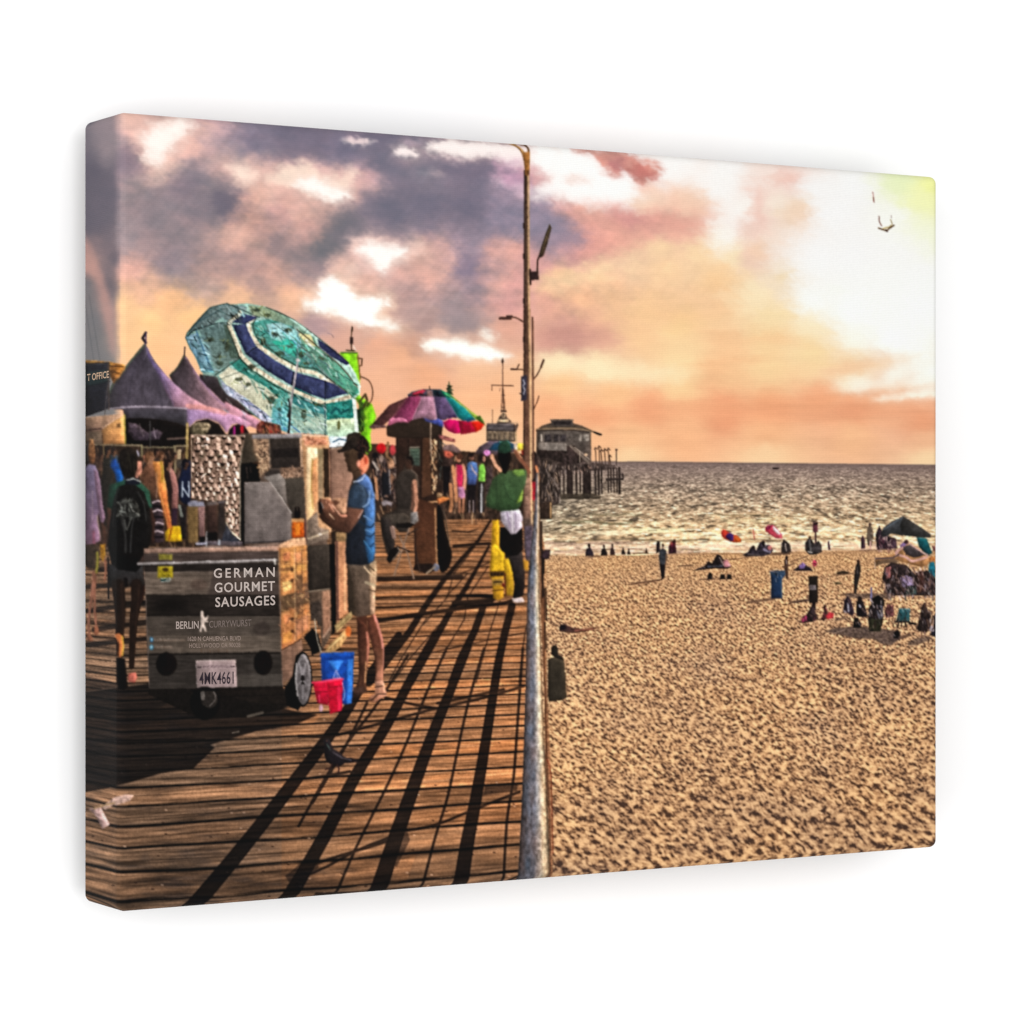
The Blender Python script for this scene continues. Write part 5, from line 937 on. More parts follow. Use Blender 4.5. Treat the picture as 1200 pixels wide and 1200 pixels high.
# right bright part and service side
CUR[0] = CART
use(340, 490, 7.5)
sub('steel_door', 'printed warm lit steel door of the cart')
P([(100, 140), (335, 165), (345, 250), (350, 270), (365, 280), (365, 1000), (150, 1070), (140, 900)], (206, 160, 120), n=.08)
P([(120, 165), (330, 180), (330, 235), (125, 235)], (216, 150, 120), n=.12); scrib([(130, 170), (325, 185), (325, 232), (130, 230)], [(246, 190, 160), (130, 80, 60), (200, 130, 96)], 40, 28, 11, None, .8, seed=23)
P([(145, 255), (240, 265), (240, 500), (210, 820), (150, 930), (145, 600)], (250, 226, 190), (226, 190, 140), n=.05); P([(190, 380), (240, 340), (245, 700), (210, 800), (185, 600)], (222, 160, 112), n=.08, soft=3)
L([(195, 360), (185, 600), (200, 800)], 10, (176, 146, 66), s=True, a=.8); P([(245, 265), (290, 265), (290, 690), (250, 740)], (150, 134, 104), (190, 160, 130), n=.08); P([(290, 265), (345, 265), (345, 690), (300, 700)], (66, 52, 42), n=.12); L([(355, 260), (362, 700)], 12, (54, 34, 40)); L([(340, 265), (350, 700)], 6, (150, 110, 96)); L([(125, 150), (335, 158)], 14, (246, 204, 176))
P([(150, 900), (240, 820), (250, 960), (340, 980), (340, 1060), (150, 1120)], (140, 122, 110), n=.15); L([(160, 1060), (330, 1000)], 16, (196, 176, 150)); E(262, 1020, 14, 12, (230, 220, 210))
P([(360, 1000), (520, 950), (500, 1290), (370, 1200)], (60, 48, 42), n=.15); P([(400, 1000), (500, 1010), (500, 1200), (410, 1200)], (176, 140, 96), n=.15, a=.8)
sub('wall_panel', 'printed pinkish brown plain panel behind the vendor'); P([(355, 265), (490, 255), (560, 500), (520, 620), (500, 860), (360, 720)], (156, 124, 108), (176, 134, 116), n=.05, ns=(6, 1)); P([(380, 700), (500, 700), (495, 850), (440, 830), (380, 760)], (196, 150, 120), n=.15); E(400, 745, 30, 20, (110, 74, 60)); L([(360, 270), (480, 255)], 6, (220, 200, 180))
use(150, 630, 6)
FP = sub('front_panel', 'printed dark wood front panel with white lettering')
P([(110, 75), (400, 70), (1060, 58), (1078, 800), (1088, 1050), (760, 1075), (480, 1070), (150, 1066), (130, 700), (120, 300)], (72, 60, 53), n=.12, ns=(14, 1.5))
P([(118, 240), (620, 235), (1055, 245), (1060, 405), (450, 400), (125, 405)], (124, 102, 86), (84, 68, 60), 'h', n=.16, ns=(14, 1.5), id=False)
P([(600, 240), (1055, 240), (1060, 405), (560, 405)], (70, 56, 52), n=.14, ns=(14, 1.5), id=False, a=.8, soft=4)
P([(125, 400), (1060, 405), (1065, 545), (130, 550)], (42, 34, 31), n=.2, ns=(10, 1.5), id=False); B(300, 480, 130, 60, (14, 10, 10), .8)
P([(130, 556), (1066, 552), (1070, 690), (135, 690)], (78, 66, 58), n=.14, ns=(14, 1.5), id=False); P([(135, 690), (1070, 690), (1074, 800), (140, 812)], (98, 82, 70), n=.14, ns=(14, 1.5), id=False)
P([(115, 110), (1055, 95), (1058, 150), (70, 178)], (80, 62, 58), n=.16, ns=(14, 1.5), id=False); P([(115, 190), (1055, 175), (1055, 235), (118, 240)], (46, 37, 36), n=.16, ns=(14, 1.5), id=False)
for p, w_, c in [([(130, 548), (1066, 548)], 8, (16, 12, 12)), ([(135, 822), (1075, 812)], 12, (14, 11, 11)), ([(118, 404), (1060, 404)], 6, (30, 24, 22)), ([(118, 300), (500, 300)], 4, (150, 126, 106)), ([(118, 340), (430, 338)], 4, (150, 126, 106)), ([(1060, 60), (1088, 1050)], 8, (176, 130, 110)), ([(118, 240), (150, 1060)], 5, (126, 104, 96)), ([(150, 1062), (480, 1070)], 6, (20, 16, 16)), ([(118, 245), (500, 240)], 4, (150, 130, 116))]: L(p, w_, c, id=False, a=.85)
P([(145, 830), (1080, 820), (1088, 1050), (150, 1062)], (54, 47, 44), n=.16, ns=(14, 1.5), id=False); P([(600, 960), (1085, 960), (1085, 1050), (600, 1060)], (76, 68, 62), n=.12, ns=(14, 1.5), id=False, a=.7, soft=3)
E(940, 640, 60, 50, (52, 40, 38), id=False, a=.5, soft=6); E(500, 330, 60, 40, (90, 64, 54), id=False, a=.5, soft=6)
sub('counter_edge'); P([(112, 78), (1060, 60), (1060, 92), (114, 110)], (196, 158, 140), (150, 120, 108), n=.1)
sub('chrome_rail'); L([(70, 185), (600, 172), (1040, 158)], 17, (150, 144, 146)); L([(70, 181), (600, 168), (1040, 154)], 5, (216, 210, 212)); L([(1030, 150), (1035, 186)], 12, (200, 196, 190))
sub('sticker', 'printed yellow permit sticker'); P([(214, 112), (312, 118), (312, 158), (216, 156)], (134, 126, 50), n=.15); P([(208, 202), (316, 200), (314, 282), (208, 285)], (190, 170, 26), (170, 152, 20), n=.12); P([(228, 282), (300, 282), (298, 310), (232, 312)], (170, 180, 176), n=.2); E(264, 225, 22, 14, (86, 66, 24)); L([(235, 300), (262, 296)], 13, (26, 70, 76)); L([(250, 265), (265, 265)], 5, (90, 80, 30)); L([(280, 265), (292, 265)], 5, (90, 80, 30))
for x, y, rx, ry in ((270, 888, 74, 84), (950, 880, 66, 88)):
    sub('tail_light', 'printed round black rubber tail light'); E(x, y, rx, ry, (17, 13, 13), n=.15, soft=2)
sub('licence_plate', 'printed pale licence plate')
PL = smooth(np.array([(478, 880), (492, 864), (740, 860), (758, 874), (764, 1040), (750, 1058), (502, 1066), (486, 1052)]), True, 3)
P(PL, (168, 148, 150), (156, 138, 140), n=.05, s=False); L([(482, 878), (492, 866), (740, 862), (757, 876)], 5, (206, 186, 180)); L([(490, 912), (515, 912)], 7, (50, 42, 50)); L([(725, 906), (748, 905)], 7, (50, 42, 50))
for x in range(530, 720, 15): L([(x, 912+rng.randint(-4, 4)), (x+8, 902+rng.randint(-4, 4))], 4, (96, 76, 90))
# the two small unreadable address lines and the web marks
CUR[0] = FP
sub('small_print', 'printed two faint blue marks with unreadable small print')
E(165, 716, 12, 20, (40, 110, 160), n=.2); E(165, 770, 14, 18, (60, 140, 180), n=.2); E(166, 716, 5, 9, (190, 220, 230)); E(165, 770, 6, 7, (206, 226, 230))
rg = np.random.RandomState(3)
for y, x0, x1 in ((721, 185, 400), (770, 185, 310)):
    for x in range(x0, x1, 11): L([(x, y-4-rg.rand()*5), (x+6, y+5)], 6, (166, 148, 138), a=.85)
for x in range(515, 715, 20): L([(x, 785+rg.randint(-4, 3)), (x, 805)], 6, (116, 98, 90), a=.7)
sub('logo', 'printed white bear figure between the two words')
P([(510, 530), (514, 517), (524, 516), (532, 530), (530, 550), (540, 566), (552, 562), (562, 544), (567, 550), (560, 572), (548, 580), (566, 588), (562, 596), (540, 594), (536, 612), (546, 630), (552, 660), (540, 662), (532, 640), (524, 630), (518, 645), (516, 662), (503, 662), (508, 636), (513, 612), (510, 590), (514, 570), (510, 550)], (214, 196, 186), n=.02)
# right side of the cart
use(320, 640, 7.5)
sub('side_panel', 'printed warm plaid lit side panel')
P([(48, 20), (300, -10), (310, 480), (330, 620), (320, 740), (190, 850), (72, 912), (60, 400)], (208, 148, 88), (196, 128, 80), n=.14)
SP = CUR[0]
for p, c, a in [([(60, 440), (310, 380), (310, 500), (60, 590)], (104, 84, 66), .85), ([(60, 180), (300, 160), (300, 215), (60, 235)], (230, 176, 90), .6), ([(80, 320), (160, 300), (160, 380), (90, 400)], (250, 220, 140), .8), ([(200, 250), (260, 250), (260, 440), (230, 600), (205, 600)], (120, 92, 72), .8), ([(60, 190), (180, 180), (180, 215), (60, 225)], (90, 60, 54), .6), ([(90, 60), (150, 50), (150, 120), (90, 130)], (230, 140, 100), .7), ([(180, 60), (250, 50), (240, 130), (190, 140)], (236, 160, 120), .7), ([(90, 600), (150, 580), (150, 670), (100, 690)], (236, 150, 100), .7), ([(200, 650), (310, 600), (310, 720), (200, 800)], (214, 150, 120), .6), ([(90, 760), (170, 740), (170, 830), (90, 860)], (240, 170, 80), .6), ([(270, 330), (305, 320), (305, 470), (280, 470)], (130, 100, 86), .6)]:
    P(p, c, n=.2, a=a, id=False, clip=[SP], soft=2)
for x in (62, 188, 200, 252, 300): L([(x, 20), (x+5, 500), (x+8, 860)], 6, (120, 90, 76) if x != 188 else (240, 200, 150), a=.8, id=False, clip=[SP])
scrib([(60, 40), (300, 20), (310, 700), (80, 880)], [(250, 200, 130), (120, 80, 60), (230, 160, 110), (90, 70, 60), (226, 130, 80)], 170, 40, 10, None, .55, seed=24)
for y in (210, 300, 640, 750): E(168, y, 14, 16, (60, 40, 36), id=False, a=.8)
sub('lower_panel'); P([(75, 915), (190, 850), (250, 815), (262, 900), (220, 1110), (180, 1150), (78, 1205)], (150, 116, 98), (128, 98, 84), n=.12, ns=(8, 2)); L([(72, 915), (250, 815)], 7, (70, 50, 44)); L([(165, 870), (185, 1130)], 5, (100, 76, 68))
sub('recess'); P([(300, 0), (500, -20), (505, 370), (310, 400)], (78, 66, 58), (54, 44, 38), n=.1); P([(310, 395), (500, 370), (510, 780), (430, 920), (410, 640), (330, 620)], (110, 84, 66), n=.2); P([(430, 400), (500, 385), (505, 720), (440, 790)], (206, 140, 100), (176, 116, 84), n=.15); P([(325, 500), (420, 470), (430, 640), (400, 720), (380, 640), (330, 640)], (84, 68, 60), n=.2); L([(310, 400), (500, 375)], 10, (150, 128, 104))
L([(440, 800), (505, 715)], 18, (190, 140, 110)); P([(270, 800), (345, 720), (400, 780), (430, 920), (340, 960), (330, 900)], (18, 14, 14), n=.15)
L([(365, 640), (385, 800), (420, 930)], 9, (200, 186, 160), s=True)
sub('black_strut'); P([(495, -20), (550, -20), (560, 640), (545, 760), (515, 780)], (18, 14, 15), n=.1)
sub('steel_column'); P([(545, -40), (640, -40), (650, 150), (655, 580), (560, 660)], (196, 140, 104), (214, 150, 110), n=.08); L([(560, -40), (572, 650)], 16, (104, 72, 70)); L([(630, 160), (632, 560)], 8, (240, 200, 150)); P([(650, 165), (700, 170), (720, 400), (730, 620), (660, 580)], (66, 56, 48), n=.12)
sub('step', 'printed slanted wooden steps under the column'); P([(540, 700), (690, 570), (700, 620), (560, 760)], (176, 150, 104), n=.15); P([(480, 880), (640, 730), (660, 780), (600, 880), (530, 930), (450, 940)], (190, 150, 100), n=.2); L([(545, 750), (680, 620)], 6, (110, 84, 60)); L([(490, 900), (620, 780)], 7, (250, 220, 160)); E(662, 750, 26, 46, (224, 120, 56), n=.12)
use(80, 760, 3.75)
sub('underbody'); P([(355, 178), (940, 165), (960, 200), (1000, 240), (930, 270), (800, 300), (600, 310), (540, 290), (350, 200)], (24, 19, 18), n=.25, a=.92); L([(790, 298), (855, 282)], 11, (100, 88, 76)); L([(722, 371), (750, 365)], 6, (120, 104, 90))
for cx, cy, rx, ry, tire in ((600, 240, 66, 74, 1), (1030, 135, 42, 122, 0)):
    sub('wheel', 'printed rear wheel in shade under the cart' if tire else 'printed front wheel with a pale spoked rim')
    if not tire: P([(950, 175), (985, 120), (1000, 30), (1030, 10), (1050, 60), (1045, 220), (1010, 272), (960, 250)], (16, 13, 14), n=.1)
    E(cx, cy, rx, ry, (14, 12, 12), n=.1)
    if tire: E(cx+20, cy-18, 36, 40, (58, 52, 50), n=.2); L([(590, 190), (592, 218)], 18, (120, 112, 108)); L([(640, 190), (648, 220), (622, 252)], 5, (130, 120, 116), s=True); P([(540, 178), (660, 176), (664, 186), (540, 190)], (20, 16, 16))
    else:
        E(cx+3, cy, 34, 112, (176, 168, 172), (140, 132, 136), n=.12); E(cx+4, cy, 26, 90, (134, 126, 130), n=.15); E(cx, cy+6, 9, 26, (46, 40, 42)); 
        for a in range(5):
            t_ = a*1.256+.3; L([(cx+6*math.cos(t_), cy+26*math.sin(t_)), (cx+24*math.cos(t_), cy+84*math.sin(t_))], 8, (168, 160, 164))
            t_ += .63; E(cx+3+17*math.cos(t_), cy+60*math.sin(t_), 3, 11, (104, 96, 98), a=.7, id=False)
        L([(cx-26, cy-70), (cx-30, cy), (cx-22, cy+76)], 5, (214, 206, 206), s=True)
use(0, 0, 1)
part('printed_basket', 'printed blue waste bin beside the cart wheel')
use(350, 760, 3.75); P([(96, 26), (242, 18), (240, 130), (234, 240), (200, 246), (105, 200)], (26, 84, 176), (20, 74, 160), n=.1); P([(95, 20), (243, 14), (243, 44), (98, 52)], (30, 100, 200), (18, 74, 170), n=.1); P([(130, 55), (200, 52), (165, 105)], (60, 140, 230), n=.1, soft=2); P([(215, 50), (240, 45), (232, 240), (212, 244)], (50, 130, 220), n=.1); L([(152, 130), (165, 95), (182, 130)], 5, (150, 150, 200)); L([(150, 132), (186, 130)], 5, (170, 150, 190)); L([(168, 96), (168, 130)], 4, (150, 150, 200)); L([(112, 60), (112, 200)], 8, (16, 56, 130), a=.7)
for k in range(2):
    part('printed_bucket', ['printed small pink red bucket at left of the pair', 'printed taller crimson bucket in front of the blue bin'][k])
    if k == 0: P([(62, 150), (130, 144), (130, 250), (82, 240)], (220, 20, 70), (170, 14, 54), n=.12); L([(60, 150), (128, 144)], 9, (246, 60, 100)); L([(75, 190), (125, 190)], 6, (150, 10, 50)); E(98, 262, 9, 16, (190, 150, 170), n=.2); L([(90, 205), (92, 235)], 7, (250, 90, 130), a=.7)
    else: P([(122, 142), (194, 134), (190, 272), (138, 288), (128, 200)], (226, 16, 66), (196, 10, 54), n=.12); L([(120, 142), (194, 134)], 9, (250, 70, 110)); L([(135, 170), (188, 165)], 5, (160, 8, 46)); L([(176, 170), (178, 270)], 12, (250, 50, 100), a=.7); L([(192, 150), (202, 200), (196, 225)], 3, (200, 190, 200), s=True)

# ---- vendor in blue
RIM[0] = .30
use(340, 490, 7.5)
VE = part('printed_person', 'printed vendor in blue t-shirt, cap and khaki shorts looking at a phone')
sub('leg'); use(320, 640, 7.5)
L([(785, 600), (790, 760), (780, 950), (775, 1120), (770, 1210)], 78, (92, 56, 44), 34, s=True, n=.1); P([(735, 620), (830, 700), (850, 800), (828, 1000), (812, 1140), (790, 1150), (760, 1140), (745, 900)], (86, 52, 42), (96, 60, 46), n=.1); L([(825, 760), (838, 880), (822, 1040), (808, 1130)], 18, (206, 130, 110), s=True)
use(350, 760, 3.75); P([(262, 0), (300, 0), (300, 90), (296, 150), (300, 185), (262, 190), (255, 160), (272, 90)], (92, 60, 48), n=.1); L([(296, 60), (292, 150)], 6, (220, 160, 110)); P([(240, 170), (290, 165), (300, 192), (262, 206), (238, 200)], (84, 60, 52), n=.15)
sub('leg'); use(320, 640, 7.5)
P([(825, 640), (890, 600), (925, 690), (960, 800), (972, 920), (962, 1060), (955, 1210), (900, 1210), (900, 1100), (890, 960), (860, 840), (835, 740)], (112, 66, 52), (90, 58, 46), n=.1); L([(890, 610), (930, 720), (962, 860), (965, 1000), (952, 1190)], 22, (224, 146, 132), s=True, a=.9)
use(350, 760, 3.75); P([(328, 0), (372, 0), (372, 90), (370, 150), (350, 160), (335, 150), (345, 70)], (110, 70, 54), (190, 130, 106), n=.1); P([(335, 145), (372, 140), (382, 180), (390, 205), (360, 222), (340, 236), (310, 232), (308, 215), (335, 200)], (206, 154, 130), (176, 120, 96), n=.15); L([(318, 228), (350, 200), (384, 200)], 5, (70, 52, 46)); L([(335, 170), (368, 165)], 5, (80, 60, 52))
use(320, 640, 7.5)
sub('shorts'); P([(655, 150), (860, 130), (905, 125), (912, 250), (898, 400), (895, 590), (860, 605), (730, 625), (722, 480), (710, 330), (690, 280)], (112, 96, 84), (104, 86, 76), n=.08); P([(845, 140), (908, 128), (912, 250), (896, 400), (894, 590), (855, 600), (850, 400)], (190, 160, 128), (214, 172, 142), n=.12, soft=2); L([(800, 180), (850, 240), (895, 270)], 14, (226, 196, 160)); L([(830, 170), (890, 215)], 12, (96, 80, 62)); L([(815, 320), (895, 345)], 24, (170, 156, 130), a=.8); L([(840, 380), (896, 400)], 12, (90, 74, 60)); L([(700, 200), (725, 420), (735, 610)], 14, (84, 70, 62), a=.7)
use(340, 490, 7.5)
sub('head'); P([(475, 300), (540, 268), (600, 275), (660, 300), (690, 350), (692, 430), (655, 485), (660, 500), (580, 560), (555, 520), (545, 482), (505, 462), (508, 440), (498, 425), (500, 405), (478, 372), (486, 350), (472, 330)], (84, 66, 52), (88, 66, 54), n=.07)
P([(600, 375), (650, 305), (688, 350), (692, 430), (655, 488), (665, 510), (640, 540), (620, 470), (590, 420), (585, 380)], (232, 130, 96), (222, 140, 110), n=.1, soft=2); E(668, 370, 14, 34, (206, 84, 60)); E(600, 400, 14, 30, (240, 160, 140), a=.8)
sub('hair'); P([(600, 135), (650, 160), (685, 200), (700, 250), (690, 310), (655, 290), (645, 340), (615, 372), (596, 350), (592, 290), (560, 270)], (36, 28, 32), n=.3); scrib([(560, 140), (690, 190), (690, 290), (600, 350)], [(110, 76, 60), (18, 14, 18), (70, 50, 46)], 60, 26, 9, None, .8, seed=25)
L([(492, 325), (520, 322)], 7, (40, 30, 26), a=.8, id=False); L([(500, 338), (516, 340)], 7, (24, 18, 18), a=.9, id=False); L([(500, 428), (530, 426)], 6, (50, 34, 30), a=.8, id=False); L([(545, 482), (600, 455), (640, 470)], 7, (52, 38, 32), a=.6, s=True, id=False); B(540, 390, 40, 50, (110, 86, 66), .5, clip=[CUR[0]])
sub('cap'); P([(490, 200), (495, 150), (560, 122), (620, 130), (600, 200), (585, 262), (540, 270), (490, 292), (430, 308), (412, 295), (415, 285), (450, 268), (470, 245)], (58, 50, 46), (40, 34, 34), n=.2); L([(500, 200), (540, 160)], 14, (86, 76, 60), a=.7); L([(418, 292), (470, 275)], 6, (90, 80, 70), a=.8)
sub('shirt'); P([(570, 550), (600, 520), (655, 488), (690, 520), (715, 575), (738, 660), (745, 800), (742, 1000), (745, 1180), (735, 1255), (690, 1285), (600, 1292), (495, 1282), (485, 1180), (505, 1000), (560, 930), (600, 860), (500, 850), (505, 740), (520, 640), (545, 590)], (52, 70, 92), (34, 44, 62), n=.08)
P([(570, 560), (655, 488), (690, 520), (720, 580), (742, 680), (746, 800), (742, 1000), (746, 1180), (735, 1250), (690, 1280), (660, 1120), (665, 900), (650, 780), (690, 680), (650, 600), (600, 570)], (92, 134, 208), (36, 112, 180), n=.1, soft=2)
P([(520, 640), (560, 580), (640, 590), (680, 680), (650, 790), (500, 800), (505, 740)], (58, 82, 110), (54, 78, 108), n=.08)
for p, c in [([(640, 780), (690, 740), (700, 640)], (140, 176, 220)), ([(600, 900), (700, 960), (735, 930)], (30, 60, 96)), ([(620, 1000), (700, 1040), (740, 1010)], (28, 58, 92)), ([(640, 1100), (700, 1130), (735, 1100)], (26, 70, 120)), ([(650, 860), (715, 900)], (120, 166, 222)), ([(660, 980), (720, 1000)], (100, 160, 220)), ([(650, 1080), (725, 1180)], (60, 150, 214)), ([(560, 560), (620, 545), (660, 500)], (190, 200, 220))]: L(p, 15, c, a=.75, s=True)
P([(495, 1000), (600, 930), (640, 1000), (640, 1290), (495, 1280), (490, 1150)], (30, 38, 56), (30, 36, 50), n=.1, soft=3, a=.85)
sub('arm'); P([(500, 780), (560, 790), (650, 800), (620, 870), (580, 930), (520, 1010), (440, 1000), (350, 960), (280, 905), (250, 860), (300, 800), (350, 850), (400, 860), (480, 862)], (100, 68, 56), (84, 56, 46), n=.09); P([(500, 800), (640, 800), (600, 880), (530, 1000), (480, 940), (490, 860)], (120, 82, 68), (92, 62, 52), n=.07)
L([(395, 790), (440, 850), (490, 858)], 24, (214, 146, 120), s=True); L([(640, 810), (600, 880)], 9, (230, 190, 180), a=.7)
sub('hand'); P([(250, 730), (265, 705), (300, 715), (330, 705), (380, 740), (420, 800), (440, 850), (380, 860), (340, 870), (300, 850), (270, 800)], (150, 104, 84), (110, 74, 60), n=.15)
for q in range(4): L([(300+q*14, 720+q*12), (335+q*10, 745+q*12), (360+q*8, 790+q*10)], 13, (206, 150, 124) if q % 2 else (128, 84, 70), s=True)
L([(265, 715), (250, 745), (262, 770)], 14, (84, 60, 50), s=True); L([(370, 760), (400, 800), (430, 840)], 12, (226, 176, 150)); L([(345, 840), (385, 890)], 10, (214, 180, 150)); L([(280, 810), (300, 870), (340, 900)], 16, (70, 48, 40), s=True)
sub('phone'); P([(246, 745), (268, 735), (290, 780), (275, 850), (250, 830)], (36, 30, 34)); L([(272, 740), (292, 790)], 5, (190, 196, 200))
# ---- seated musician at the kiosk
use(340, 490, 7.5)
part('printed_person', 'printed person in black seated on a stool beside the kiosk')
P([(1010, 340), (1070, 335), (1085, 400), (1075, 450), (1110, 480), (1130, 560), (1125, 700), (1085, 830), (1060, 900), (1040, 1000), (960, 1000), (900, 940), (870, 960), (860, 1030), (900, 1130), (950, 1200), (850, 1200), (810, 1040), (790, 900), (830, 850), (940, 800), (920, 620), (920, 560), (960, 480), (1000, 450)], (80, 70, 64), (58, 52, 50), n=.12)
P([(935, 560), (965, 490), (1060, 455), (1100, 500), (1090, 600), (1050, 800), (950, 800), (935, 650)], (70, 62, 58), (54, 48, 46), n=.1, soft=2, id=False); L([(940, 560), (930, 640), (945, 790)], 8, (36, 30, 30), a=.8, s=True, id=False); L([(1070, 455), (1115, 500), (1128, 600)], 9, (120, 104, 96), a=.7, s=True, id=False)
P([(1012, 345), (1065, 338), (1080, 400), (1062, 452), (1020, 444), (1004, 390)], (66, 48, 42), (86, 58, 48), n=.1); P([(1030, 332), (1072, 332), (1088, 390), (1070, 420), (1058, 370), (1020, 350)], (28, 23, 25), n=.15)
L([(1095, 560), (1105, 680), (1110, 760), (1095, 830)], 42, (206, 146, 118), 26, s=True); L([(1075, 590), (1080, 720), (1070, 800)], 22, (120, 84, 70), s=True); P([(1060, 830), (1120, 820), (1130, 900), (1095, 935), (1055, 930)], (120, 116, 116), n=.2)
P([(800, 740), (830, 720), (900, 740), (890, 765), (810, 768)], (150, 140, 146), n=.15); P([(880, 940), (920, 950), (930, 1060), (900, 1060)], (170, 140, 130), n=.2); P([(800, 880), (850, 850), (1000, 830), (1060, 870), (1040, 940), (900, 920)], (82, 74, 68), n=.12, a=.9)
use(420, 560, 5)
P([(130, 230), (190, 240), (200, 300), (215, 390), (200, 440), (165, 400), (140, 310)], (60, 54, 54), (46, 42, 44), n=.12); L([(190, 290), (205, 350)], 14, (150, 120, 110)); P([(165, 480), (180, 430), (225, 400), (245, 430), (215, 470), (185, 500)], (24, 20, 22), n=.1); L([(225, 400), (243, 430), (200, 480)], 6, (150, 140, 130))
part('printed_stool', 'printed folding stool with crossed thin legs'); 
for p in [[(240, 340), (290, 450), (325, 590)], [(300, 290), (250, 440), (210, 570)], [(330, 400), (360, 550)], [(225, 400), (300, 430)], [(290, 330), (345, 300)]]: L(p, 9, (66, 52, 48) if p[0][0] % 20 else (150, 124, 108), n=.1)
P([(222, 268), (300, 262), (330, 275), (300, 292), (225, 292)], (26, 22, 23), n=.1); 
use(420, 440, 7.5)
part('printed_person', 'printed bare arm resting an orange snack on the kiosk counter')
P([(690, 1085), (740, 1065), (800, 1075), (800, 1090), (750, 1110), (700, 1130)], (232, 140, 70), (196, 110, 60), n=.15); P([(690, 1030), (735, 1030), (735, 1070), (690, 1075)], (190, 150, 110), n=.2)

# lamp posts
use(0, 0, 1)
part('printed_lamp_post', 'printed slim far lamp post right behind the main one')
L([(624, 372), (624.5, 450), (625, 560)], 2.2, (118, 84, 70)); L([(625, 445), (630, 438), (634, 430), (637, 422)], 1.6, (110, 78, 66), s=True); L([(625, 480), (629, 472), (631.5, 464)], 1.3, (110, 78, 66), s=True); L([(634, 430), (637, 422)], 2.6, (96, 66, 58))
L([(599, 432.5), (614, 433)], 1.4, (120, 90, 76)); L([(599, 432.5), (606, 432.6)], 2.2, (96, 70, 62)); L([(606, 432), (608, 427)], 1.4, (96, 70, 62))
LP = part('printed_lamp_post', 'printed tall main lamp post with a curved arm and gull-wing sensor')
P([(614.8, 200), (619.8, 200), (621, 340), (622.6, 480), (623.6, 614), (614, 614), (614, 480), (614, 340)], (96, 76, 66), (128, 92, 76), n=.1)
L([(619.2, 200), (619.8, 340), (621, 420), (622, 540), (623, 612)], 1.9, (224, 186, 140), n=.05); L([(614.5, 200), (614.2, 340), (614, 480), (613, 610)], 1.6, (66, 50, 48), a=.8)
P([(614, 560), (623, 560), (624.4, 616), (613, 616)], (166, 128, 108), (130, 100, 90), n=.15); L([(622.4, 540), (623.4, 614)], 1.8, (240, 200, 150))
for y in (262, 298, 350, 395): L([(613.5, y), (613.5, y+5)], 1.6, (56, 42, 42))
sub('curved_arm'); L([(585, 165.4), (596, 166.3), (604, 169), (611, 176), (615.5, 188), (617.5, 204)], 2.0, (150, 104, 60), 4.4, s=True); L([(613, 168.5), (618, 170), (619.5, 178), (619, 204)], 2.6, (120, 84, 50), s=True); L([(602, 168.5), (610, 173), (614.5, 183)], 1.2, (240, 200, 130), s=True); P([(613, 178), (621, 178), (620.5, 200), (615, 200)], (170, 120, 66), n=.08)
sub('floodlight', 'printed side floodlight pointing up'); P([(620, 318), (631, 318), (631.5, 328), (620.5, 328.5)], (66, 50, 54)); L([(621, 316), (621.5, 333)], 2.6, (60, 44, 46)); L([(629.5, 320), (630, 305), (632, 300)], 2.2, (84, 64, 58)); P([(631, 300), (634, 290), (640, 272), (644, 262), (646.5, 267), (642, 284), (637, 300), (633.5, 302)], (84, 72, 56), (74, 58, 50), n=.12); L([(634, 298), (643, 270)], 1.0, (150, 130, 90), a=.6)
sub('street_light_head'); L([(586, 373), (598, 373)], 3.4, (92, 66, 60)); L([(596, 371), (605, 372.5), (613, 377)], 1.8, (110, 80, 70), s=True); L([(594, 370.5), (600, 370.5)], 2, (80, 58, 54))
sub('banner', 'printed narrow dark banner with pale marks'); P([(610.5, 441), (617.5, 440), (617, 469), (610.5, 470)], (66, 64, 84), n=.12); L([(613, 445), (615, 449), (613, 452), (615, 457), (613.5, 462)], 1.3, (190, 190, 200)); L([(609, 461), (612, 462)], 1.2, (60, 50, 50))
sub('base_post'); use(420, 560, 5); P([(968, 240), (1010, 230), (1018, 285), (1010, 480), (985, 490), (970, 400)], (112, 92, 84), (92, 80, 90), n=.15); P([(972, 285), (1020, 280), (1015, 470), (980, 470)], (96, 84, 100), n=.15)
use(0, 0, 1)
# ---- person in green with cap, lamp post, pipe rail
use(420, 560, 5)
GP = part('printed_person', 'printed person in green t-shirt and cap, seen from behind at the rail')
sub('leg'); P([(850, 440), (960, 430), (975, 560), (975, 640), (965, 690), (930, 705), (905, 700), (915, 620), (895, 540)], (58, 52, 54), (30, 26, 30), n=.12); P([(900, 705), (960, 700), (975, 725), (930, 732), (905, 725)], (206, 190, 190), n=.1)
sub('shorts'); P([(830, 290), (960, 290), (966, 420), (930, 455), (850, 460), (825, 400)], (20, 17, 20), n=.1)
sub('cloth_bundle', 'printed white shirt tied at the waist'); P([(832, 195), (870, 180), (940, 182), (962, 230), (960, 290), (925, 325), (895, 332), (860, 290), (835, 250)], (206, 198, 214), (190, 176, 190), n=.1); L([(870, 200), (890, 290)], 7, (160, 140, 170)); L([(920, 200), (925, 300)], 6, (170, 150, 176)); L([(900, 190), (905, 320)], 6, (230, 220, 226))
use(540, 400, 6)
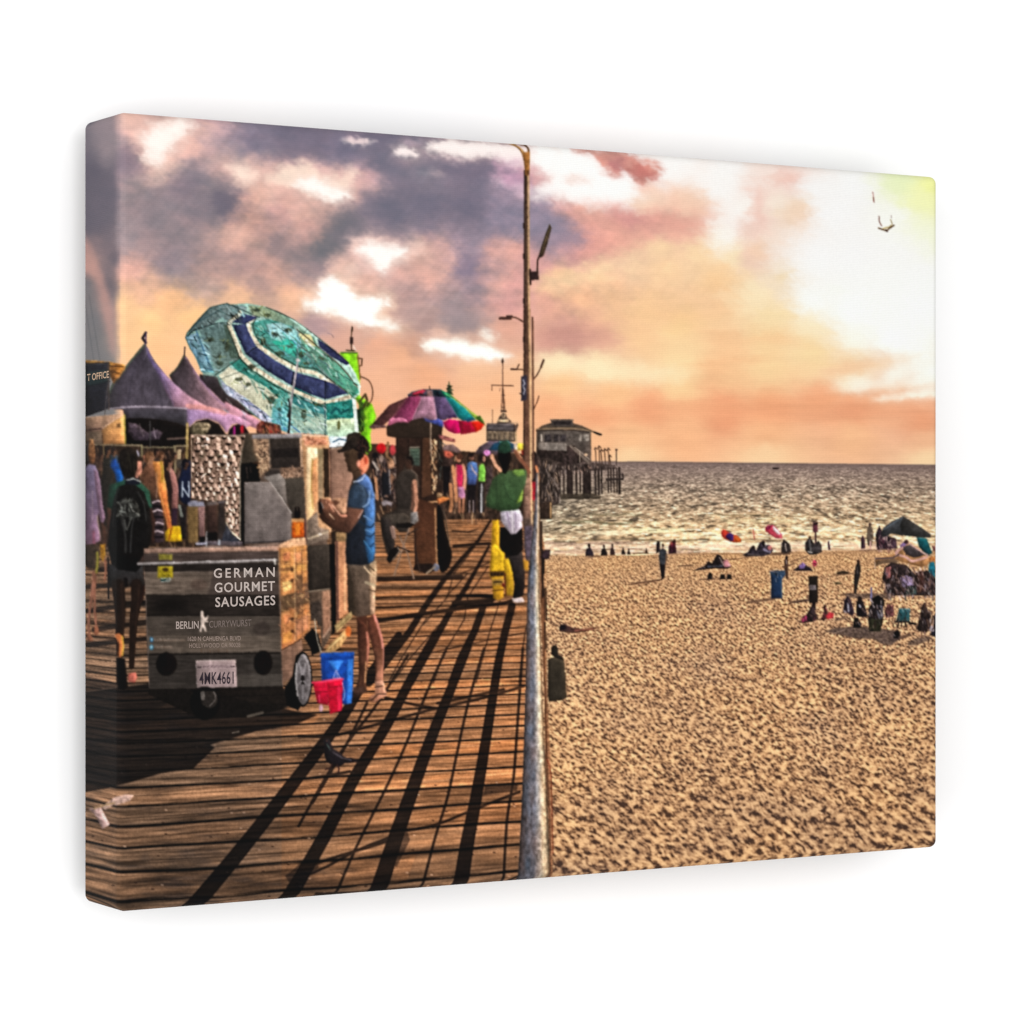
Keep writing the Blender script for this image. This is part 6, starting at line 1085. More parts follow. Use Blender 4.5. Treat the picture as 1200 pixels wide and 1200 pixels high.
sub('shirt'); P([(230, 960), (280, 925), (360, 905), (440, 900), (470, 900), (455, 1000), (440, 1050), (430, 1130), (400, 1185), (290, 1195), (180, 1165), (178, 1100), (200, 1040)], (70, 104, 62), (52, 88, 50), n=.07); P([(360, 905), (440, 900), (450, 940), (400, 950), (370, 930)], (110, 154, 56), n=.1); P([(430, 1050), (440, 1040), (432, 1120), (392, 1140)], (150, 190, 50), n=.12); L([(250, 960), (255, 1160)], 6, (40, 66, 44), a=.7); L([(300, 1000), (340, 1100), (400, 1130)], 8, (40, 66, 44), a=.5, s=True)
sub('arm'); L([(385, 775), (420, 830), (460, 880), (480, 920)], 26, (150, 96, 74), s=True); L([(392, 770), (430, 820)], 8, (220, 160, 120)); L([(215, 810), (240, 860), (275, 900)], 20, (214, 160, 130), s=True)
sub('hair'); P([(262, 770), (350, 770), (355, 830), (335, 900), (315, 935), (295, 925), (285, 870), (262, 830)], (20, 17, 18), n=.1)
sub('cap'); P([(265, 785), (262, 740), (285, 708), (320, 700), (348, 720), (355, 775), (310, 790)], (48, 84, 68), (38, 70, 56), n=.12)
use(420, 560, 5)
part('printed_fire_hydrant', 'printed yellow standpipe beside the person in green')
P([(785, 250), (822, 245), (825, 300), (825, 420), (858, 440), (858, 560), (850, 580), (850, 700), (820, 718), (790, 705), (785, 600), (768, 570), (780, 400)], (214, 166, 20), (190, 140, 30), n=.1)
P([(780, 400), (800, 385), (850, 440), (855, 540), (780, 545)], (224, 180, 30), n=.1); P([(770, 548), (858, 545), (862, 575), (775, 580)], (90, 66, 30), n=.15)
for x in (782, 800, 818, 840): E(x, 565, 7, 10, (50, 36, 26))
P([(780, 590), (850, 588), (850, 630), (785, 632)], (170, 134, 60), n=.15); L([(795, 610), (840, 610)], 9, (70, 56, 40)); L([(785, 660), (850, 655)], 7, (110, 80, 30))
sub('second_pipe'); P([(850, 480), (880, 470), (905, 560), (912, 640), (905, 690), (860, 690), (860, 600)], (220, 176, 24), (170, 130, 30), n=.1); L([(858, 560), (865, 690)], 8, (110, 60, 30)); E(848, 628, 9, 12, (130, 40, 40)); P([(965, 480), (995, 485), (995, 545), (970, 535)], (206, 150, 40), n=.12)
use(0, 0, 1)
use(0, 0, 1)
part('printed_rail_edge', 'printed brown timber edge outside the pipe rail')
P([(631, 600), (638, 640), (637, 660), (641, 800), (645, 900), (648, 1040), (640, 1040), (638, 820), (633, 700)], (150, 104, 74), (170, 118, 84), n=.15)
for y0, y1, x in ((645, 700, 635.5), (690, 726, 639), (730, 760, 638.5)): L([(x, y0), (x+.8, y1)], 2.6, (44, 34, 34))
L([(637, 700), (640, 860), (644, 960), (646, 1035)], 1.2, (110, 70, 52), a=.9, s=True); L([(641, 890), (645.5, 905), (647, 950), (648, 1000)], 1.1, (168, 78, 52), a=.9, s=True); L([(635, 650), (639, 660), (640, 800)], .9, (206, 150, 100), a=.6)
for y in range(700, 1030, 9): L([(636+ (y-700)*.022, y), (641+(y-700)*.022, y-1)], .8, (100, 70, 52), a=.55, id=False)
P([(633, 653), (638, 644), (645, 644), (644, 655), (637, 656)], (66, 50, 60), n=.2); L([(637, 655), (637, 672)], 2.6, (36, 28, 30)); L([(634, 612), (634, 645)], 3, (70, 56, 50))
part('printed_pipe_rail', 'printed weathered galvanised pipe rail running to the viewer')
PR = [(628.3, 554), (631.4, 554), (631.6, 600), (631.2, 640), (632, 700), (634.5, 780), (637, 860), (641, 930), (644, 1000), (645, 1040), (605.5, 1045), (608.5, 1000), (611, 950), (613, 900), (614.5, 850), (616, 800), (617, 740), (618.5, 680), (622, 645), (626, 605)]
P(PR, (150, 140, 140), n=.1, ns=(2, 5))
PI_ = CUR[0]
r_, c_, xs, ys = box(604, 552, 647, 1046)
lx_ = np.interp(ys, [554, 605, 645, 680, 740, 800, 850, 900, 950, 1000, 1045], [628.3, 626, 622, 618.5, 617, 616, 614.5, 613, 611, 608.5, 605.5])
rx_ = np.interp(ys, [554, 600, 700, 780, 860, 930, 1000, 1045], [631.4, 631.6, 631.8, 634.5, 637, 641, 644, 645])
u = np.clip((xs-lx_)/(rx_-lx_), 0, 1)
f = np.zeros(u.shape+(3,), np.float32)
for ch in range(3): f[..., ch] = np.interp(u, [0, .10, .3, .5, .68, .80, .90, .97, 1], [[62, 92, 118, 132, 196, 246, 240, 150, 84], [56, 86, 118, 130, 184, 222, 204, 118, 62], [58, 92, 130, 142, 176, 190, 164, 88, 48]][ch])
sp = fbm(xs/2.2, ys/4.5, 90, 3); sp2 = fbm(xs/6, ys/26, 91, 3); sp3 = fbm(xs/1.2, ys/1.4, 92, 2)
f = f*(1+.34*sp+.16*sp3)[..., None]+sp2[..., None]*np.array([14, -4, -16])
f *= np.interp(ys, [600, 700, 900, 1040], [.92, 1.0, .97, .84])[..., None]
m = (lab[r_, c_] == PI_)[..., None]
img[r_, c_] = np.where(m, np.clip(f, 0, 255), img[r_, c_])
# ---- pigeon
use(350, 760, 3.75)
part('printed_pigeon', 'printed dark pigeon walking on the planks')
P([(108, 408), (118, 395), (132, 398), (142, 415), (152, 440), (180, 458), (205, 478), (240, 482), (262, 496), (235, 503), (205, 505), (178, 518), (150, 512), (124, 496), (112, 462), (114, 425)], (50, 46, 56), (32, 28, 36), n=.1, s=True)
L([(150, 455), (190, 480), (230, 490)], 7, (86, 80, 88), a=.8); L([(112, 412), (106, 416)], 5, (60, 50, 50)); E(124, 405, 2.2, 2.2, (210, 120, 60)); L([(124, 420), (138, 445)], 6, (70, 90, 84), a=.8)
sub('leg'); L([(148, 505), (140, 524), (118, 532)], 6.5, (58, 36, 38)); sub('leg'); L([(168, 510), (178, 528), (172, 548)], 6.5, (58, 36, 38))
use(0, 0, 1)

# ---- beach: people, parasols, canopies, bins; birds in the sky
BEACH0 = len(PARTS)
use(630, 520, 6)
def seated(x, y, w_, h, c, lbl, hc=(50, 38, 40)):
    part('printed_person', lbl)
    P([(x-w_*.35, y-h*.62), (x+w_*.1, y-h*.72), (x+w_*.42, y-h*.3), (x+w_*.5, y), (x-w_*.5, y), (x-w_*.48, y-h*.3)], c, n=.15)
    E(x-w_*.05, y-h*.84, w_*.17, h*.16, hc)
seated(365, 790, 60, 88, (62, 54, 70), 'printed person in dark clothes sitting alone at the waterline, leftmost')
seated(468, 785, 46, 76, (52, 44, 50), 'printed person sitting at the waterline, second from left')
seated(527, 782, 34, 80, (74, 54, 58), 'printed slim person at the waterline, third from left')
seated(603, 780, 32, 50, (48, 38, 44), 'printed small crouching person at the waterline, left of a pair')
seated(642, 780, 24, 44, (54, 42, 44), 'printed small crouching person at the waterline, right of a pair')
seated(766, 775, 22, 42, (90, 70, 60), 'printed lone tiny person at the waterline near the walker')
L([(670, 772), (750, 768)], 7, (120, 92, 76), a=.7); L([(560, 776), (860, 768)], 5, (106, 84, 78), a=.5, id=False)
part('printed_person', 'printed person in black standing at the water behind the walker'); P([(835, 700), (845, 682), (860, 690), (862, 760), (835, 770)], (50, 42, 50), n=.15)
part('printed_person', 'printed pair in crimson by the water right of the walker'); P([(920, 720), (940, 695), (958, 675), (972, 690), (975, 770), (922, 775)], (120, 34, 60), (60, 40, 56), n=.25); E(962, 685, 10, 14, (70, 46, 46)); E(938, 700, 9, 12, (176, 90, 80))
part('printed_person', 'printed walker in grey top crossing the sand alone'); P([(862, 745), (880, 732), (905, 750), (912, 800), (895, 850), (860, 855), (850, 790)], (70, 74, 84), n=.15); E(881, 715, 9, 13, (84, 60, 56)); P([(858, 850), (898, 850), (892, 940), (880, 950), (870, 940)], (34, 30, 40), n=.1); L([(905, 780), (903, 850)], 6, (160, 110, 80)); L([(870, 955), (880, 950)], 6, (40, 30, 30))
L([(655, 992), (760, 978), (860, 962)], 9, (120, 84, 62), a=.8, id=False)
use(810, 540, 7.5)
part('printed_beach_umbrella', 'printed low beach umbrella in red, purple and orange by the water')
P([(262, 630), (280, 602), (310, 612), (350, 640), (400, 655), (440, 690), (440, 712), (400, 720), (350, 712), (300, 690), (268, 660)], (232, 66, 56), (240, 90, 40), 'h', n=.1); P([(300, 665), (320, 640), (345, 632), (372, 650), (370, 700), (340, 708)], (80, 50, 130), n=.1); P([(372, 660), (440, 690), (438, 712), (395, 720)], (246, 108, 36), n=.08)
part('printed_beach_umbrella', 'printed low pink and white beach umbrella by the water')
P([(648, 600), (670, 568), (720, 565), (755, 595), (800, 650), (800, 685), (740, 680), (690, 645), (655, 620)], (232, 60, 96), (240, 96, 120), n=.1); P([(715, 570), (745, 590), (790, 645), (760, 650), (720, 610)], (246, 216, 220), n=.08); P([(650, 590), (672, 568), (712, 566), (700, 590), (675, 610)], (160, 40, 90), n=.15)
part('printed_flag', 'printed thin pink marker between the two low umbrellas'); L([(545, 600), (556, 690)], 9, (230, 100, 100), a=.8); L([(530, 630), (578, 650)], 6, (236, 140, 120), a=.7)
L([(300, 870), (420, 860), (560, 830)], 9, (110, 80, 64), a=.7, id=False); L([(870, 885), (960, 860), (1020, 840)], 10, (100, 72, 58), a=.8, id=False)
part('printed_person', 'printed group lounging between the two low umbrellas')
P([(450, 825), (500, 800), (520, 760), (550, 745), (570, 790), (600, 720), (630, 700), (650, 740), (690, 740), (720, 790), (690, 825), (620, 840), (480, 842)], (72, 64, 78), n=.3); E(635, 722, 14, 20, (46, 36, 40)); E(545, 762, 16, 18, (60, 46, 44)); L([(640, 780), (690, 800)], 20, (160, 150, 180)); E(690, 765, 18, 20, (206, 120, 120), n=.2); L([(500, 820), (600, 830)], 12, (110, 100, 104))
part('printed_person', 'printed pair standing in dark tops right of the pink umbrella'); P([(790, 730), (810, 700), (840, 705), (870, 740), (880, 800), (840, 815), (790, 810)], (62, 56, 58), n=.25); L([(828, 730), (835, 790)], 9, (206, 186, 176)); E(815, 705, 10, 14, (60, 46, 46))
L([(690, 832), (880, 812)], 7, (120, 90, 74), a=.8, id=False)
part('printed_person', 'printed group lying on a towel at the left of the beach')
P([(15, 965), (120, 920), (150, 880), (180, 900), (200, 870), (225, 820), (260, 830), (285, 870), (320, 880), (350, 930), (320, 950), (200, 945), (90, 960)], (46, 38, 44), n=.25); P([(275, 880), (320, 870), (350, 930), (290, 935)], (226, 150, 160), n=.12); L([(150, 930), (270, 925)], 16, (80, 84, 100)); L([(250, 850), (285, 920)], 9, (180, 160, 150))
for x in (165, 275, 335):
    part('printed_bag', 'printed small dark bag on the sand below the towel group, %s' % {165: 'leftmost', 275: 'middle', 335: 'rightmost'}[x]); P([(x-26, 1045), (x-18, 1000), (x, 975 if x == 165 else 995), (x+20, 1000), (x+24, 1040)], (32, 26, 32), n=.15)
L([(110, 1048), (360, 1040)], 6, (120, 84, 66), a=.6, id=False)
part('printed_person', 'printed slim dark person walking behind the blue bin'); P([(820, 870), (838, 835), (852, 860), (850, 930), (855, 1040), (835, 1040), (815, 930)], (84, 60, 52), n=.2); E(838, 848, 12, 14, (40, 28, 30))
part('printed_waste_bin', 'printed tall blue wheeled bin on the sand'); P([(695, 985), (825, 985), (825, 1010), (800, 1040), (800, 1210), (700, 1210), (700, 1040)], (38, 70, 108), (34, 58, 96), n=.08); P([(690, 975), (740, 960), (825, 965), (828, 1000), (700, 1000)], (60, 84, 112), n=.12); L([(790, 1020), (796, 1200)], 10, (60, 110, 150), a=.7); L([(690, 970), (760, 975)], 8, (140, 130, 140))
part('printed_waste_bin', 'printed dark striped barrel to the right of the blue bin'); P([(1032, 1015), (1115, 1010), (1115, 1245), (1035, 1250)], (46, 40, 36), (40, 34, 34), n=.15); P([(1034, 1090), (1100, 1090), (1100, 1135), (1034, 1138)], (120, 110, 116), n=.15)
part('printed_lifeguard_sign', 'printed signpost with a red board over seated people'); P([(1070, 545), (1112, 540), (1115, 628), (1070, 628)], (130, 70, 90), n=.2); P([(1072, 545), (1112, 540), (1112, 560), (1072, 565)], (56, 36, 46)); L([(1092, 628), (1094, 810)], 14, (92, 60, 72))
part('printed_person', 'printed seated cluster round the signpost'); P([(1000, 720), (1030, 680), (1060, 690), (1080, 730), (1120, 700), (1145, 740), (1150, 800), (1100, 825), (1040, 825), (1000, 790)], (64, 60, 64), n=.3); L([(1040, 700), (1050, 790)], 14, (140, 140, 140), a=.7); E(1042, 675, 12, 14, (80, 60, 56)); L([(1028, 800), (1060, 805)], 10, (206, 200, 196))
part('printed_person', 'printed sunbather in violet with a pink parasol head'); P([(890, 965), (950, 920), (980, 900), (1010, 920), (1050, 940), (1070, 970)], (52, 44, 60), n=.2); P([(950, 920), (980, 890), (1005, 915), (990, 945), (950, 950)], (150, 120, 190), n=.15); E(1085, 900, 20, 30, (226, 70, 110), n=.12)
use(930, 590, 6.667)
part('printed_person', 'printed far person by the water right of the signpost'); P([(265, 300), (275, 290), (290, 360), (270, 365)], (96, 64, 90))
part('printed_person', 'printed tall person standing at the water left of the canopy'); P([(575, 200), (598, 155), (620, 200), (625, 260), (610, 330), (580, 330), (570, 260)], (120, 104, 92), n=.2); E(597, 165, 12, 18, (90, 70, 70)); L([(600, 300), (600, 350)], 14, (230, 180, 170))
part('printed_person', 'printed dark person sitting left of the tall one'); P([(528, 270), (540, 245), (555, 280), (560, 350), (528, 355)], (80, 56, 76), n=.2)
part('printed_person', 'printed group under the big dark canopy'); P([(640, 240), (670, 170), (690, 220), (740, 260), (800, 270), (810, 350), (650, 360)], (74, 56, 72), n=.3); scrib([(640, 240), (800, 250), (800, 350), (650, 355)], [(150, 110, 120), (40, 30, 40), (226, 190, 180), (110, 60, 80)], 50, 34, 9, 1.5, .8, seed=30)
L([(520, 368), (800, 360)], 8, (110, 80, 66), a=.8, id=False)
part('printed_tent', 'printed big dark pop-up canopy at the right edge of the beach')
P([(680, 235), (700, 190), (760, 145), (855, 98), (920, 140), (1000, 190), (1070, 240), (1068, 268), (960, 262), (850, 250), (760, 235), (740, 250), (700, 265)], (86, 92, 100), (62, 64, 70), n=.1); P([(855, 100), (920, 140), (1068, 240), (1066, 262), (960, 255), (840, 225), (830, 180)], (66, 66, 68), n=.1); L([(700, 205), (760, 165), (850, 110)], 9, (110, 128, 146), a=.7)
part('printed_beach_towel', 'printed teal cloth hanging under the dark canopy'); P([(960, 265), (1040, 275), (1085, 390), (1040, 410), (980, 340)], (24, 116, 128), (20, 90, 104), n=.12)
part('printed_person', 'printed people seated beneath the right canopy'); P([(830, 330), (870, 290), (900, 310), (890, 350), (840, 360)], (150, 120, 180), n=.2); E(880, 300, 18, 16, (90, 60, 66)); P([(1080, 330), (1130, 340), (1130, 370), (1090, 370)], (140, 90, 90), n=.3)
part('printed_tent', 'printed low tan and grey sunshade tent below the dark canopy')
P([(635, 425), (740, 410), (810, 385), (830, 350), (860, 340), (900, 310), (980, 350), (1040, 400), (1062, 430), (1050, 480), (1000, 500), (930, 480), (860, 460), (790, 440), (650, 470), (636, 490)], (196, 140, 84), (190, 126, 70), n=.1); P([(850, 350), (905, 318), (980, 365), (1030, 405), (940, 425), (880, 400)], (92, 84, 92), (70, 60, 66), n=.12)
L([(850, 345), (800, 390), (880, 420), (930, 450), (1040, 420)], 18, (226, 166, 156), s=True); L([(905, 315), (1050, 408)], 12, (220, 170, 160)); L([(640, 430), (760, 425), (820, 400)], 14, (110, 90, 96), s=True); P([(650, 450), (790, 430), (830, 460), (700, 470), (640, 490)], (120, 92, 70), n=.12)
for p in [[(636, 425), (636, 510)], [(1025, 490), (1035, 720)], [(900, 470), (900, 560)]]: L(p, 7, (190, 160, 140))
E(1085, 440, 30, 26, (206, 120, 50), n=.15)
part('printed_person', 'printed person in bright turquoise at the right canvas edge'); P([(1060, 460), (1100, 455), (1115, 520), (1110, 600), (1070, 630), (1045, 600)], (20, 130, 160), (40, 150, 170), n=.1); P([(1060, 620), (1110, 600), (1110, 690), (1050, 700)], (120, 90, 80), n=.2)
part('printed_person', 'printed crowd sitting in the shade of the tan sunshade')
P([(690, 590), (710, 500), (760, 460), (880, 480), (960, 560), (1040, 520), (1130, 600), (1130, 715), (1000, 720), (780, 720), (700, 700), (720, 650)], (52, 42, 46), n=.3); scrib([(700, 500), (1000, 500), (1120, 650), (1120, 710), (720, 710)], [(150, 116, 110), (30, 24, 28), (200, 180, 190), (96, 70, 66), (130, 90, 80), (60, 70, 76)], 150, 46, 12, 1.4, .75, seed=31)
P([(830, 580), (880, 560), (930, 580), (940, 640), (850, 650)], (160, 140, 180), n=.2); P([(720, 500), (760, 490), (755, 580), (725, 590)], (190, 110, 110), n=.2); P([(880, 650), (960, 640), (960, 710), (880, 715)], (56, 76, 76), n=.15); P([(960, 540), (1010, 520), (1020, 690), (960, 700)], (74, 44, 40), n=.15)
L([(1020, 735), (1130, 732)], 6, (196, 150, 120), a=.8); L([(755, 680), (758, 760)], 8, (150, 150, 150))
part('printed_person', 'printed dark person standing alone left of the tan sunshade'); P([(480, 500), (505, 445), (525, 490), (520, 560), (500, 640), (490, 705), (465, 705), (470, 600)], (52, 50, 52), n=.15); E(505, 452, 12, 16, (70, 50, 46)); L([(470, 640), (466, 700)], 8, (190, 130, 90)); L([(495, 500), (500, 545)], 9, (110, 96, 96))
part('printed_beach_towel', 'printed dark towel lying on the sand left of the standing person'); P([(330, 540), (380, 525), (430, 535), (425, 550), (340, 552)], (70, 60, 50), n=.2); P([(310, 620), (350, 610), (380, 625), (340, 635)], (110, 100, 76), n=.3)
part('printed_person', 'printed family with pink bag sitting on the sand, left pair'); P([(60, 935), (70, 880), (100, 870), (135, 810), (150, 765), (175, 780), (170, 850), (195, 900), (150, 925)], (58, 46, 52), n=.25); P([(60, 905), (100, 870), (105, 910), (70, 930)], (226, 70, 130), n=.1); E(160, 775, 13, 18, (40, 30, 32))
part('printed_person', 'printed child crouching with a red toy beside the family'); P([(215, 905), (235, 850), (240, 800), (262, 830), (270, 880), (240, 915)], (84, 56, 56), n=.2); P([(250, 880), (280, 848), (315, 860), (310, 895), (260, 905)], (226, 60, 76), n=.1); E(245, 805, 12, 15, (50, 34, 36))
use(0, 0, 1)
for x1, y1, x2, y2, w_ in [(876, 706, 906, 702, 3), (926, 706, 948, 703, 3), (740, 684, 775, 679, 1.6), (795, 663.5, 812, 662.5, 1.8), (702, 651.5, 690, 653, 1.4), (930, 661, 918, 664, 2), (1000, 672, 980, 674, 1.6), (985, 697, 1002, 695, 1.8), (905, 649, 925, 649, 2), (820, 679, 838, 678, 1.6), (1046, 750, 1066, 744, 4), (935, 728, 950, 727, 2.2), (958, 726, 968, 725, 2)]:
    L([(x1, y1), (x2, y2)], w_, (84, 62, 52), a=.75, id=False, clip=[SAND], soft=1.2)
use(930, 590, 6.667)
for p, a in [([(240, 1000), (330, 970), (480, 960), (640, 970), (840, 1000), (830, 1060), (760, 1110), (680, 1095), (620, 1060), (480, 1055), (380, 1030)], .8), ([(900, 1080), (960, 1050), (1060, 1040), (1080, 1060), (960, 1110), (890, 1110)], .65), ([(310, 905), (400, 890), (430, 900), (330, 920)], .6), ([(400, 705), (640, 700), (780, 712), (760, 745), (420, 740)], .7), ([(-10, 765), (120, 745), (130, 760), (0, 778)], .7)]:
    P(p, (70, 58, 56), n=.25, a=a, id=False, clip=[SAND], soft=3, ns=(2, 1.5))
L([(300, 1020), (400, 985)], 5, (170, 140, 120), a=.8, id=False)
part('printed_person', 'printed person in purple seated with a black dog, left of the shaded group'); P([(385, 850), (395, 760), (420, 720), (450, 760), (475, 850), (460, 880), (430, 860)], (62, 50, 72), n=.25); L([(425, 780), (430, 840)], 12, (200, 200, 210), a=.8)
part('printed_person', 'printed person in black standing in the shaded group'); P([(490, 880), (490, 770), (515, 730), (545, 770), (580, 880), (540, 890)], (40, 34, 44), n=.25); E(518, 745, 18, 20, (50, 40, 44)); L([(515, 790), (522, 810)], 12, (180, 176, 186))
part('printed_dog', 'printed black dog or bag in the shade'); P([(465, 970), (470, 900), (500, 890), (530, 940), (525, 970)], (18, 14, 18), n=.1)
part('printed_beach_umbrella', 'printed closed black umbrella over the shaded group'); P([(600, 800), (615, 740), (660, 715), (700, 740), (712, 790), (690, 810), (600, 820)], (22, 19, 24), n=.15); L([(608, 660), (605, 760)], 12, (130, 130, 190))
part('printed_person', 'printed people huddled under the closed black umbrella'); P([(580, 920), (590, 800), (690, 790), (700, 900), (690, 960), (630, 960)], (36, 30, 36), n=.25); P([(650, 790), (700, 800), (700, 880), (670, 920), (650, 860)], (104, 104, 120), n=.15); P([(580, 900), (690, 900), (680, 1000), (590, 1000)], (50, 52, 38), n=.2)
part('printed_person', 'printed person in maroon behind the teal chair'); P([(710, 850), (730, 790), (780, 800), (785, 880), (720, 895)], (120, 70, 76), n=.25)
part('printed_beach_chair', 'printed teal folding beach chair'); P([(825, 820), (910, 825), (905, 920), (800, 925)], (48, 110, 122), (40, 90, 100), n=.08); L([(800, 925), (905, 925)], 12, (24, 26, 30)); L([(820, 935), (815, 970)], 9, (24, 22, 26)); L([(905, 935), (950, 940)], 18, (40, 32, 36)); L([(870, 930), (880, 965)], 9, (24, 22, 26)); L([(826, 822), (908, 826)], 5, (110, 170, 176))
part('printed_bag', 'printed black bag on the sand under the teal chair'); P([(778, 1050), (785, 1000), (820, 985), (832, 1030), (810, 1055)], (20, 16, 20), n=.1)
part('printed_person', 'printed person in brown dress sitting right of the teal chair'); P([(960, 980), (985, 880), (1005, 790), (1030, 770), (1050, 840), (1075, 850), (1070, 960), (1040, 1010), (980, 1000)], (66, 52, 50), (52, 42, 44), n=.2); E(1025, 795, 14, 22, (84, 56, 50)); L([(1000, 1000), (1000, 1040)], 9, (120, 90, 80)); L([(1025, 1000), (1025, 1040)], 9, (170, 130, 120))
part('printed_person', 'printed person cut off by the right canvas edge'); P([(1090, 880), (1135, 860), (1135, 1050), (1060, 1030), (1095, 960)], (34, 36, 52), n=.2); P([(1060, 960), (1095, 950), (1100, 1000), (1065, 1000)], (176, 160, 170), n=.15)
L([(1115, 870), (1120, 940)], 10, (110, 60, 70))
figs = [i for i in range(BEACH0, len(PARTS))]
scrib([(380, 720), (1130, 720), (1130, 1040), (380, 1040)], [(20, 16, 22), (26, 22, 28), (150, 120, 110), (96, 84, 100), (206, 190, 190), (60, 44, 44)], 260, 34, 9, 1.3, .85, seed=50, clip=figs)
scrib([(690, 500), (1130, 520), (1130, 715), (690, 715)], [(24, 20, 26), (40, 32, 34), (170, 130, 116), (110, 96, 120), (214, 190, 186), (70, 50, 50)], 260, 34, 8, 1.2, .7, seed=51, clip=figs)
scrib([(50, 760), (320, 760), (320, 930), (50, 930)], [(24, 20, 26), (150, 110, 100), (200, 70, 110)], 30, 26, 7, 1.2, .8, seed=52, clip=figs)
for k_ in range(46):                                    # legs, arms and chair frames breaking the outlines
    x = rng.uniform(390, 1120); y = rng.choice([rng.uniform(860, 960), rng.uniform(610, 715)])
    if y < 760 and x < 690: continue
    L([(x, y), (x+rng.normal(0, 16), y+rng.uniform(24, 60))], rng.uniform(4, 8), [(34, 28, 32), (60, 44, 42), (150, 110, 90)][rng.randint(3)], a=.85, id=False)
use(810, 540, 7.5)
scrib([(10, 660), (1160, 660), (1160, 1050), (10, 1050)], [(24, 20, 26), (140, 110, 104), (196, 180, 180), (60, 50, 60)], 150, 26, 8, 1.2, .75, seed=53, clip=figs)
# things close to the pier
use(600, 700, 3.53)
part('printed_person', 'printed sunbather lying face down on the sand near the rail'); P([(195, 130), (200, 112), (225, 112), (250, 125), (300, 130), (350, 122), (352, 128), (310, 140), (250, 148), (200, 142)], (74, 54, 58), (120, 76, 60), 'h', n=.2); E(210, 124, 14, 11, (36, 30, 40), n=.2); L([(260, 138), (340, 130)], 5, (206, 120, 100), a=.8)
part('printed_sign', 'printed dark signboard with rounded finial next to the pipe rail'); P([(148, 258), (160, 250), (195, 248), (215, 262), (222, 330), (226, 415), (210, 425), (152, 432), (148, 400)], (74, 66, 56), (62, 56, 48), n=.07); L([(222, 270), (228, 412)], 3, (196, 150, 110), a=.8)
sub('finial'); P([(163, 236), (162, 208), (170, 197), (185, 200), (192, 218), (190, 235), (212, 250), (214, 262), (175, 248)], (44, 40, 38), n=.15)
use(830, 180, 4)
part('printed_seagull', 'printed pale gull gliding in the bright sky at upper right'); L([(798, 349), (815, 355), (835, 362), (850, 350), (870, 336)], 7, (140, 104, 70), n=.1); L([(800, 294), (802, 318), (812, 338)], 5, (170, 120, 110), s=True); L([(820, 350), (845, 345), (860, 335)], 5, (214, 180, 90)); L([(832, 358), (838, 364)], 8, (96, 66, 50)); L([(857, 290), (858, 302)], 3, (200, 160, 160), a=.8); L([(855, 310), (862, 330)], 3.5, (210, 180, 110))
L([(770, 180), (774, 200), (776, 228)], 4.5, (226, 166, 160), s=True); L([(773, 205), (776, 226)], 4, (170, 90, 80))
use(0, 0, 1)

# ---- the whole print: ink spread, local contrast and grain of the source photograph
# the figures' outlines wander by a fraction of a millimetre, as they do in a photograph
fullm = (lab != SKY) & (lab != SEA) & (lab != SAND) & (lab != DECK) & (lab != PI_)
yy, xx = np.mgrid[0:IH, 0:IW].astype(np.float32)
wv1 = fbm(xx/6.5, yy/6.5, 110, 3, .65)*1.3; wv2 = fbm(xx/6.5+50, yy/6.5, 111, 3, .65)*1.3
si = np.clip((yy+wv2*1.0).round().astype(int), 0, IH-1); sj = np.clip((xx+wv1).round().astype(int), 0, IW-1)
wimg = img[si, sj]; fm = blur(fullm.astype(np.float32), 2)[..., None]
img = img*(1-fm)+wimg*fm
del wimg, si, sj
small = img.reshape(NY, SS, NX, SS, 3).mean((1, 3))
labs = lab[::SS, ::SS]
def ids0(*n): return np.isin(labs, np.array([i for i, p in enumerate(PARTS) if p[0] in n]))
yy, xx = np.mgrid[0:NY, 0:NX].astype(np.float32); xx += X0; yy += Y0
def fastblur(a, n):
    for _ in range(n): a = blur(a, 1)
    return a
issky = (labs == SKY)
g1 = fbm(xx/1.3, yy/1.2, 101, 2); g2 = fbm(xx/5, yy/5, 102, 3)
fg = ~np.isin(labs, [SKY, SEA, SAND, DECK])
soft_ = blur(small, 2); fgm = blur(fg.astype(np.float32), 1)[..., None]
dk_ = np.isin(labs, [DECK])[..., None]*np.clip((800-yy)/120, 0, 1)[..., None]
quil = np.array([i for i, p in enumerate(PARTS) if p[0] in ('printed_beach_umbrella', 'quilted_panel', 'navy_band', 'licence_plate', 'printed_pigeon', 'logo', 'wheel')])
amt = np.where(xx > 636, .15, .5)*np.where(np.isin(labs, quil), .35, 1)
amt = amt[..., None]*np.maximum(fgm, dk_)
small = small*(1-amt)+soft_*amt
shd = fbm(xx/9, yy/14, 120, 4, .6)*.16*fg
small = small*(1+shd)[..., None]*np.where(fg & (xx < 245) & (yy > 515) & (yy < 800), .84, np.where(fg & (xx < 640), .93, np.where(fg, .88, 1)))[..., None]
ga = np.where(issky, .015, .045); gb = np.where(issky, 0, .05)
small = small*(1+ga*g1+gb*g2)[..., None]
small = small*(1+np.interp(xx, [134, 143], [1, 0])*np.interp(yy, [400, 600, 820], [-.07, -.02, .14]))[..., None]  # left wrap: side shade painted into the sky, brightened lower down
tone0 = ids0('shirt'); l_ = (small@np.array([.3, .59, .11]))[..., None]; small = np.where(tone0[..., None], l_+(small-l_)*.8, small)
b4 = fastblur(small, 4)
small = small+(np.where(issky, .15, .42)*((small-b4)@np.array([.3, .59, .11])))[..., None]
big = small[::8, ::8]; big = fastblur(big, 5); big = np.repeat(np.repeat(big, 8, 0), 8, 1)
big = np.pad(big, ((0, max(0, NY-big.shape[0])), (0, max(0, NX-big.shape[1])), (0, 0)), 'edge')[:NY, :NX]; big = fastblur(big, 6)
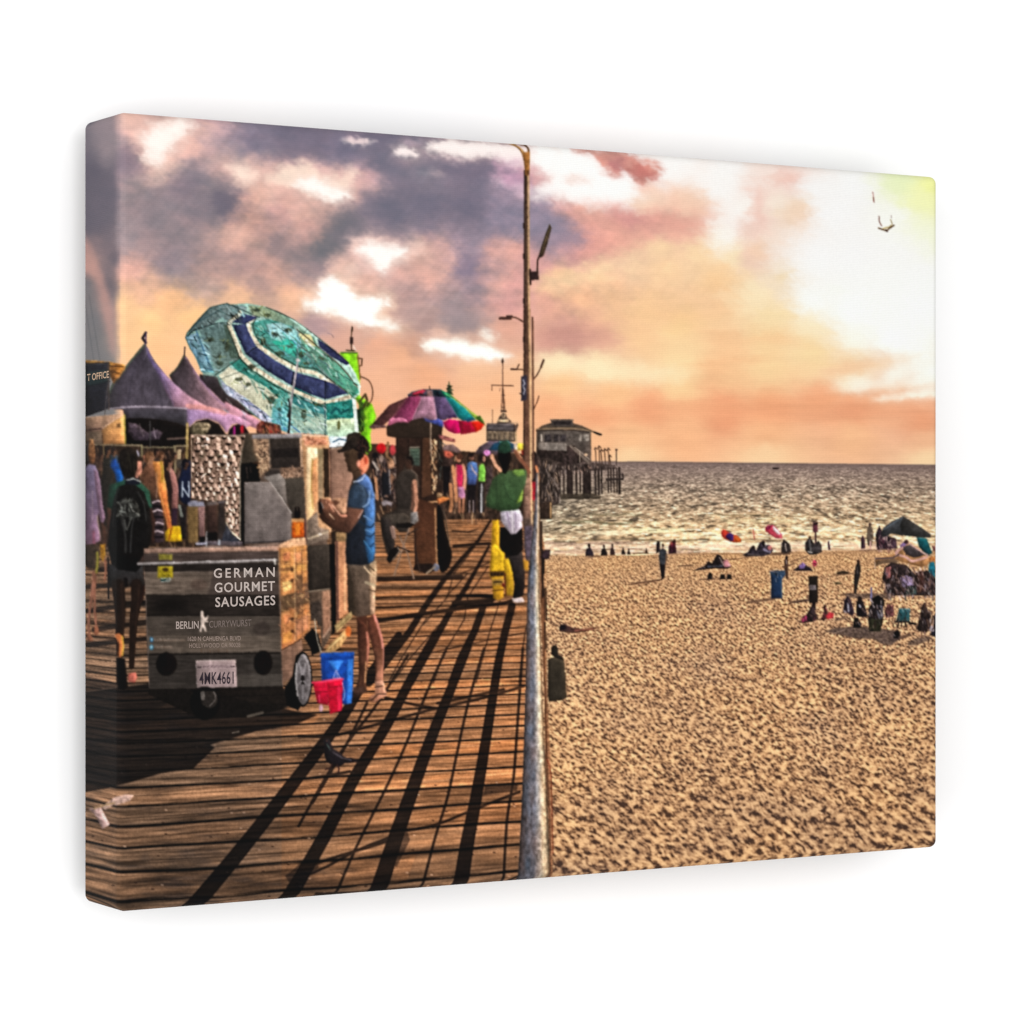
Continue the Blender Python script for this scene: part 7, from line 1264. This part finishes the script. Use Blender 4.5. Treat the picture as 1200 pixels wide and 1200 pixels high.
small = small+(np.where(issky, 0, .12)*((small-big)@np.array([.3, .59, .11])))[..., None]
lum_ = small@np.array([.3, .59, .11])
small = np.where(fg[..., None], lum_[..., None]+(small-lum_[..., None])*.90+np.array([3, 1, -2]), small)
def tone(sel, gm, k=1.0, sat=1.0):
    global small
    l_ = (small@np.array([.3, .59, .11]))[..., None]; v_ = l_+(small-l_)*sat
    v_ = 255*np.clip(v_/255, 0, 1)**gm*k
    small = np.where(sel[..., None], v_, small)
def ids(*n): return np.isin(labs, np.array([i for i, p in enumerate(PARTS) if p[0] in n or (p[2] is not None and PARTS[p[2]][0] in n)]))
tone(fg & (xx < 640) & ~ids('printed_beach_umbrella', 'quilted_panel'), 1.22, 1.03, 1.03)
tone(fg & (xx >= 640), 1.15)
um_ = ids('printed_beach_umbrella') & (xx < 640); tone(um_, 1.0, 1.04, .88); small = np.where(um_[..., None], (small-4)*np.array([1.02, 1.0, 1.07])+(small-fastblur(small, 8))*.35, small)
tone(ids('wheel'), 1.0, .78, .9)
tone(ids('front_panel'), .90, 1.0, .72)
tone(ids('underbody', 'steel_box', 'hood', 'recess'), 1.0, .97, .72)
deck_ = labs == DECK
dkf = np.interp(xx, [100, 300, 480, 620], [1.0, .95, .45, .35])*np.interp(yy, [640, 760, 900, 1060], [.5, .5, .6, 1.0])
small = np.where(deck_[..., None], small*(1-.26*dkf)[..., None]*np.array([1.0, .965, .93])*.97, small)
tone(deck_ & (xx < 330), 1.04, 1.0, .9); tone(deck_ & (xx >= 330), 1.03, 1.02, 1.04)
dirt = np.clip(fbm((xx-XL)/34, yy/7, 130, 4, .62)*1.5, -1, 1)*dkf
small = np.where(deck_[..., None], small*(1+.22*dirt[..., None])+np.clip(-dirt, 0, 1)[..., None]*np.array([-4, 0, 5]), small)
small = np.where((fg & (xx < 150))[..., None], small*np.interp(xx, [100, 112, 140, 150], [.55, .78, .86, 1.0])[..., None], small)  # shade painted over the figures at the left wrap, deepest at its back edge
qm = ids('quilted_panel'); small = np.where(qm[..., None], 118+(small-112)*1.35, small); tone(qm, 1.0, 1.0, .62)
tone(ids('printed_tent'), 1.0, 1.03, .86)
small = np.where(issky[..., None], small, 128+(small-122)*1.05)
small = np.clip(small, 6, 251)
small = blur(small, 1)*.6+small*.4
# ------------------------------------------------------------------ the canvas itself
def tolin(c):
    c = np.clip(c, 0, 255)/255.0
    return np.where(c <= .04045, c/12.92, ((c+.055)/1.055)**2.4)
GAIN = .765
lin = (tolin(small)*GAIN).astype(np.float32)
def dense(a, b, n): return np.linspace(a, b, n, endpoint=False)
sv = np.concatenate([dense(-T-.017, -.02, 60), dense(-.02, .02, 36), dense(.02, W-.02, 1090), dense(W-.02, W+.022, 36), np.linspace(W+.022, W+T+.017, 8)])
tv = np.concatenate([np.linspace(-T-.017, -.022, 8), dense(-.02, .02, 40), dense(.02, .98, 905), dense(.98, 1.022, 42), np.linspace(1.022, 1+T+.017, 8)])
Sg, Tg = np.meshgrid(sv, tv)
ix = np.clip(Sg, R, W-R); iy = np.clip(Tg, R, 1-R)
dx, dy = Sg-ix, Tg-iy; d = np.hypot(dx, dy); dd = np.maximum(d, 1e-9)
arc = R*math.pi/2
# the fold: first round the edge, then run straight back along the side
inr = np.where(d < arc, R*np.sin(np.minimum(d, arc)/R), R)
dep = np.where(d < arc, R-R*np.cos(np.minimum(d, arc)/R), R+d-arc)
dep = np.minimum(dep, T)
lx = ix+dx/dd*inr; lz = -(iy+dy/dd*inr)+.5; lyv = dep          # local axes: x along, y back, z up
# very slight sag and waviness of the stretched cloth
inside = (d < 1e-6)
def project(lx, ly, lz):
    wx = pL[0]+du[0]*lx-dn[0]*ly; wy = pL[1]+du[1]*lx-dn[1]*ly
    return 600+FPX*wx/wy, 600-FPX*lz/wy
msx = np.where(Sg > W-.0, 2*W-Sg, Sg); mty = np.clip(np.where(Tg < 0, -Tg, np.where(Tg > 1, 2-Tg, Tg)), .002, .998)
flat_x, flat_y = project(np.maximum(msx, 0), 0*Sg, .5-mty)
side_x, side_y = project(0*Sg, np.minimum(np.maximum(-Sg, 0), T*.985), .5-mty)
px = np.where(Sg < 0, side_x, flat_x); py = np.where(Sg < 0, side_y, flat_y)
fx = np.clip(px-X0-.5, 0, NX-2.01); fy = np.clip(py-Y0-.5, 0, NY-2.01)
xi = fx.astype(int); yi = fy.astype(int); u = (fx-xi)[..., None]; v = (fy-yi)[..., None]
col = (lin[yi, xi]*(1-u)+lin[yi, xi+1]*u)*(1-v)+(lin[yi+1, xi]*(1-u)+lin[yi+1, xi+1]*u)*v
ny, nx = Sg.shape
idx = np.arange(ny*nx).reshape(ny, nx)
quads = np.stack([idx[:-1, :-1], idx[1:, :-1], idx[1:, 1:], idx[:-1, 1:]], -1).reshape(-1, 4)
dm = (d[:-1, :-1]+d[1:, 1:])/2
keep = (np.minimum(np.minimum(d[:-1, :-1], d[1:, 1:]), np.minimum(d[1:, :-1], d[:-1, 1:])) < T+arc-R).ravel()
cx = (px[:-1, :-1]+px[1:, 1:])/2; cy = (py[:-1, :-1]+py[1:, 1:])/2
fl = labs[np.clip((cy-Y0).astype(int), 0, NY-1), np.clip((cx-X0).astype(int), 0, NX-1)].ravel().astype(int)
sm = (Sg[:-1, :-1]+Sg[1:, 1:])/2; tm = (Tg[:-1, :-1]+Tg[1:, 1:])/2
WRAP = len(PARTS); PARTS.append(('canvas_edge', 'printed cloth folded over the top, bottom and right edges', None))
fl[((sm > W) | (tm < -.0) | (tm > 1.0)).ravel()] = WRAP
V = np.stack([lx, lyv, lz], -1).reshape(-1, 3)*S
C = np.concatenate([col.reshape(-1, 3), np.ones((ny*nx, 1))], 1).astype(np.float32)

def nodes_of(name):
    m = bpy.data.materials.new(name); m.use_nodes = True
    nt = m.node_tree; return m, nt, nt.nodes['Principled BSDF'], nt.links
def weave(nt, lk, period, strength):
    tc = nt.nodes.new('ShaderNodeTexCoord'); sep = nt.nodes.new('ShaderNodeSeparateXYZ'); lk.new(tc.outputs['Object'], sep.inputs[0])
    def mth(op, a, b=None, c=None):
        n = nt.nodes.new('ShaderNodeMath'); n.operation = op
        for i, v_ in enumerate((a, b, c)):
            if v_ is None: continue
            if isinstance(v_, (int, float)): n.inputs[i].default_value = v_
            else: lk.new(v_, n.inputs[i])
        return n.outputs[0]
    nz = nt.nodes.new('ShaderNodeTexNoise'); nz.inputs['Scale'].default_value = 260; nz.inputs['Detail'].default_value = 2
    lk.new(tc.outputs['Object'], nz.inputs['Vector'])
    wob = mth('MULTIPLY', mth('SUBTRACT', nz.outputs[0], .5), 3.0)
    k = 2*math.pi/period
    warp = mth('SINE', mth('ADD', mth('MULTIPLY', mth('ADD', sep.outputs[0], sep.outputs[1]), k), wob))
    weft = mth('SINE', mth('ADD', mth('MULTIPLY', sep.outputs[2], k*1.04), wob))
    fine = nt.nodes.new('ShaderNodeTexNoise'); fine.inputs['Scale'].default_value = 1400; fine.inputs['Detail'].default_value = 2
    lk.new(tc.outputs['Object'], fine.inputs['Vector'])
    h = mth('ADD', mth('MULTIPLY', warp, .35), mth('MULTIPLY', weft, .65))
    h = mth('ADD', h, mth('MULTIPLY', mth('SUBTRACT', fine.outputs[0], .5), 1.6))
    return h, mth('ADD', mth('MULTIPLY', h, strength), 1.0)
mat, nt, bs, lk = nodes_of('inked_canvas')
at = nt.nodes.new('ShaderNodeVertexColor'); at.layer_name = 'ink'
h, gain = weave(nt, lk, .0026*S, .045)
mul = nt.nodes.new('ShaderNodeVectorMath'); mul.operation = 'SCALE'; lk.new(at.outputs[0], mul.inputs[0]); lk.new(gain, mul.inputs['Scale'])
lk.new(mul.outputs[0], bs.inputs['Base Color'])
bs.inputs['Roughness'].default_value = .85; bs.inputs['Specular IOR Level'].default_value = .08
bp = nt.nodes.new('ShaderNodeBump'); bp.inputs['Strength'].default_value = .10; bp.inputs['Distance'].default_value = .0003
lk.new(h, bp.inputs['Height']); lk.new(bp.outputs[0], bs.inputs['Normal'])

coll = scene.collection
root = bpy.data.objects.new('canvas_print', None); coll.objects.link(root); root.empty_display_size = .1
root['label'] = 'wide wrapped canvas print of a sunset pier and beach scene on the white wall'
root['category'] = 'canvas print'
root.location = (pL[0]*S, pL[1]*S, 0); root.rotation_euler = (0, 0, math.atan2(du[1], du[0]))
def make(name, fsel, parent, label):
    q = quads[fsel]; uq, inv = np.unique(q, return_inverse=True); inv = inv.reshape(-1)
    me = bpy.data.meshes.new(name)
    me.vertices.add(len(uq)); me.vertices.foreach_set('co', V[uq].astype(np.float32).ravel())
    n = len(q); me.loops.add(n*4); me.loops.foreach_set('vertex_index', inv.astype(np.int32))
    me.polygons.add(n); me.polygons.foreach_set('loop_start', np.arange(0, n*4, 4, dtype=np.int32))
    me.update(calc_edges=True)
    me.polygons.foreach_set('use_smooth', np.ones(n, bool))
    ca = me.color_attributes.new('ink', 'FLOAT_COLOR', 'POINT'); ca.data.foreach_set('color', C[uq].ravel())
    me.materials.append(mat); me.validate()
    o = bpy.data.objects.new(name, me); coll.objects.link(o); o.parent = parent
    if label: o['label'] = label
    if name == 'printed_crowd': o['kind'] = 'stuff'
    return o
kids = {}
for i, p in enumerate(PARTS): kids.setdefault(p[2], []).append(i)
order = np.argsort(fl, kind='stable'); fs = fl[order]; kp = keep[order]
order = order[kp]; fs = fs[kp]
start = np.searchsorted(fs, np.arange(len(PARTS))); end = np.searchsorted(fs, np.arange(len(PARTS)), side='right')
OB = {}
for i in kids[None]:
    nm, lb, _ = PARTS[i]; ch = [c for c in kids.get(i, []) if end[c]-start[c] >= 5]
    if end[i]-start[i] >= 5: o = make(nm, order[start[i]:end[i]], root, lb)
    elif ch:
        o = bpy.data.objects.new(nm, None); coll.objects.link(o); o.parent = root
        if lb: o['label'] = lb
    else: continue
    OB[i] = o
    for c in ch: OB[c] = make(PARTS[c][0], order[start[c]:end[c]], o, PARTS[c][1])

# ---- lettering: ink shapes lying on the cloth
def on_cloth(x, y, lift=.00016):
    x = np.asarray(x, float); y = np.asarray(y, float)
    # ray through the photo pixel meets the front plane or, left of the fold, the side plane
    a = (x-600)/FPX
    s = (a*pL[1]-pL[0])/(du[0]-a*du[1]); b = (a*pL[1]-pL[0])/(-dn[0]+a*dn[1])
    side = x < XL-1
    L1 = np.where(side, 0, s); L2 = np.where(side, b, 0)
    dist = pL[1]+du[1]*L1-dn[1]*L2
    z = -(y-600)/FPX*dist
    l = lift/S
    return np.stack([np.where(side, -l, L1), np.where(side, L2, -l), z], -1)*S
inks = {}
def ink(rgb):
    if rgb not in inks:
        m, nt, bs, lk = nodes_of('lettering_ink'); _, gn = weave(nt, lk, .0021*S, .05)
        c = nt.nodes.new('ShaderNodeRGB'); c.outputs[0].default_value = (*[float(tolin(np.array(float(v))))*GAIN for v in rgb], 1)
        mu = nt.nodes.new('ShaderNodeVectorMath'); mu.operation = 'SCALE'; lk.new(c.outputs[0], mu.inputs[0]); lk.new(gn, mu.inputs['Scale'])
        lk.new(mu.outputs[0], bs.inputs['Base Color']); bs.inputs['Roughness'].default_value = .85; bs.inputs['Specular IOR Level'].default_value = .08
        inks[rgb] = m
    return inks[rgb]
def text(s_, x0, y0, x1, y1, cap, rgb, parent, label, bold=0.0, skew=0., space=1.0):
    cu = bpy.data.curves.new('lettering', 'FONT'); cu.body = s_; cu.size = 1; cu.offset = bold; cu.space_character = space; cu.resolution_u = 3
    t = bpy.data.objects.new('lettering', cu); coll.objects.link(t)
    bpy.context.view_layer.update()
    me = bpy.data.meshes.new_from_object(t.evaluated_get(bpy.context.evaluated_depsgraph_get()))
    bpy.data.objects.remove(t); n = len(me.vertices); co = np.zeros(n*3, np.float32); me.vertices.foreach_get('co', co); co = co.reshape(-1, 3)
    a, b = co[:, 0].min(), co[:, 0].max(); hgt = co[:, 1].max()
    u = (co[:, 0]-a)/(b-a); v = co[:, 1]/hgt
    X = x0+(x1-x0)*u+skew*v; Y = y0+(y1-y0)*u-cap*v
    me.vertices.foreach_set('co', on_cloth(X, Y).astype(np.float32).ravel()); me.update()
    me.materials.clear(); me.materials.append(ink(rgb))
    o = bpy.data.objects.new('lettering', me); coll.objects.link(o); o.parent = parent; o['label'] = label
cart = OB[CART]
text('GERMAN', 250.3, 677.2, 321.8, 675.6, 11, (190, 176, 168), cart, 'word GERMAN in wide spaced white capitals', .012, space=1.35)
text('GOURMET', 251.4, 694.2, 322.0, 692.0, 11.2, (190, 176, 168), cart, 'word GOURMET in white capitals', .012, space=1.12)
text('SAUSAGES', 252.2, 711.2, 322.4, 708.8, 11.2, (188, 174, 166), cart, 'word SAUSAGES in white capitals', .012, space=1.12)
text('BERLIN', 206.2, 737.0, 232.6, 736.4, 8.6, (176, 160, 152), cart, 'word BERLIN in small white capitals', .006)
text('CURRYWURST', 245.0, 735.6, 294.5, 733.6, 7.8, (122, 108, 102), cart, 'word CURRYWURST in dim thin capitals', -.002)
text('1620 N CAHUENGA BLVD', 220, 751.2, 282, 750.4, 5.2, (150, 132, 122), cart, 'first faint address line', .004)
text('HOLLYWOOD CA 90028', 221.5, 759.2, 281.5, 758.2, 5.2, (142, 124, 114), cart, 'second faint address line', .004)
text('4MK4661', 233.6, 802.0, 273.6, 801.0, 14.2, (44, 36, 44), cart, 'black number plate characters 4MK4661', .008, space=1.06)
sign = [OB[i] for i, p in enumerate(PARTS) if p[0] == 'printed_booth_sign'][0]
text('T OFFICE', 102.5, 446.5, 128, 442.4, 8.0, (196, 166, 140), sign, 'pale words T OFFICE', .01)

# ------------------------------------------------------------------ wall
GAP = .05
wm, nt, bs, lk = nodes_of('white_wall')
nz = nt.nodes.new('ShaderNodeTexNoise'); nz.inputs['Scale'].default_value = 3.0
cr = nt.nodes.new('ShaderNodeValToRGB'); cr.color_ramp.elements[0].color = (.92, .92, .92, 1); cr.color_ramp.elements[1].color = (.94, .94, .94, 1)
tc = nt.nodes.new('ShaderNodeTexCoord'); lk.new(tc.outputs['Object'], nz.inputs['Vector']); lk.new(nz.outputs[0], cr.inputs[0]); lk.new(cr.outputs[0], bs.inputs['Base Color'])
bs.inputs['Roughness'].default_value = .9; bs.inputs['Specular IOR Level'].default_value = .1
me = bpy.data.meshes.new('wall'); e = 1.6; yb = (T+GAP)*S
cxw = W*S/2
me.from_pydata([(cxw-e, yb, -e), (cxw+e, yb, -e), (cxw+e, yb, e), (cxw-e, yb, e), (cxw-e, yb+.02, -e), (cxw+e, yb+.02, -e), (cxw+e, yb+.02, e), (cxw-e, yb+.02, e)], [],
               [(0, 1, 2, 3), (7, 6, 5, 4), (0, 4, 5, 1), (1, 5, 6, 2), (2, 6, 7, 3), (3, 7, 4, 0)])
me.materials.append(wm)
wall = bpy.data.objects.new('wall', me); coll.objects.link(wall); wall['kind'] = 'structure'; wall['label'] = 'plain white wall behind the canvas'
wall.location = root.location; wall.rotation_euler = root.rotation_euler
